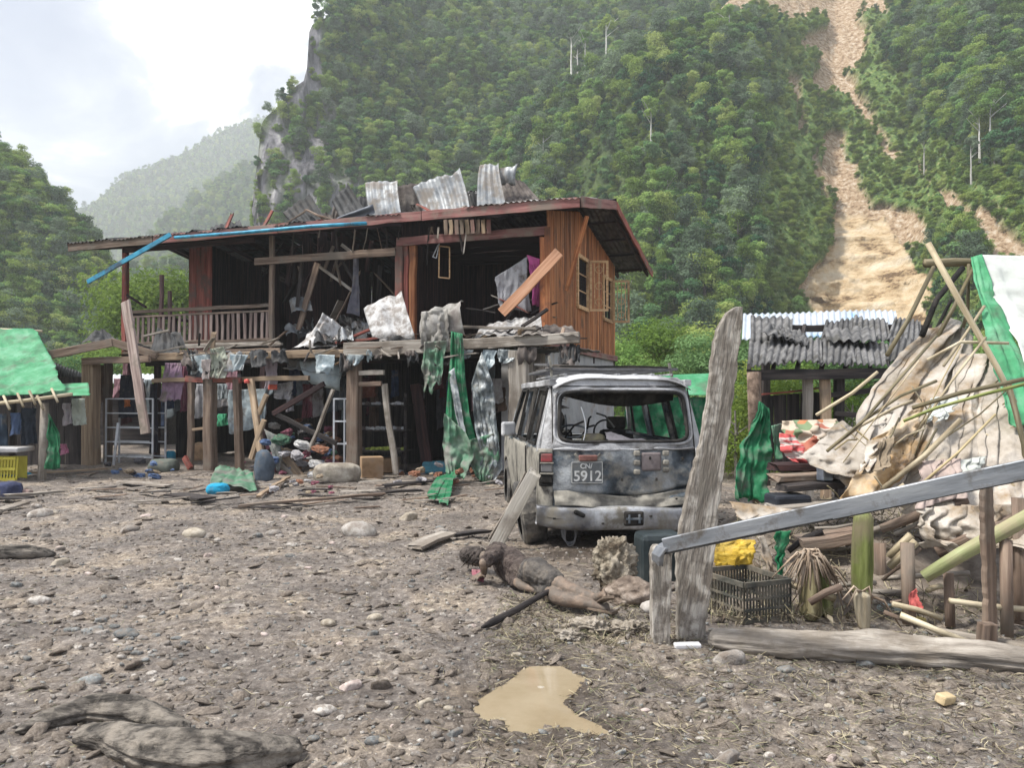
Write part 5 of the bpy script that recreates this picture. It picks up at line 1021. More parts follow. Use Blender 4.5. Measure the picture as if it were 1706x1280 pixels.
# ---------------- racks and shelves in the shop
def rack(name, px0, px1, pyt, pyb, v, shelves, label, m_=P_white, depth=.4, plate=False):
    r = empty(name, HP((px0 + px1) / 2, pyb, v), label, 'rack')
    A, B = HP(px0, pyb, v), HP(px1, pyb, v); zt = HP(px0, pyt, v).z; zb = -0.05; d = vvec * depth
    for p_ in (A, B, A + d, B + d): join_shapes('upright', [bar_shape((p_.x, p_.y, zb), (p_.x, p_.y, zt), .035, .035, (1, 0, 0))], m_, r)
    for i in range(shelves):
        z = zb + .25 + (zt - zb - .25) * i / (shelves - 1) - .01
        if plate: join_shapes('shelf', [bar_shape((A.x + d.x / 2, A.y + d.y / 2, z), (B.x + d.x / 2, B.y + d.y / 2, z), depth, .025)], m_, r)
        else:
            for q0, q1 in ((A, B), (A + d, B + d)): join_shapes('rung', [bar_shape((q0.x, q0.y, z), (q1.x, q1.y, z), .03, .03)], m_, r)
    return r
rack('metal_rack', 176, 254, 664, 776, -1.1, 5, 'white metal rack standing behind the tilted plank in the left bay')
o = tube('white_pipe', [HP(197, 705, -1.35), HP(189, 776, -1.5)], .035, P_white, bump=.01); tag(o, 'white plastic pipe leaning on the metal rack in the left bay', 'pipe')
rack('white_shelf_frame', 556, 579, 664, 775, -1.6, 4, 'narrow white shelf frame left of the thick brown post')
sh = empty('goods_shelf', HP(640, 790, -1.0), 'dark shelf unit stocked with packets behind the thick brown post', 'shelf')
for py in (676, 718, 752):
    a, b = HP(600, py, -1.1), HP(674, py, -1.1); join_shapes('shelf_board', [bar_shape(a + vvec * .2, b + vvec * .2, .45, .03)], W_dark, sh)
for px in (598, 675): g = HP(px, 780, -1.0); join_shapes('upright', [bar_shape((g.x, g.y, -.1), (g.x, g.y, 1.7), .06, .06, (1, 0, 0))], W_dark, sh)
pk = [((.5, .5, .5), 'grey white'), ((.3, .36, .07), 'yellow green'), ((.55, .56, .58), 'whitish'), ((.07, .25, .45), 'blue'), ((.4, .1, .1), 'red'), ((.16, .14, .13), 'dull brown')]
pm = [cloth_mat('packet_%s' % l.replace(' ', '_'), c, .25) for c, l in pk]
def lump_mesh(seed, m_, name='packet'):
    bm = bmesh.new(); bmesh.ops.create_icosphere(bm, subdivisions=3, radius=.5); rr = random.Random(seed)
    for v in bm.verts:
        k = 1 + .55 * float(fbm(v.co.x * 3 + seed, v.co.y * 3, v.co.z * 3, 3, seed)) - .35 * abs(float(vn(v.co.x * 6 + seed, v.co.y * 6, v.co.z * 6, seed + 2))); c = v.co * k
        v.co = Vector([math.copysign(abs(x * 2) ** .8 / 2, x) for x in c])
    me = bpy.data.meshes.new(name); bm.to_mesh(me); bm.free(); me.materials.append(m_); return me
LM = [[lump_mesh(j * 7 + i, m_) for i in range(3)] for j, m_ in enumerate(pm)]
def lump(name, p, s, ci, label, cat, group=None, flat=.6):
    o = bpy.data.objects.new(name, LM[ci][rnd.randrange(3)]); col.objects.link(o); o.location = p; o.scale = (s, s * .7, s * flat); o.rotation_euler = (0, 0, rnd.uniform(-.8, .8)); return tag(o, label, cat, group)
for row, (py, cs, rn) in enumerate(((673, (0, 2), 'top'), (714, (2, 0), 'middle'), (748, (1, 1), 'bottom'))):
    for i in range(9):
        ci = cs[i % 2] if rnd.random() < .8 else 5; p = HP(604 + i * 8.5, py, -1.0 + rnd.uniform(-.08, .1)); lump('packet', p, rnd.uniform(.1, .16), ci, '%s packet lying on the %s board of the stocked shelf' % (pk[ci][1], rn), 'packet', '%s packets on the %s shelf board' % (pk[ci][1], rn))
# boxes, sack, bundles on the shop floor
M_card = mat('cardboard', [(0.22, 0.14, 0.08), (0.33, 0.22, 0.13), (0.4, 0.28, 0.18)], 3, .9, .2, dirt=(.18, .14, .11), dirt_amt=.4)
def onG(px, py, z=0): g = G(px, py); return Vector((g.x, g.y, float(hgt(g.x, g.y)) + z))
g = onG(616, 800); o = box('cardboard_box', g + Vector((0, .2, .2)), (.42, .36, .42), M_card, rot=(0, 0, .3), bevel=.008); tag(o, 'brown cardboard box on the ground under the stocked shelf', 'box')
g = onG(640, 792); o = box('cardboard_box', g + Vector((0, .5, .15)), (.4, .36, .3), M_card, rot=(0, 0, -.1), bevel=.008); tag(o, 'flatter cardboard box behind the brown one, right of it', 'box')
g = onG(720, 790); o = box('packaged_pack', g + Vector((0, .3, .12)), (.5, .3, .26), cloth_mat('light_blue_wrap', (.14, .42, .55), .3), rot=(0, 0, .2), bevel=.05); tag(o, 'light blue wrapped pack on the ground beside the plum coloured brace', 'pack')
def sack(px, py, w, h, d, m_, label, cat='sack', rz=0):
    g = onG(px, py); bm = bmesh.new(); bmesh.ops.create_icosphere(bm, subdivisions=4, radius=.5)
    for v in bm.verts:
        c = v.co.copy(); s = [math.copysign(abs(x * 2) ** .75 / 2, x) for x in c]; k = 1 + .16 * float(fbm(c.x * 3 + px, c.y * 3, c.z * 3, 3, 5)) + .06 * (1 - abs(float(vn(c.x * 9, c.y * 9 + px, c.z * 9, 3))))
        v.co = Vector((s[0] * w * k, s[1] * d * k, max(s[2] * h * k, -h * .35)))
    me = bpy.data.meshes.new('sack'); bm.to_mesh(me); bm.free(); me.polygons.foreach_set('use_smooth', [True] * len(me.polygons)); me.materials.append(m_)
    o = bpy.data.objects.new('sack' if cat == 'sack' else cat.replace(' ', '_'), me); col.objects.link(o); o.location = g + Vector((0, d * .3, h * .33)); o.rotation_euler = (0, 0, rz); return tag(o, label, cat)
sack(560, 806, .85, .42, .5, mat('sack_cloth', [(.22, .2, .16), (.36, .33, .28), (.46, .43, .37)], 5, .9, .4, dirt=(.18, .15, .12), dirt_amt=.4), 'fat greyish sack lying at the foot of the thick brown post', rz=.2)
sack(268, 786, .6, .34, .5, cloth_mat('olive_grey_bundle', (.14, .16, .14), .3), 'olive grey bundle on the ground left of the red topped posts', 'bundle')
sack(282, 770, .22, .3, .2, cloth_mat('cyan_plastic', (.03, .3, .48), .15), 'small cyan container standing behind the olive grey bundle', 'container')
sack(330, 770, .5, .5, .4, cloth_mat('orange_buff_cloth', (.5, .33, .2), .25), 'buff and orange clothes heaped behind the red topped posts', 'clothes heap')
sack(438, 800, .35, .7, .3, cloth_mat('denim', (.10, .13, .17), .3), 'upright slate blue bundle under the crossed timbers', 'bundle')
# clutter
cl = [((.34, .12, .17), 'pink'), ((.1, .16, .3), 'navy'), ((.35, .34, .36), 'grey'), ((.5, .5, .5), 'white'), ((.22, .1, .06), 'rust'), ((.05, .05, .06), 'black'), ((.06, .14, .09), 'green'), ((.3, .24, .17), 'tan')]
clm = [[lump_mesh(100 + 7 * j + i, cloth_mat('clutter_' + l, c, .3), 'clutter') for i in range(2)] for j, (c, l) in enumerate(cl)]
def clutter(n, x0, x1, y0, y1, s0, s1, place, key, pal=None, zmax=.25):
    for k in range(n):
        j = rnd.choice(pal) if pal else rnd.randrange(len(cl)); g = onG(rnd.uniform(x0, x1), rnd.uniform(y0, y1)); s = rnd.uniform(s0, s1)
        o = bpy.data.objects.new('crumpled_cloth', clm[j][k % 2]); col.objects.link(o); o.location = g + Vector((0, 0, s * .15 + rnd.random() ** 2 * zmax)); o.scale = (s, s * rnd.uniform(.5, .9), s * rnd.uniform(.3, .6)); o.rotation_euler = (rnd.uniform(-.3, .3), rnd.uniform(-.3, .3), rnd.uniform(0, 3))
        tag(o, 'crumpled %s cloth or packet %s' % (cl[j][1], place), 'cloth', '%s %s' % (cl[j][1], key))
clutter(90, 440, 565, 762, 796, .15, .4, 'in the jumble deep in the middle of the shop', 'pieces in the middle of the shop', zmax=1.0)
clutter(22, 655, 860, 790, 812, .1, .28, 'on the ground under the right bay', 'pieces under the right bay', [2, 3, 2, 5, 7, 4])
clutter(18, 175, 300, 784, 800, .1, .25, 'on the ground by the metal rack', 'pieces by the metal rack', [2, 5, 5, 7, 1])
clutter(16, 440, 560, 808, 830, .08, .22, 'on the mud in front of the crossed timbers', 'pieces before the crossed timbers', [0, 3, 2, 7, 4])
clutter(12, 380, 470, 770, 790, .15, .35, 'among the posts of the shop', 'pieces among the posts', [2, 3, 0, 5])
# crossed timbers
for a, b, w, m_, lab in (((442, 806), (417, 632), .15, W_tan, 'yellowish upright timber leaning at the middle of the shop front'), ((444, 658), (431, 690), .1, W_tan, 'short forked timber joined high on the yellowish leaning one'), ((440, 700), (418, 765), .1, W_tan, 'thin yellowish timber splayed to the left below the fork'), ((462, 745), (510, 805), .16, W_tan, 'thick tan timber sloping down to the right of the leaning one'), ((455, 762), (500, 800), .1, W_grey, 'grey slat lying beside the thick tan sloping timber'), ((395, 812), (412, 788), .1, W_tan, 'stubby tan timber end on the mud by the posts'), ((456, 690), (540, 640), .11, W_plum, 'heavy dark plank slanting up inside the shop'), ((460, 690), (560, 740), .1, W_dark, 'heavy dark plank slanting down inside the shop'), ((515, 752), (556, 650), .06, W_grey, 'thin grey pole leaning left of the white shelf frame'), ((318, 780), (308, 762), .12, W_red, 'short red board at the foot of the left shop post'), ((570, 816), (500, 830), .12, W_grey, 'flat grey plank on the mud left of the sack')):
    o = board('loose_timber', HP(*a, AV - .15), HP(*b, AV - .1), w, 0.07, m_, up=-vvec); tag(o, lab, 'timber')
tag(drape('torn_net', [HP(440, 715, AV - .2), HP(455, 760, AV - .3), HP(462, 785, AV - .35)], [HP(468, 728, AV - .2), HP(470, 765, AV - .3), HP(464, 790, AV - .35)], cloth_mat('grey_rag', (.2, .21, .2), .3), folds=2, amp=.05, nu=14, seed=33), 'grey rag hanging on the crossed timbers', 'rag')
o = sack(424, 645, .1, .1, .1, cloth_mat('coral_cap', (.6, .12, .1), .05), 'coral red ball on top of the yellowish leaning timber', 'ball'); o.location = HP(411, 636, AV - .2)
# green and cyan bundle, fallen scraps on the mud in front
tag(drape('folded_tarpaulin', [onG(348, 822, .12), onG(360, 802, .25), onG(375, 790, .1)], [onG(428, 822, .04), onG(420, 806, .22), onG(410, 795, .1)], T_muddygreen, folds=3, amp=.05, noise=.05, axis=(0, 0, 1), seed=34), 'folded grey green cloth bundle on the mud in front of the red topped posts', 'cloth bundle')
sack(360, 824, .35, .2, .3, cloth_mat('cyan_bucket', (.02, .3, .5), .1), 'cyan plastic piece sticking out under the folded green bundle', 'plastic piece')
for (x0, y0, x1, y1, w, m_, lab) in ((100, 826, 10, 836, .12, W_grey, 'long thin grey plank on the mud at the far left'), (205, 808, 285, 816, .2, W_grey, 'grey plank half sunk in the mud left of the bundle'), (290, 832, 345, 842, .3, W_dark, 'black bent scrap on the mud in front of the bundle'), (400, 850, 640, 838, .1, W_brown, 'long thin brown slat lying across the mud'), (620, 835, 700, 826, .14, W_dark, 'dark slat on the mud behind the pale stones'), (690, 920, 745, 905, .22, W_grey, 'flat pinkish grey plank on the mud near the lying person'), (752, 905, 812, 890, .12, W_dark, 'dark plank end on the mud touching the leaning board'), (0, 802, 50, 798, .18, P_blue, 'blue strip lying in front of the left green shelter'), (50, 797, 175, 788, .14, W_tan, 'yellow tan pole lying before the porch post'), (0, 838, 45, 842, .2, W_dark, 'black timber end at the left edge of the mud'), (0, 858, 40, 850, .16, W_grey, 'pale timber end at the left edge below the black one'), (430, 835, 480, 800, .07, W_tan, 'thin stick propped against the crossed timbers'), (640, 815, 735, 808, .2, W_dark, 'dark plank on the mud before the right bay'), (735, 812, 760, 790, .12, W_brown, 'brown plank end tilted up before the green tarpaulin')):
    a, b = onG(x0, y0, .05), onG(x1, y1, .07); o = board('plank', a, b, w, .035, m_, ragged=.06); tag(o, lab, 'plank')
for k in range(70):
    px, py = rnd.uniform(120, 860), rnd.uniform(792, 850); a = onG(px, py, .03); L_ = rnd.uniform(.15, .8); an = rnd.uniform(-.5, .5)
    b = a + Vector((math.cos(an) * L_, math.sin(an) * L_, rnd.uniform(-.02, .08))); m_, l_ = rnd.choice([(W_grey, 'grey'), (W_brown, 'brown'), (W_dark, 'black'), (W_grey, 'grey')])
    o = board('splinter', a, b, rnd.uniform(.03, .12), .02, m_, ragged=.04); tag(o, '%s splinter of wood strewn on the mud along the shop front' % l_, 'splinter', '%s splinters along the shop front' % l_)

for k in range(44):
    px = rnd.choice([rnd.uniform(160, 330), rnd.uniform(330, 590), rnd.uniform(600, 860)]); y0 = rnd.uniform(600, 650); w_ = rnd.uniform(9, 22); h_ = rnd.uniform(30, 85); v = rnd.uniform(-.8, 2.2)
    l_, c_ = rnd.choice([('black', (.02, .02, .025)), ('navy', (.03, .05, .10)), ('dark grey', (.08, .08, .09)), ('maroon', (.10, .03, .04)), ('slate', (.15, .18, .2)), ('pale grey', (.38, .37, .38)), ('brown', (.12, .08, .06)), ('dusty pink', (.3, .17, .2))])
    o = drape('hanging_garment', [HP(px, y0, v), HP(px - 2, y0 + h_, v)], [HP(px + w_, y0, v), HP(px + w_ + 2, y0 + h_ * .9, v)], cloth_mat('shop_' + l_.replace(' ', '_'), c_, .25), folds=2, amp=.04, nu=12, nv=12, seed=300 + k)
    tag(o, '%s garment hanging in the dim shop among the others' % l_, 'garment', '%s garments hanging in the shop' % l_)
for k in range(16):
    px = rnd.uniform(455, 945); w_ = rnd.uniform(25, 60); y0 = rnd.uniform(563, 570); l_, m_ = rnd.choice([('grey', Z_zinc), ('dark', Z_dark), ('brown', Z_rust), ('whitish', Z_white)])
    awsheet([(px, y0 + 8), (px + w_, y0 + 4), (px + w_ * .9, y0 - rnd.uniform(8, 26)), (px + w_ * .1, y0 - rnd.uniform(5, 22))], m_, '%s crumpled sheet scrap strewn on the awning' % l_, v=AV + rnd.uniform(0, .8), dv=(0, 0, .6, .6), dent=.2, jag=.3, waves=3, name='sheet_scrap', bend=rnd.uniform(-.1, .1))
for o in bpy.data.objects:
    if o.name.startswith('sheet_scrap'): o['group'] = o['label'].split()[0] + ' scraps on the awning'
    if o.name.startswith('crumpled_sheet'): o['group'] = o['label'].split()[0] + ' crumpled metal in the upper room'

rr = random.Random(91)
for k in range(24):
    px = rr.uniform(255, 955); w_ = rr.uniform(8, 40); y0 = 590 if px < 580 else 582; h_ = rr.uniform(10, 48)
    l_, m_ = rr.choice([('grey', Z_zinc), ('dark', Z_dark), ('brown', Z_rust), ('bluish', T_bluegrey), ('grey', T_grey)])
    if m_ in (T_bluegrey, T_grey): o = drape('sagging_rag', [HP(px, y0, AV - .16), HP(px + rr.uniform(-6, 6), y0 + h_, AV - .2)], [HP(px + w_, y0 + 2, AV - .16), HP(px + w_ * rr.uniform(.4, 1), y0 + h_ * .8, AV - .2)], m_, folds=2, amp=.05, noise=.04, nu=14, nv=16, seed=500 + k, ragged=.3)
    else: o = corrugated('sagging_sheet', HP(px, y0 + h_, AV - .3), HP(px + w_, y0 + h_ * .8, AV - .25), HP(px + w_ * 1.1, y0 - 8, AV - .05), HP(px, y0 - 10, AV - .05), m_, None, waves=3, amp=.015, nv=6, bend=rr.uniform(-.08, .08), dent=.12, jag=.25, seed=k)
    tag(o, '%s torn piece sagging over the front beam of the awning' % l_, 'torn sheet', '%s torn pieces over the awning beam' % l_)
for k in range(22):
    px = rr.uniform(255, 960); y0 = rr.uniform(572, 592); a = HP(px, y0, AV - .2 + rr.uniform(-.1, .2)); b = a + uvec * rr.uniform(-.7, .7) + Vector((0, 0, rr.uniform(-.35, .3))) + vvec * rr.uniform(-.3, .1)
    o = board('splinter', a, b, rr.uniform(.03, .09), .025, rr.choice([W_grey, W_brown, W_dark, W_tan]), ragged=.06); tag(o, 'splintered lath sticking out along the front beam of the awning', 'splinter', 'laths along the awning beam')
# ------------------------------------------------------------------ the burnt-out off-road vehicle, seen from behind
CARG = P(1042, 900, 8.45); CARO = Vector((CARG.x, CARG.y, 0.0)); CYAW = R(6)
CM = Matrix.Translation(CARO) @ Matrix.Rotation(CYAW, 4, 'Z')
def Cc(x, y, z): return CM @ Vector((x, y, z))
def Cv(l): return [Cc(*p) for p in l]
car = empty('burnt_vehicle', CARO, 'burnt out muddy grey off road vehicle with empty rear window parked before the house', 'vehicle')
B_ash = mat('ashen_car_paint', [(0.16, 0.16, 0.165), (0.39, 0.395, 0.41), (0.52, 0.53, 0.545)], 1.8, 0.6, 0.4, bscale=45, rand=0, metal=0.05, dirt=(0.09, 0.085, 0.08), dirt_amt=0.3, dirt_scale=2.2, contrast=1.25)
B_slate = mat('scorched_slate_paint', [(0.02, 0.025, 0.03), (0.09, 0.11, 0.13), (0.34, 0.36, 0.375)], 1.6, 0.55, 0.4, bscale=45, rand=0, metal=0.15, dirt=(0.30, 0.285, 0.25), dirt_amt=0.36, dirt_scale=2.6, contrast=1.4)
B_mud = mat('mud_smeared_paint', [(0.10, 0.095, 0.085), (0.27, 0.255, 0.22), (0.42, 0.40, 0.35)], 3, 0.75, 0.4, rand=0, dirt=(0.06, 0.055, 0.05), dirt_amt=0.35, dirt_scale=3)
B_bump = mat('sooty_chrome_bumper', [(0.09, 0.09, 0.10), (0.26, 0.27, 0.29), (0.5, 0.52, 0.55)], 2, 0.35, 0.2, rand=0, metal=0.4, dirt=(0.20, 0.185, 0.155), dirt_amt=0.5, dirt_scale=3, contrast=1.3)
B_soot = mat('soot_black', [(0.006, 0.006, 0.007), (0.02, 0.019, 0.018), (0.05, 0.045, 0.04)], 5, 0.9, 0.4, rand=0.1)
B_rub = mat('muddy_tyre_rubber', [(0.03, 0.03, 0.03), (0.09, 0.085, 0.08), (0.2, 0.185, 0.16)], 6, 0.95, 0.6, rand=0)
def hw(z):   # half width by height
    return float(np.interp(z, [0.1, 0.35, 0.9, 1.02, 1.2, 1.62, 1.78, 1.86], [0.86, 0.92, 0.935, 0.93, 0.90, 0.80, 0.745, 0.62]))
def rear_pt(s, z, push=0.0):
    a = abs(s); x = hw(z) * math.copysign(math.sin(min(1, a) * math.pi / 2) ** 0.9 if a > 0 else 0, s) if False else hw(z) * s
    y = 0.16 * max(0, (z - 1.0)) + 0.13 * a ** 7 + push
    return (x * (1 - 0.03 * a ** 8), y, z)
def grid_mesh(name, nu, nv, fn, m_, parent, hole=None, thick=0.0, smooth=True, loc=None):
    vs = []; fs = []
    for i in range(nv + 1):
        for j in range(nu + 1): vs.append(Cc(*fn(j / nu, i / nv)))
    for i in range(nv):
        for j in range(nu):
            if hole and hole((j + .5) / nu, (i + .5) / nv): continue
            k = i * (nu + 1) + j; fs.append((k, k + 1, k + nu + 2, k + nu + 1))
    o = mesh_obj(name, vs, fs, m_, parent, smooth=smooth)
    if thick: md = o.modifiers.new('thickness', 'SOLIDIFY'); md.thickness = thick; md.offset = 0
    return o
# window hole: superellipse in (x,z)
WX, WZ0, WZ1 = 0.72, 1.12, 1.665
def inwin(x, z):
    wx = WX - 0.06 * (z - WZ0); return (abs(x) / wx) ** 9 + (abs(z - (WZ0 + WZ1) / 2) / ((WZ1 - WZ0) / 2)) ** 7 < 1
def rim(t):
    a = 2 * math.pi * t; c, s = math.cos(a), math.sin(a)
    z = (WZ0 + WZ1) / 2 + (WZ1 - WZ0) / 2 * math.copysign(abs(s) ** (2 / 7), s); x = (WX - 0.06 * (z - WZ0)) * math.copysign(abs(c) ** (2 / 9), c)
    return x, z
dent = lambda x, z: 0.075 * float(fbm(x * 2.4, z * 2.8, 0, 3, 91)) + 0.02 * abs(float(vn(x * 5, z * 6, 0, 92))) + 0.006 * float(vn(x * 14, z * 14, 0, 93))
# upper rear shell: belt 1.04 to roof 1.80, full width with corner wrap
grid_mesh('rear_upper_panel', 150, 70, lambda u, v: rear_pt(u * 2 - 1, 1.03 + 0.79 * v, 0.4 * dent(u * 2, v)), B_ash, car,
          hole=lambda u, v: inwin(hw(1.03 + .79 * v) * (u * 2 - 1), 1.03 + 0.79 * v), thick=0.02)
def loop_tube(name, fn, n, r, m_, parent, seg=8, close=True):
    pts = [Cc(*fn(i / n)) for i in range(n + (0 if close else 1))]; vs = []; fs = []; N_ = len(pts)
    for i, p in enumerate(pts):
        d = (pts[(i + 1) % N_] - pts[i - 1]) if close else (pts[min(i + 1, N_ - 1)] - pts[max(i - 1, 0)]); d.normalize()
        a = d.cross(Vector((0, 1, .2))).normalized(); b = d.cross(a)
        for j in range(seg): t = 6.283 * j / seg; vs.append(p + a * math.cos(t) * r + b * math.sin(t) * r)
    for i in range(N_ if close else N_ - 1):
        for j in range(seg): i2 = (i + 1) % N_; fs.append((i * seg + j, i * seg + (j + 1) % seg, i2 * seg + (j + 1) % seg, i2 * seg + j))
    return mesh_obj(name, vs, fs, m_, parent)
def rp(x, z, push=0): s = x / hw(z); q = rear_pt(s, z, push); return (x, q[1], z)
loop_tube('window_rim', lambda t: rp(*rim(t), -0.004), 96, 0.022, B_soot, car)
loop_tube('window_surround', lambda t: rp(rim(t)[0] * 1.07, (rim(t)[1] - 1.4) * 1.09 + 1.4, -0.002), 96, 0.018, B_ash, car)
# hatch, lower half
def hatchlow(u, v):
    z = 0.41 + 0.64 * v; x = (u * 2 - 1) * 0.80
    crease = 0.10 * math.exp(-((z - (0.60 - 0.10 * math.exp(-((x - .1) / .5) ** 2) + 0.05 * x)) / 0.035) ** 2) * (1 if x > -.45 else .3)
    bulge = -0.05 * math.exp(-((z - 0.52) / .09) ** 2) * math.exp(-((x - .3) / .6) ** 2)
    return (x, 0.13 * (abs(x) / hw(z)) ** 7 + dent(x, z) + crease + bulge - 0.012, z)
grid_mesh('hatch_panel', 90, 50, hatchlow, B_slate, car, thick=0.015)
# torn lower skirt below the crease
grid_mesh('crumpled_skirt', 70, 12, lambda u, v: ((u * 2 - 1) * .78, -0.05 - 0.05 * math.sin(u * 9) * (1 - v) + 0.03 * float(vn(u * 12, v * 3, 0, 4)) + .05 * v, 0.42 + 0.15 * v + 0.035 * math.sin(u * 7 + 1)), B_mud, car, thick=0.012)
for sd in (-1, 1):   # quarter corners beside the hatch, belt down to bumper
    grid_mesh('rear_corner', 14, 30, lambda u, v, sd=sd: ((0.79 + (hw(0.36 + .69 * v) - .79) * math.sin(u * math.pi / 2)) * sd, 0.02 + 0.22 * (1 - math.cos(u * math.pi / 2)) + 0.3 * dent(sd, v), 0.36 + 0.69 * v), B_mud if sd < 0 else B_ash, car, thick=0.015)
# seams and hinge details
loop_tube('hatch_seam', lambda t: rp(-0.80 + 0.03 * t, 0.45 + 1.28 * t, -0.008), 30, 0.007, B_soot, car, close=False)
loop_tube('hatch_seam', lambda t: rp(0.80 - 0.03 * t, 0.45 + 1.28 * t, -0.008), 30, 0.007, B_soot, car, close=False)
loop_tube('roof_seam', lambda t: rp(-0.76 + 1.52 * t, 1.725, -0.008), 30, 0.007, B_soot, car, close=False)
loop_tube('belt_crease', lambda t: rp(-0.78 + 1.56 * t, 1.045 + .008 * math.sin(t * 20), -0.01), 40, 0.009, B_ash, car, close=False)
# sides: lower panels with wheel arches
L_ = 4.45
def sidelow(sd):
    def fn(u, v):
        y = 0.2 + u * (L_ - .25); zb = 0.2
        for wy in (0.88, 3.62):
            d = abs(y - wy)
            if d < .42: zb = max(zb, 0.30 + math.sqrt(.42 ** 2 - d * d) * 0.95)
        z = zb + (1.04 - zb) * v; w = hw(z) - 0.10 * max(0, (y - 3.6)) ** 2
        return (sd * (w + .02 * float(vn(y * 2, z * 3, sd, 8))), y, z)
    return fn
for sd in (-1, 1): grid_mesh('side_panel', 90, 16, sidelow(sd), B_mud if sd < 0 else B_ash, car, thick=0.012)
# pillars, roof rails
def pillar(y0, y1, z0, z1, sd, w, name='pillar'):
    a, b = Cc(sd * (hw(z0) - .02), y0, z0), Cc(sd * (hw(z1) - .02), y1, z1); board(name, a, b, w, 0.05, B_ash if y0 < .5 else B_slate, car, up=CM.to_3x3() @ Vector((1, 0, 0)), rough=.4)
for sd in (-1, 1):
    pillar(0.28, 0.38, 1.0, 1.76, sd, 0.2); pillar(1.12, 1.14, 1.0, 1.76, sd, 0.10); pillar(2.12, 2.08, 1.0, 1.76, sd, 0.12); pillar(3.30, 2.85, 1.0, 1.74, sd, 0.09)
    for y0, y1 in ((0.42, 1.05), (1.22, 2.05), (2.2, 3.05)):
        pts = [(y0, 1.08), (y1, 1.08), (y1 - (.25 if y1 > 3 else .0), 1.7), (y0 + .03, 1.7)]
        join_shapes('window_frame', [bar_shape(Cc(sd * (hw(a[1]) + .0), *a), Cc(sd * (hw(b[1]) + .0), *b), .03, .03) for a, b in zip(pts, pts[1:] + pts[:1])], B_soot, car)
    board('roof_rail', Cc(sd * .765, .18, 1.765), Cc(sd * .765, 2.85, 1.765), .07, .07, B_ash, car, rough=.4)
    board('belt_rail', Cc(sd * .90, .25, 1.04), Cc(sd * .90, 3.4, 1.04), .05, .06, B_slate, car, rough=.4)
    for y in (1.15, 2.1): loop_tube('door_seam', lambda t, y=y, sd=sd: (sd * (hw(.3 + .72 * t) + .012), y, .3 + .72 * t), 14, .008, B_soot, car, close=False)
def roof(u, v):
    x = (u * 2 - 1); y = 0.1 + v * 2.8; w = 0.765
    z = 1.862 - 0.12 * abs(x) ** 5 - 0.05 * (1 - min(1, v * 9)) ** 2 - 0.04 * max(0, (v - .8) * 5) ** 2 + 0.018 * float(fbm(x * 2, y * 2, 0, 3, 14))
    return (x * w, y, z)
grid_mesh('roof_panel', 40, 40, roof, B_ash, car, thick=0.012)
for k in range(7): x = -.6 + k * .2; board('roof_rib', Cc(x, .3, 1.862), Cc(x, 2.6, 1.862), .035, .018, B_ash, car, rough=.3)
grid_mesh('hood_panel', 16, 12, lambda u, v: ((u * 2 - 1) * (.86 - .12 * v * v), 3.3 + 1.1 * v, 1.05 - .12 * v ** 3), B_slate, car, thick=.01)
grid_mesh('front_panel', 12, 6, lambda u, v: ((u * 2 - 1) * .78, 4.42, .3 + .65 * v), B_slate, car, thick=.02)
grid_mesh('floor_pan', 8, 20, lambda u, v: ((u * 2 - 1) * .86, .1 + v * 4.2, .34), B_soot, car, thick=.03)
grid_mesh('inner_lining', 10, 20, lambda u, v: ((u * 2 - 1) * .74, .25 + v * 2.6, 1.80 - .03 * u), B_soot, car, thick=.006)
# torn roof lining drooping in the window
grid_mesh('drooping_lining', 40, 8, lambda u, v: (-.66 + 1.32 * u, .32 + .1 * v + .03 * math.sin(u * 60) * v, 1.74 - (.10 + .10 * math.sin(u * 3.14)) * v - .07 * u * v), B_soot, car, thick=.006)
# seats
for sx in (-.42, .42):
    st = box('seat', Cc(sx, 2.1, .75), (.46, .16, .85), B_soot, car, rot=(R(-8), 0, CYAW), bevel=.05)
    box('headrest', Cc(sx, 2.15, 1.26), (.26, .1, .17), B_soot, st, rot=(0, 0, CYAW), bevel=.03)
box('rear_seat', Cc(0.15, 1.25, .72), (1.0, .16, .6), B_soot, car, rot=(R(-10), 0, CYAW), bevel=.04)
board('load_board', Cc(.15, .5, 1.22), Cc(.78, .6, 1.06), .08, .03, B_slate, car)
loop_tube('hanging_wire', lambda t: (-.46 + .05 * math.sin(t * 3), .12, 1.5 - .42 * t), 14, .006, P_white, car, close=False)
loop_tube('seat_spring', lambda t: (-.5 + .17 * math.cos(6.283 * t), .45, 1.22 + .07 * math.sin(6.283 * t)), 24, .012, B_slate, car)
loop_tube('steering_wheel', lambda t: (.42 + .18 * math.cos(6.283 * t), 2.75 + .04 * math.sin(6.283 * t), 1.1 + .18 * math.sin(6.283 * t)), 24, .014, B_soot, car)
# lights
M_redlens = mat('red_lens', [(0.22, 0.03, 0.035), (0.38, 0.06, 0.07)], 5, .35, .1, rand=0, dirt=(.12, .09, .08), dirt_amt=.4); M_clr = mat('cloudy_lens', [(.10, .10, .11), (.28, .29, .3)], 6, .4, .1, rand=0, dirt=(.12, .11, .1), dirt_amt=.4)
for sd in (-1, 1):
    yl = 0.03
    tl = box('tail_light', Cc(sd * .855, yl + .035, .83), (.15, .09, .37), B_soot, car, rot=(0, 0, CYAW + sd * R(14)), bevel=.02)
    for z, m_ in ((.955, M_redlens), (.845, M_clr), (.73, B_soot if sd < 0 else M_redlens)):
        box('lens', Cc(sd * .855, yl - .012, z), (.125, .03, .088), m_ if sd < 0 else M_redlens, tl, rot=(0, 0, CYAW + sd * R(14)), bevel=.012)
    for z in (.90, .787): box('divider', Cc(sd * .855, yl - .02, z), (.15, .03, .014), B_mud, tl, rot=(0, 0, CYAW + sd * R(14)), bevel=.003)
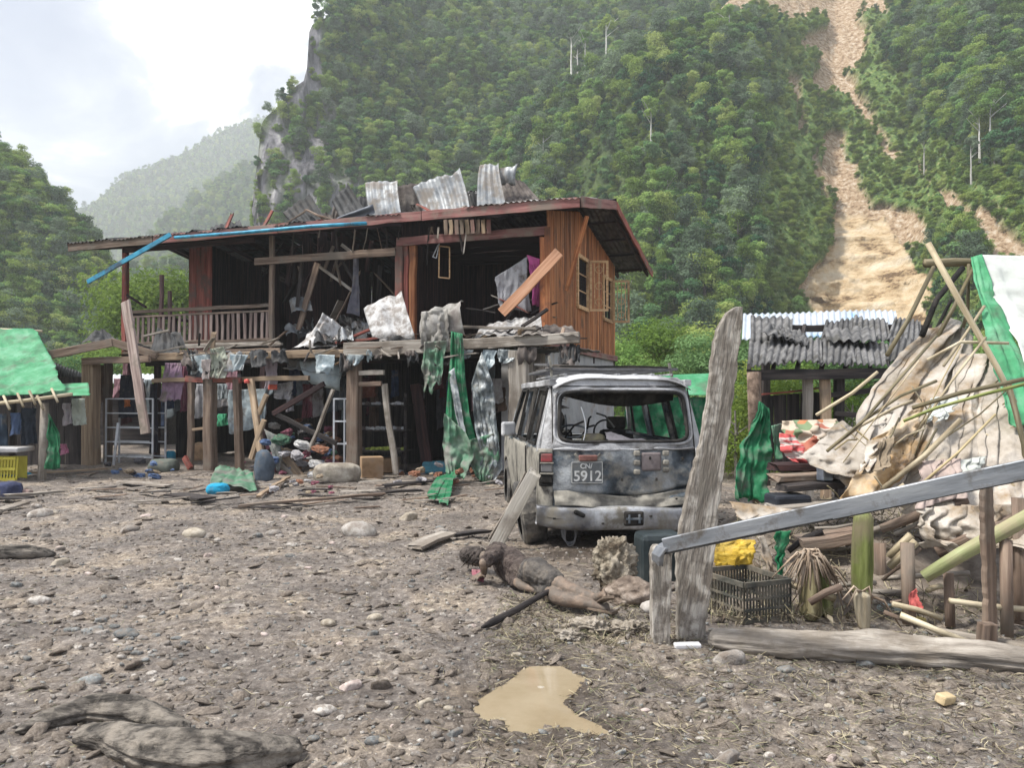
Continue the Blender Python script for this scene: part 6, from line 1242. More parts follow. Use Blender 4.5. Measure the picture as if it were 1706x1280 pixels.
# number plate
pl = box('number_plate', Cc(-.43, -.045, .80), (.34, .016, .235), mat('plate_black', [(.10, .11, .115), (.16, .17, .175)], 8, .5, .1, rand=0, dirt=(.24, .23, .2), dirt_amt=.3, dirt_scale=6), car, rot=(0, 0, CYAW), bevel=.004)
M_let = mat('plate_letter_paint', [(.5, .51, .5), (.66, .67, .66)], 10, .6, .05, rand=0, dirt=(.3, .3, .28), dirt_amt=.3)
def text_part(s, x, z, size, parent, name='lettering'):
    cu = bpy.data.curves.new(name, 'FONT'); cu.body = s; cu.size = size; cu.align_x = 'CENTER'; cu.extrude = .002; cu.offset = .0022
    tmp = bpy.data.objects.new(name, cu); col.objects.link(tmp); dg = bpy.context.evaluated_depsgraph_get(); me = bpy.data.meshes.new_from_object(tmp.evaluated_get(dg)); bpy.data.objects.remove(tmp)
    me.materials.clear(); me.materials.append(M_let); o = bpy.data.objects.new(name, me); col.objects.link(o); m = CM @ Matrix.Translation((x, -.058, z)) @ Matrix.Rotation(R(90), 4, 'X')
    o.parent = parent; o.matrix_local = wm(parent).inverted() @ m; return o
text_part('5912', -.425, .712, .155, pl); text_part('CN/', -.44, .845, .075, pl)
join_shapes('plate_border', [bar_shape(Cc(-.595, -.056, .69), Cc(-.265, -.056, .69), .004, .006), bar_shape(Cc(-.595, -.056, .91), Cc(-.265, -.056, .91), .004, .006), bar_shape(Cc(-.595, -.056, .69), Cc(-.595, -.056, .91), .006, .006), bar_shape(Cc(-.265, -.056, .69), Cc(-.265, -.056, .91), .006, .006)], M_let, pl)
box('plate_lamp', Cc(-.42, -.05, .955), (.2, .05, .06), mat('rusty_lamp', [(.12, .05, .04), (.28, .14, .12)], 8, .7, .2, rand=0), car, rot=(0, 0, CYAW), bevel=.01)
join_shapes('lamp_bracket', [bar_shape(Cc(-.56, -.045, 1.0), Cc(-.50, -.045, .93), .02, .025), bar_shape(Cc(-.28, -.045, 1.0), Cc(-.34, -.045, .93), .02, .025), bar_shape(Cc(-.50, -.045, .93), Cc(-.34, -.045, .93), .02, .02)], B_mud, car)
for (x, z) in ((.12, 1.0), (.12, .9), (.12, .80), (.44, 1.0), (.44, .9), (.44, .82)): box('bracket_mount', Cc(x, -.035, z), (.07, .05, .055), B_mud, car, rot=(0, 0, CYAW), bevel=.015)
box('bracket_plate', Cc(.28, -.03, .91), (.22, .035, .20), mat('brownish_burn', [(.12, .10, .10), (.22, .19, .19)], 5, .7, .3, rand=0), car, rot=(0, 0, CYAW), bevel=.02)
for x, z in ((.26, .95), (.33, .72), (-.05, .72), (.62, .94), (.55, .5)): box('hole', Cc(x, -.055, z), (.022, .02, .035), B_soot, car, rot=(0, 0, CYAW), bevel=.006)
# bumper
def bump_fn(u, v):
    a = 2 * math.pi * v; x = (u * 2 - 1) * .96; e = abs(u * 2 - 1)
    cz, cy = math.sin(a), math.cos(a); cz = math.copysign(abs(cz) ** .5, cz); cy = math.copysign(abs(cy) ** .5, cy)
    return (x, -.07 + .19 * e ** 6 - .075 * cy + .008 * float(vn(x * 5, v * 3, 0, 4)), .305 + .125 * cz * (1 - .15 * e ** 4) - .02 * x + 0.012 * float(vn(x * 2, 0, 0, 3)))
grid_mesh('bumper', 60, 24, bump_fn, B_bump, car)
box('bumper_recess', Cc(.055, -.142, .315), (.22, .03, .155), B_soot, car, rot=(0, 0, CYAW), bevel=.02)
join_shapes('tow_bracket', [bar_shape(Cc(-.0, -.165, .27), Cc(-.0, -.165, .36), .02, .03), bar_shape(Cc(.11, -.165, .27), Cc(.11, -.165, .36), .02, .03), bar_shape(Cc(-.03, -.165, .315), Cc(.14, -.165, .315), .02, .02)], B_slate, car)
box('bumper_slot', Cc(-.53, -.142, .375), (.13, .03, .05), B_soot, car, rot=(0, R(25), CYAW), bevel=.02)
for x, z in ((.24, .34), (-.28, .27), (-.8, .33)): box('hole', Cc(x, -.148, z), (.03, .02, .02), B_soot, car, rot=(0, 0, CYAW), bevel=.005)
# wheels
def wheel(x, y, z, tilt, r=.36, w=.25):
    n = 40; prof = [(-w / 2, r * .62), (-w / 2, r * .93), (-w * .4, r), (w * .4, r), (w / 2, r * .93), (w / 2, r * .62)]; m = CM @ Matrix.Translation((x, y, z)) @ Matrix.Rotation(tilt, 4, 'Y')
    vs, fs = [], []
    for i in range(n):
        a = 6.283 * i / n
        for j, (px, pr) in enumerate(prof):
            rr_ = pr * (1 + (.018 if (i % 2 and j in (2, 3)) else 0)); vs.append(m @ Vector((px, math.cos(a) * rr_, math.sin(a) * rr_)))
    for i in range(n):
        for j in range(5): fs.append((i * 6 + j, i * 6 + j + 1, (i + 1) % n * 6 + j + 1, (i + 1) % n * 6 + j))
    wh = mesh_obj('wheel', vs, fs, B_rub, car, smooth=False)
    v2, f2 = [], []
    for s in (-w * .3, w * .3):
        for i in range(20): a = 6.283 * i / 20; v2.append(m @ Vector((s, math.cos(a) * r * .63, math.sin(a) * r * .63)))
    f2 = [tuple(range(20)), tuple(range(39, 19, -1))] + [(i, (i + 1) % 20, 20 + (i + 1) % 20, 20 + i) for i in range(20)]
    mesh_obj('rim', v2, f2, B_soot, wh, smooth=False)
wheel(-.97, .55, .29, R(-10), .37, .27); wheel(.84, .88, .27, 0); wheel(-.82, 3.62, .30, 0); wheel(.82, 3.62, .30, 0)
box('rear_axle', Cc(0, .88, .30), (1.5, .1, .1), B_soot, car, rot=(0, 0, CYAW), bevel=.03)
box('fuel_tank', Cc(.1, .5, .28), (.9, .4, .16), B_soot, car, rot=(0, 0, CYAW), bevel=.04)
for k in range(4): loop_tube('tangled_spring', lambda t, k=k: (-.60 + (.055 + .01 * k) * math.cos(6.283 * t + k), .02 + .02 * k + .02 * math.sin(12 * t), .13 + .125 * math.sin(6.283 * t + k) + .01 * k), 20, .008, M_clr, car)
# roof rack and mirror
rk = join_shapes('roof_rack', [bar_shape(Cc(-.72, .45, 1.93), Cc(-.72, 2.5, 1.93), .03, .03), bar_shape(Cc(.72, .45, 1.93), Cc(.72, 2.5, 1.93), .03, .03)] + [bar_shape(Cc(-.72, y, 1.925), Cc(.72, y, 1.925), .03, .025) for y in (.45, .8, 1.15, 1.5, 1.85, 2.2, 2.5)] + [bar_shape(Cc(-.78, .4, 1.97), Cc(-.66, 2.4, 2.06), .02, .03)], mat('rack_grey', [(.07, .07, .075), (.16, .16, .165)], 6, .6, .2, rand=0), car)
for k in range(8): board('rack_slat', Cc(-.7 + rnd.uniform(0, .1), .5 + k * .27, 1.965 + .01 * (k % 3)), Cc(.68 - rnd.uniform(0, .2), .5 + k * .27 + rnd.uniform(-.08, .08), 1.955), .07, .02, W_grey if k % 2 else B_soot, rk)
for x in (-.72, .68): board('rack_post', Cc(x, .5, 1.84), Cc(x - .04, .5, 2.08 if x < 0 else 2.0), .03, .03, B_mud, rk)
box('mirror', Cc(-1.0, 2.7, 1.16), (.2, .1, .2), B_ash, car, rot=(0, 0, CYAW + .3), bevel=.03)
board('mirror_arm', Cc(-.9, 2.75, 1.08), Cc(-1.0, 2.7, 1.12), .05, .04, B_ash, car)
# cloth and bundle lying in the load space: things of their own
def put(o, label, cat, group=None): return tag(o, label, cat, group)
o = sack(975, 905, .26, .14, .18, cloth_mat('mustard_grey_bundle', (.3, .27, .17), .35), 'olive grey bundle lying inside the rear window of the burnt vehicle', 'bundle'); o.location = Cc(-.28, .35, 1.13)
put(drape('pale_cloth', [Cc(-.15, .30, 1.22), Cc(-.15, .2, 1.13), Cc(-.12, .14, 1.08)], [Cc(.42, .30, 1.10), Cc(.35, .2, 1.08), Cc(.30, .14, 1.04)], cloth_mat('pale_pinkish_cloth', (.55, .5, .5), .15), folds=2, amp=.02, noise=.02, axis=(0, 0, 1), seed=44), 'pale pinkish cloth lying inside the rear window of the burnt vehicle', 'cloth')
o = board('leaning_board', Cc(-.98, -.05, .82), onG(826, 914, .02) , .15, .03, mat('pale_board_wood', [(.26,.24,.2),(.42,.39,.34),(.52,.49,.44)], 2.5, .9, .4, stretch=WS, dirt=MUD, dirt_amt=.35), up=(0, -1, .3), ragged=.05); tag(o, 'pale weathered board leaning on the left rear corner of the burnt vehicle', 'board')
o = board('leaning_board', Cc(-1.02, .3, .75), onG(820, 898, .02), .08, .03, W_grey, up=(.4, -1, .3), ragged=.03); tag(o, 'second pale board behind the first one leaning on the vehicle corner', 'board')

# torn rim and jagged remains round the rear window; sagging strips inside
rr = random.Random(31); vs_, fs_ = [], []
for i in range(46):
    t = i / 46 + rr.uniform(-.008, .008); x, z = rim(t); t2 = t + rr.uniform(.006, .016); x2, z2 = rim(t2 % 1); k = 1 - rr.uniform(.02, .10) * (1.6 if z > 1.5 else 1)
    a, b, c_ = rp(x, z, .01), rp(x2, z2, .01), rp((x + x2) / 2 * k, 1.4 + ((z + z2) / 2 - 1.4) * k, .02); n_ = len(vs_)
    vs_ += [Cc(*a), Cc(*b), Cc(*c_), Cc(a[0], a[1] + .008, a[2]), Cc(b[0], b[1] + .008, b[2])]; fs_ += [(n_, n_ + 1, n_ + 2), (n_ + 3, n_ + 2, n_ + 4), (n_, n_ + 2, n_ + 3), (n_ + 1, n_ + 4, n_ + 2)]
mesh_obj('jagged_seal', vs_, fs_, B_soot, car, smooth=False)
for k in range(9):
    a = Cc(rr.uniform(-.6, .6), rr.uniform(.4, 1.6), rr.uniform(1.05, 1.3)); b = a + Vector((rr.uniform(-.4, .4), rr.uniform(-.2, .2), rr.uniform(-.1, .22))); tube('bent_trim', [a, (a + b) / 2 + Vector((0, 0, .05)), b], .012, (B_soot, B_slate, B_mud)[k % 3], car, seg=5)
for k in range(5):
    x = -.62 + k * .27; loop_tube('roof_bow', lambda t, x=x, k=k: (-.68 + 1.36 * t, .5 + k * .42, 1.74 - .05 * math.sin(3.14 * t) - .02 * k), 12, .012, B_mud, car, close=False)
# ------------------------------------------------------------------ foreground and right side
W_post = mat('mud_splashed_post_wood', [(.15, .135, .115), (.29, .265, .235), (.42, .395, .355)], 7, .92, .9, bscale=22, stretch=(.35, 2.2, 2.2), dirt=(.15, .13, .11), dirt_amt=.6, dirt_scale=9, contrast=1.6)
def plankpoly(name, prof, D0, D1, th, m_, label, cat):
    """plank with an outline given as left and right picture edges from bottom to top"""
    pr2 = []; rj = random.Random(int(prof[0][1]))
    for (a0, a1) in zip(prof, prof[1:]):
        m_n = max(1, int(abs(a1[0] - a0[0]) / 9))
        for q_ in range(m_n): t_ = q_ / m_n; pr2.append((a0[0] + (a1[0] - a0[0]) * t_, a0[1] + (a1[1] - a0[1]) * t_ + rj.uniform(-1.4, 1.4), a0[2] + (a1[2] - a0[2]) * t_ + rj.uniform(-1.4, 1.4) - (rj.random() < .08) * 3))
    prof = pr2 + [prof[-1]]
    n = len(prof); vs = []; fs = []
    for i, (py, xl, xr) in enumerate(prof):
        f = (prof[0][0] - py) / (prof[0][0] - prof[-1][0]); D = D0 + (D1 - D0) * f
        for (x, dd) in ((xl, 0), (xr, 0), (xr, th), (xl, th)): q = P(x, py, D); q = Vector((q.x, q.y + dd, q.z)); vs.append(q)
    for i in range(n - 1):
        for j in range(4): fs.append((i * 4 + j, i * 4 + (j + 1) % 4, i * 4 + 4 + (j + 1) % 4, i * 4 + 4 + j))
    fs.append((3, 2, 1, 0)); fs.append(tuple((n - 1) * 4 + j for j in range(4)))
    # long axis to local x for the grain
    a = sum((Vector(v) for v in vs[:4]), Vector()) / 4; b = sum((Vector(v) for v in vs[-4:]), Vector()) / 4; m = axes(a, b, (0, -1, 0)); inv = m.inverted()
    o = mesh_obj(name, [inv @ v for v in vs], fs, m_, None, smooth=False, matrix=m)
    bv = o.modifiers.new('edge', 'BEVEL'); bv.width = .006; bv.segments = 2; return tag(o, label, cat)
plankpoly('weathered_post', [(1085, 1128, 1178), (1055, 1129, 1177), (1000, 1131, 1182), (930, 1128, 1190), (870, 1136, 1196), (800, 1152, 1204), (740, 1168, 1213), (680, 1178, 1220), (620, 1185, 1228), (570, 1190, 1234), (540, 1200, 1237), (520, 1212, 1239), (511, 1226, 1238)], 5.15, 5.35, .085, W_post, 'tall weathered plank post leaning right in the foreground, its top tapering to a point', 'post')
plankpoly('short_post', [(1085, 1090, 1117), (1055, 1088, 1117), (990, 1087, 1119), (940, 1086, 1120), (917, 1087, 1121), (912, 1092, 1118)], 5.0, 5.0, .11, W_post, 'short weathered post standing left of the tall one under the metal bar', 'post')
M_bar = mat('dull_steel_bar', [(.17, .185, .205), (.25, .265, .29), (.33, .345, .365)], 3, .4, .12, stretch=(.6, 4, 4), metal=.5, rand=0, dirt=(.12, .11, .10), dirt_amt=.35, dirt_scale=7)
bar = empty('steel_bar', P(1100, 912, 4.9), 'long grey steel bar running up to the right edge from the short post', 'bar')
a, b = P(1108, 910, 4.92), P(1745, 775, 3.85); board('rail', a, b, .05, .10, M_bar, bar, rough=.25)
d = (b - a).normalized(); board('torn_end', a + Vector((-.02, -.01, -.005)), a - d * .03 + Vector((-.03, 0, -.10)), .06, .07, M_bar, bar, ragged=.015)
board('lower_flange', a + Vector((0, .035, -.052)), b + Vector((0, .035, -.052)), .11, .012, B_soot, bar, rough=.2)
plankpoly('slim_post', [(1080, 1645, 1661), (1000, 1646, 1662), (900, 1641, 1659), (800, 1640, 1655)], 4.95, 4.9, .06, W_brown, 'thin upright stake under the right end of the steel bar', 'stake')
plankpoly('stake_block', [(1082, 1637, 1663), (1042, 1640, 1664)], 4.85, 4.85, .08, W_brown, 'small wooden block at the foot of the thin upright stake', 'block')
# rough organic masses
def rough_tube(name, pts, rad, m_, label, cat, seg=28, amp=.25, sc=9, n=46, flat=1.0, groove=.3, parent=None):
    pts = [Vector(p) for p in pts]; P_, R_ = [], []
    ds = [0]
    for a_, b_ in zip(pts, pts[1:]): ds.append(ds[-1] + (b_ - a_).length)
    for i in range(n + 1):
        t = ds[-1] * i / n; P_.append(Vector([np.interp(t, ds, [p[k] for p in pts]) for k in range(3)])); R_.append(float(np.interp(t, ds, rad)))
    for _ in range(3): P_ = [P_[0]] + [(P_[i - 1] + P_[i] * 2 + P_[i + 1]) / 4 for i in range(1, n)] + [P_[-1]]
    base = axes(P_[0], P_[-1]); inv = base.inverted(); q = [inv @ p for p in P_]; vs, fs = [], []
    for i, p in enumerate(q):
        dd = (q[min(i + 1, n)] - q[max(i - 1, 0)]).normalized(); y = Vector((0, 0, 1)).cross(dd).normalized(); z = dd.cross(y)
        endk = min(1, .35 + min(i, n - i) * .25)
        for j in range(seg):
            a_ = 6.283 * j / seg; c, s = math.cos(a_), math.sin(a_)
            k = 1 + amp * float(fbm(p.x * sc * .35, c * 1.2 + 5, s * 1.2 + sc, 4, 71)) + groove * .5 * (abs(float(vn(p.x * sc * .12, a_ * 2.4 if j < seg else 0, 3, 72))) - .3) * (1 if 0 < j < seg - 1 else .4)
            vs.append(p + (y * c + z * s * flat) * R_[i] * k * endk)
    for i in range(n):
        for j in range(seg): fs.append((i * seg + j, i * seg + (j + 1) % seg, (i + 1) * seg + (j + 1) % seg, (i + 1) * seg + j))
    fs.append(tuple(range(seg - 1, -1, -1))); fs.append(tuple(n * seg + j for j in range(seg)))
    o = mesh_obj(name, vs, fs, m_, parent, matrix=base)
    return tag(o, label, cat) if label else o
M_log = mat('driftwood', [(.13, .115, .098), (.28, .25, .215), (.42, .385, .34)], 9, .92, .9, bscale=14, stretch=(.25, 1.6, 1.6), rand=.05, dirt=(.20, .17, .135), dirt_amt=.5, dirt_scale=3, dist=.03)
M_logd = mat('grey_waterlogged_wood', [(.03, .027, .024), (.09, .08, .07), (.20, .18, .155)], 14, .9, 1.0, bscale=26, stretch=(.4, 1.3, 1.3), rand=.05, dirt=(.22, .195, .165), dirt_amt=.5, dirt_scale=7, contrast=1.4, dist=.03)
gl = lambda px, py, r: onG(px, py) + Vector((0, r * .6, r * .75))
fl = empty('foreground_log', onG(260, 1260), 'big rough waterlogged log lying across the bottom left corner', 'log')
rough_tube('log_trunk', [gl(120, 1245, .05), gl(190, 1256, .07), gl(250, 1275, .085), gl(330, 1290, .09), gl(420, 1282, .085), gl(500, 1262, .05)], [.045, .09, .115, .12, .105, .06], M_logd, None, None, parent=fl, amp=.3, groove=.6, seg=56, n=130, flat=.8, sc=10)
rough_tube('log_limb', [gl(22, 1226, .02), gl(80, 1212, .04), gl(150, 1200, .06), gl(220, 1208, .07), gl(300, 1240, .07)], [.02, .065, .085, .085, .06], M_logd, None, None, parent=fl, amp=.3, groove=.6, seg=44, n=90, flat=.8, sc=10)
rough_tube('long_log', [gl(1182, 1082, .07), gl(1290, 1090, .085), gl(1400, 1100, .09), gl(1520, 1108, .09), gl(1640, 1118, .085), gl(1760, 1128, .07)], [.06, .085, .09, .09, .085, .07], M_log, 'long pale driftwood log lying across the lower right', 'log', amp=.35, groove=.8, seg=44, n=160, sc=12)
rough_tube('thin_log', [gl(1545, 1052, .03), gl(1640, 1075, .035), gl(1740, 1098, .035)], [.028, .036, .035], M_log, 'thin log lying behind the right end of the long log', 'log', amp=.15, n=40, seg=16)
rough_tube('log_stub', [gl(-40, 938, .07), gl(40, 934, .07), gl(92, 928, .03)], [.075, .075, .035], M_logd, 'dark log stub poking in at the left edge of the mud', 'log', amp=.3, n=30)
rough_tube('charred_stick', [onG(803, 1052, .03), onG(860, 1030, .05), onG(912, 1008, .1), onG(940, 1002, .12)], [.03, .024, .022, .02], W_dark, 'black charred stick lying below the legs of the lying person', 'stick', amp=.2, n=24, seg=10)
# root ball on the stone
def blob(name, c, sx, sy, sz, m_, label, cat, rough=.3, sub=5, sc=2.5, ridge=.15, seed=1):
    bm = bmesh.new(); bmesh.ops.create_icosphere(bm, subdivisions=sub, radius=.5)
    co = np.array([v.co[:] for v in bm.verts]); k = 1 + rough * fbm(co[:, 0] * sc + seed, co[:, 1] * sc, co[:, 2] * sc, 4, seed) - ridge * np.abs(vn(co[:, 0] * sc * 2.5, co[:, 1] * sc * 2.5, co[:, 2] * sc * 2.5 + seed, seed)) + ridge * .4 * vn(co[:, 0] * 22, co[:, 1] * 22, co[:, 2] * 22, seed)
    for v, kk in zip(bm.verts, k): v.co = Vector((v.co.x * sx * kk, v.co.y * sy * kk, v.co.z * sz * kk))
    me = bpy.data.meshes.new(name); bm.to_mesh(me); bm.free(); me.polygons.foreach_set('use_smooth', [True] * len(me.polygons)); me.materials.append(m_); o = bpy.data.objects.new(name, me); col.objects.link(o); o.location = c; return tag(o, label, cat)
M_root = mat('root_ball', [(.09, .07, .05), (.22, .19, .145), (.35, .31, .25)], 7, .95, .9, rand=0, dirt=(.10, .08, .06), dirt_amt=.3, dirt_scale=6, dist=.04, contrast=1.4)
blob('root_ball', P(1021, 944, 6.45), .42, .34, .46, M_root, 'shaggy tan root ball standing on end beside the feet of the lying person', 'root ball', rough=.5, ridge=.35, seed=5)
blob('boulder', P(1050, 990, 6.2), .42, .36, .26, mat('brown_boulder', [(.10, .075, .06), (.19, .15, .12), (.32, .27, .23)], 9, .9, .7, rand=0), 'rounded brown boulder under the root ball, left of the short post', 'boulder', rough=.3, ridge=.1, seed=8)
blob('pale_rock', P(1085, 1012, 5.6), .16, .14, .10, M_STL, 'small pale rock at the left foot of the short post', 'rock', rough=.3, ridge=.05, seed=9, sub=3)
o = box('teal_drum', P(1098, 935, 7.0), (.40, .3, .52), mat('dark_teal_plastic', [(.012, .018, .02), (.022, .032, .036), (.05, .06, .062)], 3, .5, .15, rand=0), rot=(0, 0, .15), bevel=.05); tag(o, 'dark teal container standing between the vehicle and the short post', 'container')
for (x, y, s, sd, lab) in ((985, 1050, .34, 3, 'rubbly lump of pale soil below the feet, left of the two'), (1050, 1056, .26, 4, 'rubbly lump of pale soil at the left of the short post'), (950, 1070, .22, 6, 'small crumbly soil lump left of the rubbly ones')):
    g = onG(x, y); blob('soil_lump', g + Vector((0, .05, .02)), s, s * .7, s * .4, mat('pale_soil', [(.15, .125, .10), (.28, .245, .2), (.4, .36, .31)], 9, .95, .9, rand=.1, dist=.03), lab, 'soil lump', rough=.6, ridge=.5, seed=sd)
o = box('foam_piece', onG(1145, 1082, .02), (.17, .06, .03), mat('white_foam', [(.5, .5, .52), (.62, .62, .64)], 8, .8, .2), rot=(.05, 0, .05), bevel=.008); tag(o, 'small white foam strip on the mud in front of the tall post', 'foam piece')
o = box('brick_chunk', onG(1395 + 180, 1168, .03), (.1, .06, .05), mat('tan_chunk', [(.35, .27, .15), (.5, .4, .25)], 8, .9, .4), rot=(.2, .1, .5), bevel=.01); tag(o, 'tan brick like chunk on the straw at the lower right', 'chunk')
# black crate
def crate():
    c = empty('black_crate', onG(1268, 1035), 'black openwork plastic crate standing askew behind the long log', 'crate')
    M_cr = mat('black_crate_plastic', [(.03, .032, .03), (.07, .07, .06), (.13, .12, .1)], 5, .6, .3, rand=0, dirt=(.2, .17, .13), dirt_amt=.4)
    o0 = onG(1240, 1040); ex = (onG(1325, 1030) - o0); ex.z = 0; ex = ex.normalized(); ey = Vector((-ex.y, ex.x, 0)); Lx, Ly, Hh = .40, .52, .27
    X0 = o0; f = lambda x, y, z: X0 + ex * x + ey * y + Vector((0, 0, z + .01 - .0 * x))
    for nm, A, B in (('front_side', (0, 0), (Lx, 0)), ('left_side', (0, 0), (0 - .05, Ly)), ('right_side', (Lx, 0), (Lx, Ly)), ('back_side', (0, Ly), (Lx, Ly))):
        sh = [bar_shape(f(*A, z), f(*B, z), .02, h) for z, h in ((.01, .03), (.09, .015), (.165, .015), (Hh, .035))]; n = 15
        for i in range(n + 1): x = A[0] + (B[0] - A[0]) * i / n; y = A[1] + (B[1] - A[1]) * i / n; sh.append(bar_shape(f(x, y, 0), f(x, y, Hh), .009, .012, ex))
        join_shapes(nm, sh, M_cr, c)
    join_shapes('bottom', [bar_shape(f(i * Lx / 8, 0, .01), f(i * Lx / 8, Ly, .01), .02, .01) for i in range(9)], M_cr, c)
crate()
M_yel = mat('yellow_mesh_bag', [(.35, .22, .02), (.55, .36, .04), (.65, .48, .1)], 9, .7, .4, stretch=(1, 1, 4), rand=0, dirt=(.2, .15, .08), dirt_amt=.3)
tag(drape('yellow_mesh_bag', [P(1185, 898, 6.2), P(1187, 925, 6.15), P(1190, 945, 6.15)], [P(1256, 900, 6.2), P(1257, 920, 6.15), P(1252, 942, 6.15)], M_yel, folds=4, amp=.02, noise=.02, seed=50), 'bright yellow mesh bag under the left end of the steel bar', 'bag')
o = sack(1222, 985, .5, .32, .3, mat('brown_sack', [(.12, .09, .06), (.24, .19, .14)], 5, .9, .5), 'dirty brown bundle below the yellow mesh bag', 'bundle')
tag(drape('beige_rag', [P(1214, 836, 6.6), P(1226, 855, 6.5), P(1240, 872, 6.4)], [P(1335, 850, 6.6), P(1290, 862, 6.5), P(1245, 874, 6.4)], T_beige, folds=2, amp=.02, seed=51), 'triangular beige rag tied to the back of the tall post', 'rag')
tag(drape('dry_husk', [P(1262, 895, 6.0), P(1270, 930, 5.95), P(1282, 965, 5.95)], [P(1272, 892, 6.0), P(1288, 925, 5.95), P(1290, 968, 5.95)], T_beige, folds=1, amp=.03, nu=8, seed=52), 'pale dry banana husk hanging right of the yellow bag', 'husk')
tag(drape('green_strip', [P(1290, 885, 6.1), P(1292, 930, 6.1), P(1294, 972, 6.1)], [P(1318, 884, 6.1), P(1308, 920, 6.1), P(1299, 975, 6.1)], T_greendeep, folds=2, amp=.03, nu=10, seed=53), 'narrow green cloth strip hanging under the steel bar', 'cloth strip')
rack_post = tube('stall_post', [onG(1262, 850, -.05), P(1258, 720, 8.6), P(1254, 620, 8.6)], .07, W_brown, seg=9); tag(rack_post, 'brown round post with the deep green cloth tied to it', 'post')
tag(drape('hanging_green_cloth', [P(1262, 668, 8.2), P(1240, 740, 8.1), P(1228, 800, 8.0), P(1226, 838, 8.0)], [P(1278, 680, 8.2), P(1283, 740, 8.1), P(1280, 800, 8.0), P(1276, 842, 8.0)], T_greendeep, folds=3, amp=.06, noise=.06, nu=28, nv=40, seed=54), 'deep green cloth hanging from the brown post right of the tall weathered post', 'cloth')
tag(drape('hanging_green_cloth', [P(1284, 710, 8.4), P(1288, 740, 8.4), P(1292, 768, 8.4)], [P(1300, 706, 8.4), P(1304, 738, 8.4), P(1303, 766, 8.4)], T_muddygreen, folds=1, amp=.04, nu=10, seed=55), 'small pale green cloth scrap beside the patterned cloth', 'cloth scrap')
# patterned cloths
def pattern_mat():
    m = bpy.data.materials.new('patterned_cloth'); m.use_nodes = True; t = m.node_tree; b = t.nodes['Principled BSDF']; L = t.links.new; b.inputs['Roughness'].default_value = .9
    tc = N(t, 'ShaderNodeTexCoord'); v = N(t, 'ShaderNodeTexVoronoi'); L(tc.outputs['Object'], v.inputs['Vector']); v.inputs['Scale'].default_value = 9; r = N(t, 'ShaderNodeValToRGB'); sp = N(t, 'ShaderNodeSeparateColor'); L(v.outputs['Color'], sp.inputs[0]); L(sp.outputs[0], r.inputs[0])
    e = r.color_ramp.elements; r.color_ramp.interpolation = 'CONSTANT'; e[0].color = (.45, .38, .3, 1); e[1].position = .75; e[1].color = (.42, .17, .08, 1)
    for p_, c in ((.3, (.16, .22, .12, 1)), (.5, (.48, .42, .36, 1)), (.62, (.35, .12, .08, 1))): x = e.new(p_); x.color = c
    L(r.outputs[0], b.inputs['Base Color']); return m
M_pat = pattern_mat()
tag(drape('patterned_cloth', [P(1306, 702, 7.9), P(1312, 740, 7.7), P(1345, 778, 7.6)], [P(1398, 698, 7.9), P(1402, 730, 7.7), P(1395, 766, 7.6)], M_pat, folds=3, amp=.07, noise=.12, nu=30, nv=26, seed=56), 'patterned orange green and cream cloth bundled left of the beige heap', 'cloth')
tag(drape('striped_cloth', [P(1302, 722, 7.6), P(1308, 752, 7.5), P(1325, 772, 7.5)], [P(1325, 726, 7.6), P(1340, 752, 7.5), P(1352, 775, 7.5)], mat('red_white_stripes', [(.5, .1, .1), (.5, .45, .42)], 3, .9, .3, stretch=(1, 1, 9), rand=0, stops=[.49, .51]), folds=1, amp=.04, noise=.05, nu=16, seed=57), 'red and white striped cloth below the patterned one', 'cloth')
# ---------------- the collapsed right stall: tarpaulins, poles, stakes
def T(name, A, B, m_, label, cat='tarpaulin', **k): return tag(drape(name, [P(*a) for a in A], [P(*b) for b in B], m_, **k), label, cat)
M_fib0 = mat('straw_cane', [(.3, .24, .13), (.46, .38, .22)], 4, .8, .2, rand=.3)
T('beige_tarpaulin', [(1588, 528, 8.2), (1510, 590, 7.9), (1455, 650, 7.6), (1425, 730, 7.3), (1402, 800, 7.0), (1440, 842, 6.9)], [(1612, 560, 8.2), (1606, 620, 7.8), (1590, 700, 7.3), (1565, 770, 6.8), (1530, 820, 6.5), (1490, 860, 6.4)], T_beige, 'big beige mud stained tarpaulin sloping down from the top of the collapsed stall', folds=5, amp=.13, noise=.05, nu=110, nv=110, seed=60, nscale=1.6)
T('beige_tarpaulin', [(1600, 590, 7.6), (1570, 680, 7.0), (1545, 760, 6.4), (1535, 840, 6.0), (1530, 870, 5.9)], [(1668, 590, 7.4), (1705, 680, 6.8), (1730, 760, 6.2), (1740, 830, 5.9), (1740, 900, 5.7)], T_beige, 'beige tarpaulin hanging over the right edge above the steel bar', folds=4, amp=.13, noise=.045, nu=90, nv=90, seed=61, nscale=1.6)
T('beige_tarpaulin', [(1528, 845, 5.9), (1535, 880, 5.8), (1560, 930, 5.8)], [(1740, 840, 5.6), (1740, 890, 5.5), (1700, 925, 5.6)], T_beige, 'lower beige tarpaulin fold hanging below the steel bar', folds=6, amp=.09, noise=.06, nu=80, nv=40, seed=62, ragged=.3)
T('beige_tarpaulin', [(1330, 762, 7.2), (1380, 790, 7.0), (1440, 800, 6.9)], [(1400, 700, 7.6), (1450, 730, 7.3), (1470, 780, 7.0)], T_beige, 'small grubby beige sheet at the left foot of the collapsed heap', folds=3, amp=.06, noise=.12, nu=26, nv=26, seed=63)
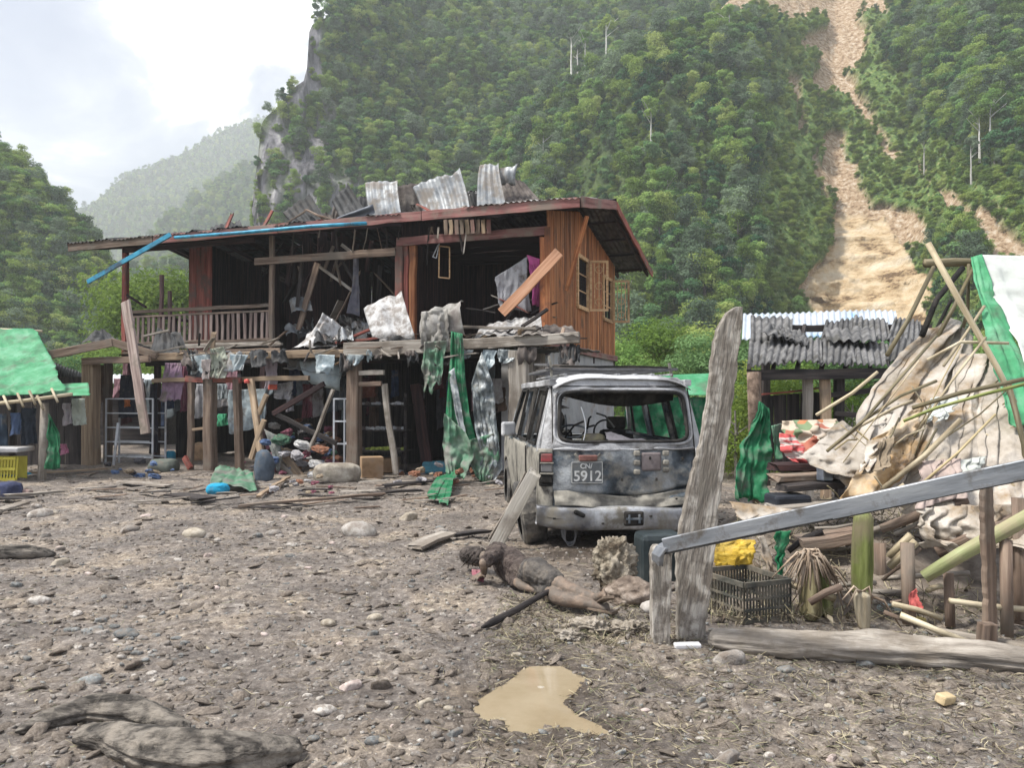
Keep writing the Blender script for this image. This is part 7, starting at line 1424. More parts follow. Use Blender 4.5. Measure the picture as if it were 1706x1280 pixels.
T('rust_stained_cloth', [(1440, 742, 6.8), (1420, 790, 6.6), (1405, 842, 6.5)], [(1545, 660, 7.0), (1520, 740, 6.7), (1490, 805, 6.5)], mat('ochre_cloth', [(.28, .16, .06), (.46, .31, .16), (.56, .46, .33)], 3, .8, .5, rand=0, dirt=(.35, .3, .25), dirt_amt=.5, dirt_scale=4), 'ochre stained cloth strip lying diagonally over the heap', cat='cloth', folds=3, amp=.05, noise=.14, nu=30, nv=30, seed=64)
T('grey_pink_cloth', [(1540, 770, 6.2), (1528, 820, 6.0), (1520, 850, 5.9)], [(1600, 765, 6.1), (1610, 800, 5.95), (1600, 830, 5.9)], cloth_mat('greyish_pink', (.42, .34, .31), .3), 'greyish pink cloth crumpled just above the steel bar', cat='cloth', folds=4, amp=.04, noise=.08, seed=65)
T('green_tarpaulin', [(1614, 430, 8.2), (1626, 500, 7.8), (1640, 560, 7.4), (1662, 640, 6.9), (1690, 720, 6.4)], [(1634, 424, 8.2), (1660, 500, 7.8), (1690, 560, 7.4), (1725, 640, 6.9), (1760, 720, 6.4)], T_green, 'green edged tarpaulin on the frame at the upper right', folds=2, amp=.03, noise=.04, nu=26, nv=50, seed=66)
T('white_tarpaulin', [(1634, 424, 8.19), (1658, 500, 7.79), (1688, 560, 7.39), (1720, 640, 6.9)], [(1800, 430, 8.3), (1800, 500, 7.9), (1800, 560, 7.5), (1800, 640, 7)], T_pale, 'pale part of the tarpaulin at the upper right edge', folds=1, amp=.03, noise=.04, nu=26, nv=40, seed=67)
pole = lambda name, pts, r, m_, label, cat='pole', **k: tag(tube(name, [P(*p) for p in pts], r, m_, **k), label, cat)
pole('bamboo_pole', [(1546, 405, 7.0), (1600, 505, 6.9), (1660, 610, 6.8), (1705, 700, 6.7)], [.026, .026, .024, .022], BAMB, 'pale straight bamboo pole rising highest above the collapsed stall', bump=.05)
pole('bamboo_pole', [(1540, 439, 8.3), (1590, 437, 8.3), (1640, 438, 8.3), (1760, 440, 8.4)], .045, BAMBD, 'dark horizontal ridge pole at the top of the frame')
for i, (pts, r, m_, lab) in enumerate([([(1556, 445, 8.2), (1515, 530, 8.0), (1478, 592, 7.8)], 0.022, BAMBD, 'leftmost dark slanting pole of the frame'), ([(1604, 446, 8.2), (1560, 500, 8.1), (1536, 560, 8.0)], 0.029, B_soot, 'thick curved black pole of the frame'), ([(1620, 450, 8.2), (1590, 510, 8.1), (1560, 565, 8.0)], 0.022, BAMBD, 'dark pole right of the thick curved black one'), ([(1585, 500, 8.3), (1562, 545, 8.2), (1548, 575, 8.1)], 0.018, B_soot, 'short black pole between the curved one and the beige tarpaulin'), ([(1614, 440, 8.25), (1612, 520, 8.2), (1600, 560, 8.2)], 0.018, BAMBD, 'upright dark pole beside the green edged tarpaulin'), ([(1640, 510, 7.6), (1600, 570, 7.5), (1572, 610, 7.4)], 0.014, BAMB, 'thin pale stick crossing behind the bamboo pole'),
    ([(1706, 632, 5.4), (1600, 655, 5.5), (1520, 680, 5.6)], 0.016, BAMBD, 'dark long pole coming in from the right edge above the bar'), ([(1740, 632, 5.5), (1640, 657, 5.55), (1560, 680, 5.6), (1505, 702, 5.7)], 0.012, GSTEM, 'yellow green cane running along the dark long pole'), ([(1380, 750, 6.6), (1430, 712, 6.6), (1490, 680, 6.5), (1520, 668, 6.5)], 0.013, BAMB, 'pale bent cane curving over the heap from its left foot'), ([(1360, 692, 7.4), (1420, 655, 7.4), (1462, 620, 7.4)], 0.016, BAMB, 'grey brown pole reaching from the patterned cloth to the tarpaulin'), ([(1378, 752, 6.5), (1440, 700, 6.6), (1560, 560, 7.3)], 0.014, BAMBD, 'thin dark pole running up the middle of the heap'), ([(1440, 700, 6.7), (1500, 660, 6.7), (1560, 635, 6.8)], 0.014, BAMBD, 'dark curved cane low on the big tarpaulin'), ([(1545, 600, 6.9), (1600, 570, 6.9), (1680, 572, 6.9)], 0.014, BAMB, 'tan cane lying flat behind the bamboo pole'), ([(1680, 640, 6.4), (1706, 740, 6.3), (1712, 800, 6.2)], 0.022, BAMBD, 'dark pole at the right edge under the green tarpaulin'), ([(1600, 700, 6.3), (1540, 760, 6.2), (1470, 815, 6.2)], 0.022, BAMB, 'ochre cane lying down the front of the heap'), ([(1506, 808, 6.0), (1460, 838, 6.0), (1420, 860, 6.1)], 0.016, BAMB, 'pale split cane end touching the steel bar from above')]):
    pole('frame_pole' if i < 6 else 'cane', pts, r, m_, lab, bump=.06)
pole('bamboo_pole', [(1540, 962, 5.5), (1600, 925, 5.4), (1680, 880, 5.3), (1760, 835, 5.2)], [.045, .05, .05, .05], mat('light_green_bamboo', [(.2, .22, .10), (.33, .36, .18), (.42, .43, .28)], 2, .5, .2, stretch=WS, rand=0, dirt=(.34, .28, .19), dirt_amt=.55, dirt_scale=1.6), 'thick light green bamboo pole with a cut end under the steel bar')
pole('timber_pole', [(1468, 882, 6.1), (1540, 855, 6.0), (1612, 832, 5.9)], [.035, .04, .035], W_brown, 'brown round timber lying under the middle of the steel bar')
pole('timber_pole', [(1560, 920, 5.8), (1640, 885, 5.7), (1740, 850, 5.6)], [.05, .055, .05], W_brown, 'muddy round timber behind the light green bamboo')
for i, (a, b_, lab) in enumerate([((1482, 928, 5.9), (1518, 892, 5.8), 'short yellow bamboo length, upper of two'), ((1482, 945, 5.8), (1526, 903, 5.7), 'short tan bamboo length, lower of two')]): pole('bamboo_piece', [a, b_], .03, BAMB, lab, cat='bamboo')
for i, (px, y0, y1, w, lab) in enumerate([(1580, 955, 1045, .035, 'short grey stake standing under the light green bamboo'), (1512, 905, 1040, .05, 'stout leaning stake left of the red rag'), (1600 + 75, 900, 1060, .04, 'stake behind the thin upright one at the right edge'), (1640 + 58, 830, 1040, .05, 'brown stake at the very right edge of the heap'), (1465, 905, 1000, .05, 'stubby stake right of the green banana stem')]):
    g = onG(px, y1); pole('stake', [(px + 3, y1, g.y), (px, y0, g.y + .05)], w, W_brown, lab, cat='stake')
for k in range(26):
    px = rnd.uniform(1370, 1700); py = rnd.uniform(640 if px > 1500 else 700, 850); D = float(np.interp(py, [600, 860], [7.4, 5.9])) - .12; a_ = P(px, py, D); an = rnd.choice([rnd.uniform(.5, 1.1), rnd.uniform(-1.2, -.6), rnd.uniform(.1, .6)]); L1 = rnd.uniform(.25, 1.1)
    b_ = a_ + Vector((math.cos(an) * L1, rnd.uniform(0, .25), math.sin(an) * L1)); o = tube('cane', [a_, (a_ + b_) / 2 + Vector((0, -.03, rnd.uniform(-.03, .05))), b_], rnd.uniform(.004, .012), (BAMB, BAMBD, M_fib0)[k % 3], seg=5); tag(o, '%s thin cane strewn over the collapsed stall' % ('pale', 'dark', 'straw coloured')[k % 3], 'cane', '%s thin canes on the collapsed stall' % ('pale', 'dark', 'straw coloured')[k % 3])
for k in range(5):
    x0 = rnd.uniform(1420, 1640); y0 = rnd.uniform(640, 780); D = float(np.interp(y0, [600, 860], [7.3, 6.0])) - .1; w_ = rnd.uniform(25, 50); h_ = rnd.uniform(30, 70)
    T('torn_sheet', [(x0, y0, D), (x0 - w_ * .5, y0 + h_, D - .3)], [(x0 + w_, y0 - 10, D), (x0 + w_ * .7, y0 + h_ * .8, D - .3)], (T_beige, T_pale, cloth_mat('dun_cloth', (.3, .24, .17), .4))[k % 3], '%s torn scrap of sheeting lying on the collapsed heap' % ('beige', 'pale', 'dun')[k % 3], 'sheeting scrap', folds=3, amp=.05, noise=.1, nu=24, nv=24, seed=200 + k, ragged=.4)
# banana stems
def bstem(pts, rad, label, shag=0, m_=GSTEM):
    r = empty('banana_stem', P(*pts[0]), label, 'stem')
    rough_tube('stem', [P(*p) for p in pts], rad, m_, None, None, parent=r, amp=.12, groove=.35, n=30, seg=20)
    top = P(*pts[-1])
    for k in range(shag):
        a_ = rnd.uniform(0, 6.28); L1 = rnd.uniform(.08, .34); e_ = top + Vector((math.cos(a_) * L1 * .8, -abs(math.sin(a_)) * L1 * .6, -L1 * rnd.uniform(.2, 1.1)))
        tube('fibre', [top + Vector((rnd.uniform(-.04, .04), 0, rnd.uniform(-.03, .04))), (top + e_) / 2 + Vector((0, -.03, .07)), e_], [.012, .009, .004], M_fib, r, seg=4)
M_fib = mat('dry_fibre', [(.14, .10, .07), (.3, .23, .17), (.42, .35, .28)], 4, .9, .2, rand=.35)
bstem([(1436, 1000, 5.75), (1437, 940, 5.75), (1438, 880, 5.75), (1440, 848, 5.75)], [.07, .075, .07, .065], 'upright yellow green banana stem under the middle of the steel bar')
bstem([(1440, 1052, 5.5), (1438, 1020, 5.5), (1436, 985, 5.5)], [.035, .05, .06], 'pale broken base of a stem in front of the yellow green banana stem', 5, mat('pale_stem', [(.3, .25, .17), (.45, .4, .3)], 4, .8, .3, stretch=WS))
bstem([(1352, 1035, 5.7), (1350, 980, 5.75), (1346, 925, 5.8)], [.075, .08, .07], 'shaggy brown banana stump bristling with dry fibres right of the black crate', 60, mat('brown_stump', [(.08, .07, .035), (.2, .17, .09), (.3, .27, .16)], 4, .9, .5, stretch=WS, rand=0))
bstem([(1378, 1030, 5.75), (1376, 990, 5.8), (1370, 950, 5.85)], [.04, .05, .04], 'smaller leaning stem behind the shaggy stump', 14, GSTEM)
T('red_rag', [(1515, 990, 5.5), (1514, 1010, 5.5), (1520, 1020, 5.5)], [(1527, 983, 5.5), (1532, 1005, 5.5), (1534, 1018, 5.5)], cloth_mat('coral_red_rag', (.55, .13, .12), .1), 'small coral red rag in the dark under the heap', cat='rag', folds=1, amp=.02, nu=8, nv=8, seed=70)
g = onG(1480, 1022); o = tube('plastic_bottle', [g + Vector((-.1, 0, .04)), g + Vector((-.06, 0, .045)), g + Vector((.06, 0, .045)), g + Vector((.1, 0, .045)), g + Vector((.13, 0, .045))], [.025, .042, .042, .03, .012], mat('dull_bottle_plastic', [(.25, .3, .3), (.4, .45, .45)], 6, .3, .1), bump=.03, seg=12); tag(o, 'crushed greyish plastic bottle lying behind the long log', 'bottle')
g = onG(1522, 1035); o = box('yellow_packet', g + Vector((0, 0, .03)), (.16, .05, .045), mat('yellow_packet_foil', [(.4, .32, .1), (.55, .46, .2)], 7, .5, .3), rot=(0, .1, -.35), bevel=.01); tag(o, 'yellowish packet right of the crushed bottle', 'packet')
# dark junk between the stall and the heap
for (x0, y0, x1, y1, D, w, m_, lab) in ((1290, 778, 1400, 772, 7.6, .12, W_plum, 'dark board end under the patterned cloth'), (1290, 795, 1410, 790, 7.4, .1, W_brown, 'brown board below the dark board end'), (1280, 850, 1400, 842, 7.0, .14, W_grey, 'grey muddy board behind the steel bar'), (1300, 812, 1400, 806, 7.2, .1, W_dark, 'charred board in the junk behind the steel bar'), (1330, 905, 1420, 890, 6.6, .16, W_brown, 'wide brown board under the steel bar left of the green stem'), (1390, 790, 1470, 770, 7.2, .1, W_grey, 'grey slat poking from the foot of the heap')):
    o = board('junk_board', P(x0, y0, D), P(x1, y1, D), .3, w * .6, m_, ragged=.04); tag(o, lab, 'board')
o = box('black_tub', P(1312, 838, 7.1), (.34, .28, .16), mat('black_tub_plastic', [(.012, .014, .02), (.03, .035, .045)], 5, .4, .1, rand=0), rot=(0, 0, .1), bevel=.03); tag(o, 'black plastic tub in the junk right of the deep green cloth', 'tub')
o = box('silver_tin', P(1374, 790, 7.2), (.11, .1, .12), mat('silvery_blue_tin', [(.35, .4, .48), (.55, .6, .68)], 6, .3, .1, metal=.5, rand=0), rot=(0, 0, .3), bevel=.01); tag(o, 'small silvery blue tin in the junk left of the heap', 'tin')
for k in range(46):
    px, py = rnd.uniform(1285, 1700), rnd.uniform(880, 1030)
    D = min(G(px, py + rnd.uniform(6, 60)).y, 6.6); a = P(px, py, D); an = rnd.uniform(-.9, 1.2); L1 = rnd.uniform(.15, .6); b_ = a + Vector((math.cos(an) * L1, rnd.uniform(-.15, .15), math.sin(an) * L1 * .6))
    a.z = max(a.z, .03); b_.z = max(b_.z, .03)
    l_, m_ = rnd.choice([('brown', W_brown), ('dark', W_dark), ('tan', BAMB), ('grey', W_grey)])
    o = tube('broken_stick', [a, (a + b_) / 2 + Vector((0, 0, rnd.uniform(-.03, .03))), b_], rnd.uniform(.008, .03), m_, seg=6); tag(o, '%s broken stick in the litter under the collapsed stall' % l_, 'stick', '%s sticks under the collapsed stall' % l_)
# soil bank under the heap so it rests on something
def bank():
    n, m = 60, 24; vs, fs = [], []
    for i in range(m + 1):
        for j in range(n + 1):
            px = 1180 + 640 * j / n; D = 5.7 + 3.8 * i / m; x = P(px, 900, D).x; h = .42 * math.sin(min(1, i / m * 2.2) * math.pi / 2) * min(1, j / 9) * (1 - .35 * (i / m))
            vs.append((x, D, h + .12 * float(fbm(x * 2, D * 2, 0, 4, 81)) + (-.1 if i == 0 or j == 0 else 0)))
    for i in range(m):
        for j in range(n): k = i * (n + 1) + j; fs.append((k, k + 1, k + n + 2, k + n + 1))
    o = mesh_obj('debris_bank', vs, fs, M_MUD2); o['kind'] = 'structure'
bank()
rg = np.random.RandomState(9); n = 5200; D = 5.5 + 3.2 * rg.rand(n); px = 1170 + 600 * rg.rand(n); x = (px - 853) / F * D; z = hgt(x, D) + .06 + .42 * np.clip((D - 5.7) / 1.4, 0, 1) * rg.rand(n) ** .3 * np.clip((px - 1180) / 100, 0, 1); s = .05 + .2 * rg.rand(n) ** 2
scatter('plant_litter', np.stack([x, D, z], 1), s, c_tw, tilt=.7)
rg = np.random.RandomState(19); n = 1500; x = -.1 + 1.3 * rg.rand(n); y = 5.0 + 1.3 * rg.rand(n); s = .04 + .09 * rg.rand(n); scatter('litter_by_post', np.stack([x, y, hgt(x, y) + .02], 1), s, c_tw, tilt=.5)
# ---------------- the fibre cement roofed stall
st = empty('roofed_stall', P(1400, 830, 12), 'open stall under broken grey corrugated fibre cement roofing at the right', 'stall')
ev = lambda s: P(1250 + 285 * s, 612 - 4 * s, 12.0); rv = lambda s: P(1262 + 275 * s, 538, 13.9)
rr = random.Random(4)
for row in range(2):
    f0, f1 = row * .52, row * .52 + .5
    for c in range(5):
        if row == 1 and c == 1: continue
        s0, s1 = c * .2 - .01, c * .2 + .215; j = lambda k=.03: Vector((rr.uniform(-k, k), rr.uniform(-k, k), rr.uniform(0, k * 1.4)))
        L4 = lambda s, f: ev(s).lerp(rv(s), f)
        corrugated('roof_sheet', L4(s0, f0) + j(.05) , L4(s1, f0) + j(.05), L4(s1, f1) + j(.09), L4(s0, f1) + j(.09), A_fibro, st, waves=6, amp=.026, nv=6, thick=.012, seed=row * 5 + c, jag=.12 if rr.random() < .5 else .02, dent=.03)
for (a_, b_, c_, d_) in (((1268, 556), (1345, 575), (1350, 560), (1280, 540)), ((1300, 560), (1352, 582), (1338, 552), (1290, 545)), ((1378, 570), (1460, 568), (1456, 545), (1372, 548)), ((1440, 600), (1480, 595), (1468, 575), (1440, 578))):
    corrugated('roof_sheet', P(*a_, 12.6), P(*b_, 12.5), P(*c_, 13.2), P(*d_, 13.3), A_fibro, st, waves=5, amp=.028, thick=.012, seed=int(a_[0]), jag=.15)
board('ridge_board', rv(-.03) + Vector((0, 0, -.1)), rv(1.05) + Vector((0, 0, -.1)), .08, .12, W_dark, st)
board('eave_board', ev(.02) + Vector((0, .1, -.12)), ev(1) + Vector((0, .1, -.12)), .06, .16, W_dark, st)
for i in range(8): s = i / 7; board('rafter', ev(s) + Vector((0, .1, -.07)), rv(s) + Vector((0, 0, -.07)), .06, .09, W_dark, st)
for px, D, m_ in ((1258, 12.1, W_brown), (1345, 12.3, W_grey), (1375, 12.2, W_tan), (1398, 12.3, W_dark), (1500, 12.2, W_dark), (1275, 14.3, W_dark), (1510, 14.3, W_dark)):
    a_ = P(px, 640, D); board('post', (a_.x, D, -.1), (a_.x, D, 2.0 if D < 13 else 2.7), .14, .12, m_, st)
for i in range(9):
    px = 1272 + i * 11; board('side_panel', P(px, 770, 12.6), P(px, 660 - i * .8, 12.6), .105, .02, W_dark, st, up=(0, -1, 0))
board('panel_rail', P(1268, 658, 12.55), P(1368, 646, 12.55), .05, .03, W_red, st)
board('cross_rail', P(1375, 660, 12.2), P(1530, 640, 12.2), .05, .08, W_dark, st); board('cross_rail', P(1390, 690, 12.2), P(1530, 700, 12.2), .05, .08, W_dark, st)
o = corrugated('white_roof', P(1236, 566, 15.0), P(1500, 556, 15.0), P(1492, 517, 16.2), P(1238, 523, 16.2), mat('bluish_white_roofing', [(.32, .37, .43), (.42, .47, .53), (.5, .54, .59)], 2, .5, .1, rand=0, dirt=(.2, .4, .6), dirt_amt=.12), None, waves=26, amp=.02); tag(o, 'bluish white roofing sheet showing behind the broken grey roof', 'roof')
# green shelter behind the vehicle
gs = empty('green_shelter', P(1150, 800, 12), 'green tarpaulin shelter showing between the vehicle and the tall post', 'shelter')
drape('roof_tarpaulin', [P(1090, 626, 12.2), P(1092, 660, 11.6)], [P(1190, 622, 12.2), P(1192, 660, 11.6)], T_green, gs, folds=2, amp=.03, seed=80)
drape('side_tarpaulin', [P(1040, 662, 11.7), P(1040, 800, 11.7)], [P(1192, 662, 11.7), P(1192, 800, 11.7)], T_greendeep, gs, folds=7, amp=.05, nu=40, seed=81)
for px in (1092, 1190): a_ = P(px, 660, 11.9); board('post', (a_.x, 11.9, -.1), (a_.x, 11.9, 1.95), .08, .08, W_dark, gs)
# ------------------------------------------------------------------ left side
def TH(name, A, B, m_, label, cat='tarpaulin', **k): return tag(drape(name, [P(*a) for a in A], [P(*b) for b in B], m_, **k), label, cat)
ls = empty('green_roofed_stall', P(20, 790, 16), 'stall at the left edge roofed with a bright green tarpaulin', 'stall')
drape('roof_tarpaulin', [P(-60, 545, 18), P(-60, 610, 16.5), P(-60, 672, 15)], [P(58, 548, 18), P(88, 600, 16.5), P(112, 656, 15)], T_green, ls, folds=4, amp=.04, noise=.06, nu=40, nv=40, seed=90)
drape('roof_tarpaulin', [P(85, 640, 16.5), P(70, 662, 15.2)], [P(148, 638, 16.5), P(150, 660, 15.2)], T_green, ls, folds=2, amp=.04, nu=20, nv=12, seed=91)
tube('eave_pole', [P(-60, 678, 15), P(40, 668, 15), P(120, 657, 15)], .035, BAMB, ls); tube('ridge_pole', [P(-60, 546, 18), P(70, 552, 18)], .03, BAMB, ls)
for x, y in ((35, 664), (55, 660), (68, 668), (92, 656), (12, 668)): tube('rafter_end', [P(x - 6, y - 8, 15), P(x + 4, y + 14, 14.8)], .025, BAMB, ls)
a_ = P(75, 680, 15.2); tube('post', [Vector((a_.x - .05, 15.2, -.1)), Vector((a_.x, 15.2, 1.5))], .08, W_grey, ls); a_ = P(20, 680, 17); tube('post', [Vector((a_.x, 17, -.1)), Vector((a_.x, 17, 2))], .07, W_dark, ls)
for i in range(16):
    px = -60 + i * 13.5; q0 = P(px, 700, 18.6); board('back_plank', (q0.x, 18.6, 0), (q0.x, 18.6, 2.1), .185, .03, W_dark, ls, up=(0, -1, 0))
TH('hanging_green_cloth', [(80, 690, 14.9), (78, 740, 14.9), (74, 786, 14.9)], [(84, 690, 14.9), (100, 735, 14.9), (103, 784, 14.9)], T_greendeep, 'deep green cloth tied to the post of the left stall', 'cloth', folds=2, amp=.06, noise=.05, nu=20, seed=92)
for i, (x0, x1, y0, y1, c, lab) in enumerate([(-20, 12, 690, 760, (.03, .05, .08), 'navy coat hanging at the left edge of the left stall'), (18, 34, 688, 728, (.10, .15, .28), 'blue shirt hanging in the left stall'), (36, 60, 680, 745, (.03, .04, .06), 'dark jacket hanging right of the blue shirt'), (106, 118, 672, 712, (.42, .38, .42), 'pale pointed cloth hanging right of the left stall'), (121, 143, 664, 712, (.46, .5, .46), 'pale printed cloth hanging left of the porch post'), (100, 112, 740, 760, (.5, .2, .3), 'pink and white cloth lying low behind the left stall')]):
    TH('hanging_garment', [(x0, y0, 16.6), (x0 - 1, y1, 16.6)], [(x1, y0, 16.6), (x1 + 1, y1 - 4, 16.6)], cloth_mat('left_garment_%s' % 'abcdef'[i], c, .15), lab, 'garment', folds=2, amp=.04, nu=14, nv=14, seed=95 + i)
o = box('table_top', P(0, 749, 15), (1.0, .6, .09), C_conc, rot=(0, 0, .05), bevel=.02); tag(o, 'pale grey table slab at the left edge', 'table')
def ycrate():
    c = empty('yellow_crate', P(2, 790, 15), 'yellow lattice crate under the pale slab at the left edge', 'crate'); m_ = mat('yellow_lattice', [(.4, .35, .04), (.55, .5, .08)], 5, .6, .2, rand=0); A, B = P(-40, 772, 14.8), P(26, 772, 14.8)
    A.z = B.z = 0
    for z in (.05, .25, .45): join_shapes('rail', [bar_shape(A + Vector((0, 0, z)), B + Vector((0, 0, z)), .03, .05)], m_, c)
    for i in range(14): p = A.lerp(B, i / 13); join_shapes('slat', [bar_shape(p + Vector((0, .02, 0)), p + Vector((.03, .02, .48)), .02, .025, (1, 0, 0))], m_, c)
    join_shapes('back_side', [bar_shape(A + Vector((0, .35, .24)), B + Vector((0, .35, .24)), .02, .46)], m_, c)
ycrate()
for (p4, D, m_, lab) in (([(78, 634), (150, 642), (150, 628), (82, 600)], 19, Z_dark, 'low dark roof behind the left stall'), ([(150, 640), (270, 638), (268, 624), (158, 624)], 24, P_white, 'low white roof seen through the porch')):
    q = [P(x, y, D + (3 if k > 1 else 0)) for k, (x, y) in enumerate(p4)]; o = corrugated('low_roof', q[0], q[1], q[2], q[3], m_, None, waves=14, amp=.02); tag(o, lab, 'roof')
o = box('dark_shed', Vector((P(165, 700, 26).x, 27, .9)), (4.6, 2, 1.9), W_dark, bevel=.02); tag(o, 'dark shed wall under the low white roof', 'shed')
sack(8, 828, .4, .28, .3, cloth_mat('navy_bundle', (.05, .06, .12), .25), 'navy bundle lying at the left edge of the mud', 'bundle')
sack(38, 826, .22, .12, .2, cloth_mat('pinkish_scrap', (.3, .2, .18), .4), 'brownish pink scrap right of the navy bundle', 'scrap')
# ------------------------------------------------------------------ trees and shrubs on the flat ground behind
def veg(px, py_top, D, label, cat='shrub', bright=False, wide=1.0, group=None, low=True):
    top = P(px, py_top, D); h = top.z + .3; r = empty('shrub' if cat == 'shrub' else 'tree', (top.x, D, -.1), label, cat, group)
    me = CNB[rnd.randrange(2)] if low or bright else CN[rnd.randrange(3)]
    low = low or bright
    s = h / (4.2 if (low) else 6.6); r.scale = (s * wide, s * wide, s); r.rotation_euler = (0, 0, rnd.uniform(0, 6))
    for nm, mm in (('stems', TR[rnd.randrange(4)]), ('foliage', me)):
        o = bpy.data.objects.new(nm, mm); col.objects.link(o); o.parent = r
        if nm == 'stems': o.scale = (.6, .6, .6)
    return r
k = 0
for px in range(1040, 1800, 34):
    veg(px + rnd.uniform(-10, 10), rnd.uniform(545, 600), rnd.uniform(27, 34), 'dark green bushy tree in the row at the foot of the slope behind the stalls', 'tree', group='trees at the foot of the slope', low=False, wide=1.25)
for px, pt, D in ((1245, 618, 17), (1272, 640, 16.5), (1300, 632, 17.5), (1330, 625, 18), (1420, 650, 16.5), (1225, 660, 15.5)):
    veg(px, pt, D, 'bright green leafy shrub seen behind the roofed stall', 'shrub', True, 1.1, 'bright shrubs behind the roofed stall')
for px in range(-60, 330, 42): veg(px + rnd.uniform(-10, 10), rnd.uniform(560, 605), rnd.uniform(38, 46), 'hazy green tree standing behind the left stall and porch', 'tree', group='trees behind the left stall', low=False, wide=1.3)
for px, pt in ((235, 470), (262, 462), (300, 455), (330, 465)): veg(px, pt, 46, 'pale green tree seen through the open balcony', 'tree', True, 1.0, 'trees seen through the balcony')
# ------------------------------------------------------------------ the lying person
SK = mat('muddy_skin', [(.11, .075, .055), (.20, .148, .112), (.30, .23, .18)], 7, .65, .35, bscale=40, rand=0, dirt=(.13, .108, .09), dirt_amt=.75, dirt_scale=8)
CT = mat('muddy_brown_garment', [(.03, .023, .022), (.075, .058, .052), (.13, .105, .092)], 9, .9, .9, bscale=30, stretch=(1, 3, 1), rand=0, dirt=(.15, .125, .105), dirt_amt=.3, dirt_scale=6, dist=.03)
CS = mat('dark_grey_shorts', [(.03, .028, .027), (.07, .064, .06), (.13, .115, .1)], 7, .9, .6, rand=0, dirt=(.17, .14, .11), dirt_amt=.35, dirt_scale=6)
HR = mat('dark_muddy_hair', [(.02, .016, .014), (.06, .05, .045), (.12, .10, .09)], 9, .9, .9, bscale=60, stretch=(1, 1, 1), rand=0)
person = empty('person', onG(880, 985), 'person lying on their side in the mud, dark brown top and shorts, legs bare', 'person')
def Q(px, py, z): # point seen at px,py standing z above the ground
    D = (CAMZ - z) * F / (py - 663); return P(px, py, D)
def capsules(name, segs, m_, parent, voxel=.008, smooth=4, disp=0.0, dscale=.05):
    """one continuous surface grown round tapered limbs (p0, r0, p1, r1), melted together by a voxel remesh"""
    bm = bmesh.new()
    for p0, r0, p1, r1 in segs:
        p0, p1 = Vector(p0), Vector(p1); n = 7
        d = p1 - p0; L = d.length; d.normalize(); a = d.orthogonal().normalized(); b = d.cross(a); rings = []
        for i in range(-4, n + 5):
            if i < 0: t = -math.sin(-i / 4 * math.pi / 2) * r0; r = math.cos(-i / 4 * math.pi / 2) * r0; c = p0 + d * t
            elif i > n: q = (i - n) / 4; c = p1 + d * math.sin(q * math.pi / 2) * r1; r = math.cos(q * math.pi / 2) * r1
            else: f = i / n; c = p0.lerp(p1, f); r = r0 + (r1 - r0) * f
            rings.append([bm.verts.new(c + (a * math.cos(6.2832 * j / 14) + b * math.sin(6.2832 * j / 14)) * max(r, .0015)) for j in range(14)])
        for u, v in zip(rings, rings[1:]):
            for j in range(14): bm.faces.new((u[j], u[(j + 1) % 14], v[(j + 1) % 14], v[j]))
        bm.faces.new(rings[0][::-1]); bm.faces.new(rings[-1])
    base = Vector(segs[0][0]); 
    for v in bm.verts: v.co -= base
    me = bpy.data.meshes.new(name); bm.to_mesh(me); bm.free(); me.materials.append(m_); o = bpy.data.objects.new(name, me); col.objects.link(o); o.parent = parent; mw = Matrix.Translation(base); o.matrix_local = wm(parent).inverted() @ mw; WM[o.name] = mw
    rm = o.modifiers.new('melt', 'REMESH'); rm.mode = 'VOXEL'; rm.voxel_size = voxel; rm.use_smooth_shade = True
    sm = o.modifiers.new('soften', 'SMOOTH'); sm.iterations = smooth; sm.factor = .5
    if disp:
        tx = bpy.data.textures.new(name, 'CLOUDS'); tx.noise_scale = dscale; tx.noise_depth = 3; dm = o.modifiers.new('folds', 'DISPLACE'); dm.texture = tx; dm.strength = disp; dm.mid_level = .5
    return o
pel = Q(885, 955, .13); wai = Q(866, 948, .14); che = Q(846, 936, .16); ush = Q(828, 922, .22); nek = Q(812, 928, .15); hed = Q(796, 929, .125); crn = Q(780, 926, .12)
sh1 = Q(830, 922, .25); el1 = Q(806, 938, .20); wr1 = Q(806, 956, .07); sh2 = Q(838, 948, .08); el2 = Q(868, 976, .05); wr2 = Q(893, 984, .04)
hp1 = Q(893, 950, .20); kn1 = Q(940, 978, .13); an1 = Q(992, 998, .085); toe1 = Q(1006, 991, .17); hp2 = Q(893, 968, .07); kn2 = Q(930, 997, .065); an2 = Q(985, 1008, .05); toe2 = Q(1010, 1014, .05)
up_ = (crn - nek).normalized(); back = (che - Vector((che.x, che.y + .3, che.z))).normalized()
S = [(pel, .105, wai, .095), (wai, .095, che, .118), (che, .118, ush, .09), (ush, .085, nek, .052), (nek, .05, hed, .058), (hed, .085, crn, .082), (ush, .075, sh1, .06), (sh1, .055, el1, .04), (el1, .04, wr1, .027),
     (che, .07, sh2, .055), (sh2, .052, el2, .038), (el2, .038, wr2, .025), (pel, .1, hp1, .088), (hp1, .088, kn1, .058), (kn1, .056, kn1.lerp(an1, .35), .054), (kn1.lerp(an1, .35), .054, an1, .034), (an1, .036, toe1, .026),
     (pel, .1, hp2, .086), (hp2, .086, kn2, .056), (kn2, .055, kn2.lerp(an2, .35), .053), (kn2.lerp(an2, .35), .053, an2, .034), (an2, .036, toe2, .026)]
face = Vector((-.15, .75, -.35)).normalized(); S += [(hed + face * .05, .055, hed + face * .075, .04), (hed + face * .085, .014, hed + face * .105 - up_ * .01, .011), (hed + face * .05 - up_ * .07, .03, hed + face * .06 - up_ * .06, .02), (hed + Vector((.02, -.03, .083)), .012, hed + Vector((.03, -.03, .088)), .012)]
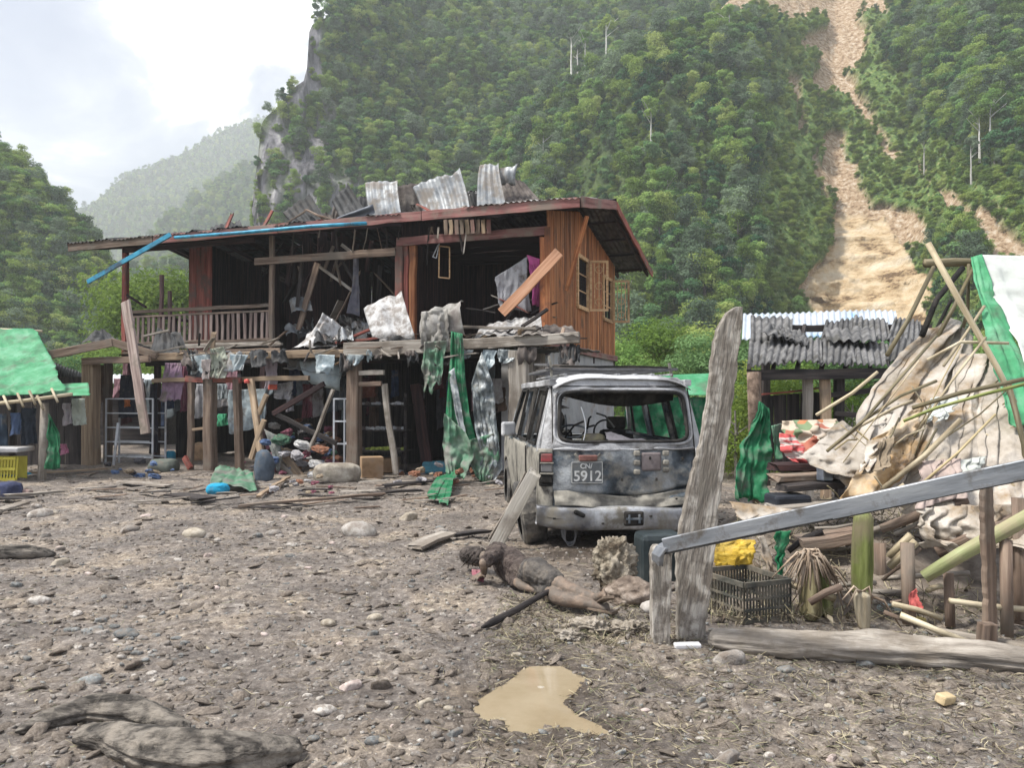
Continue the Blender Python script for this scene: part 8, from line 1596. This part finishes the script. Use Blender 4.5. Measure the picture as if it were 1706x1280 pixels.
for wr, d0 in ((wr1, Vector((-.45, -.55, -.12))), (wr2, Vector((.75, -.45, .0)))):
    d0 = d0.normalized(); sd_ = d0.cross(Vector((0, 0, 1))).normalized(); pm_ = wr + d0 * .055; S += [(wr, .026, pm_ - sd_ * .012, .022), (wr, .026, pm_ + sd_ * .014, .022)]
    for o_, l_ in ((-.031, .055), (-.011, .07), (.010, .075), (.030, .064)):
        b0 = pm_ + d0 * .012 + sd_ * o_; b1 = b0 + d0 * l_ * .55 + Vector((0, 0, .008)); b2 = b1 + d0 * l_ * .45 + Vector((0, 0, -.018)); S += [(b0, .0105, b1, .0095), (b1, .0095, b2, .0075)]
    t0 = wr + d0 * .03 - sd_ * .025; S += [(t0, .014, t0 + (d0 * .7 - sd_).normalized() * .045, .010)]
for an, toe in ((an1, toe1), (an2, toe2)):
    fd = (toe - an).normalized(); sx = fd.cross(Vector((1, .3, 0))).normalized()
    for k in range(5): b0 = toe + sx * (k - 2) * .016; S += [(b0, .0115 if k else .014, b0 + fd * (.03 - .003 * k), .009 if k else .012)]
capsules('body', S, SK, person, voxel=.006, smooth=3)
capsules('shirt', [(wai, .108, che, .136), (pel.lerp(wai, .35), .118, wai, .112), (che, .134, ush, .100), (ush, .095, nek.lerp(ush, .5), .07), (ush, .085, sh1, .068), (sh1, .068, sh1.lerp(el1, .8), .062), (che, .09, sh2, .075), (sh2, .07, sh2.lerp(el2, .75), .058)], CT, person, voxel=.008, smooth=2, disp=.03, dscale=.035)
capsules('shorts', [(pel, .122, hp1, .106), (hp1, .106, hp1.lerp(kn1, .66), .082), (pel, .118, hp2, .102), (hp2, .102, hp2.lerp(kn2, .66), .078)], CS, person, voxel=.008, smooth=2, disp=.025, dscale=.035)
HS = [(hed + up_ * .01 + Vector((.01, -.018, .014)), .088, crn + Vector((0, -.012, .008)), .084)]
rh = random.Random(3)
for k in range(60):
    a0 = crn.lerp(hed, rh.random()) + Vector((rh.uniform(-.04, .04), rh.uniform(-.09, .0), rh.uniform(-.03, .07))); e0 = a0 + Vector((rh.uniform(-.07, .03), rh.uniform(-.05, .03), -rh.uniform(.03, .09))); e0.z = max(e0.z, .02); HS.append((a0, .012, e0, .003))
capsules('hair', HS, HR, person, voxel=.006, smooth=1, disp=.012, dscale=.02)
M_sand = mat('muddy_sandal', [(.10, .075, .055), (.22, .17, .13)], 8, .8, .4, rand=0)
for an, toe in ((an1, toe1), (an2, toe2)):
    d_ = (toe - an).normalized(); c_ = (an + toe) / 2; o = board('sandal', an - d_ * .04 + Vector((.02, -.01, -.025)), toe + d_ * .05 + Vector((.02, -.01, -.02)), .075, .018, M_sand, person, rough=.3)
TH('rose_cloth', [(786, 948, 6.9), (788, 958, 6.8), (792, 968, 6.7)], [(806, 950, 6.9), (808, 960, 6.8), (806, 972, 6.75)], cloth_mat('muted_rose_cloth', (.33, .12, .15), .4), 'small crumpled muted rose cloth on the mud by the head of the lying person', 'cloth', folds=2, amp=.02, noise=.03, nu=14, nv=14, seed=99)
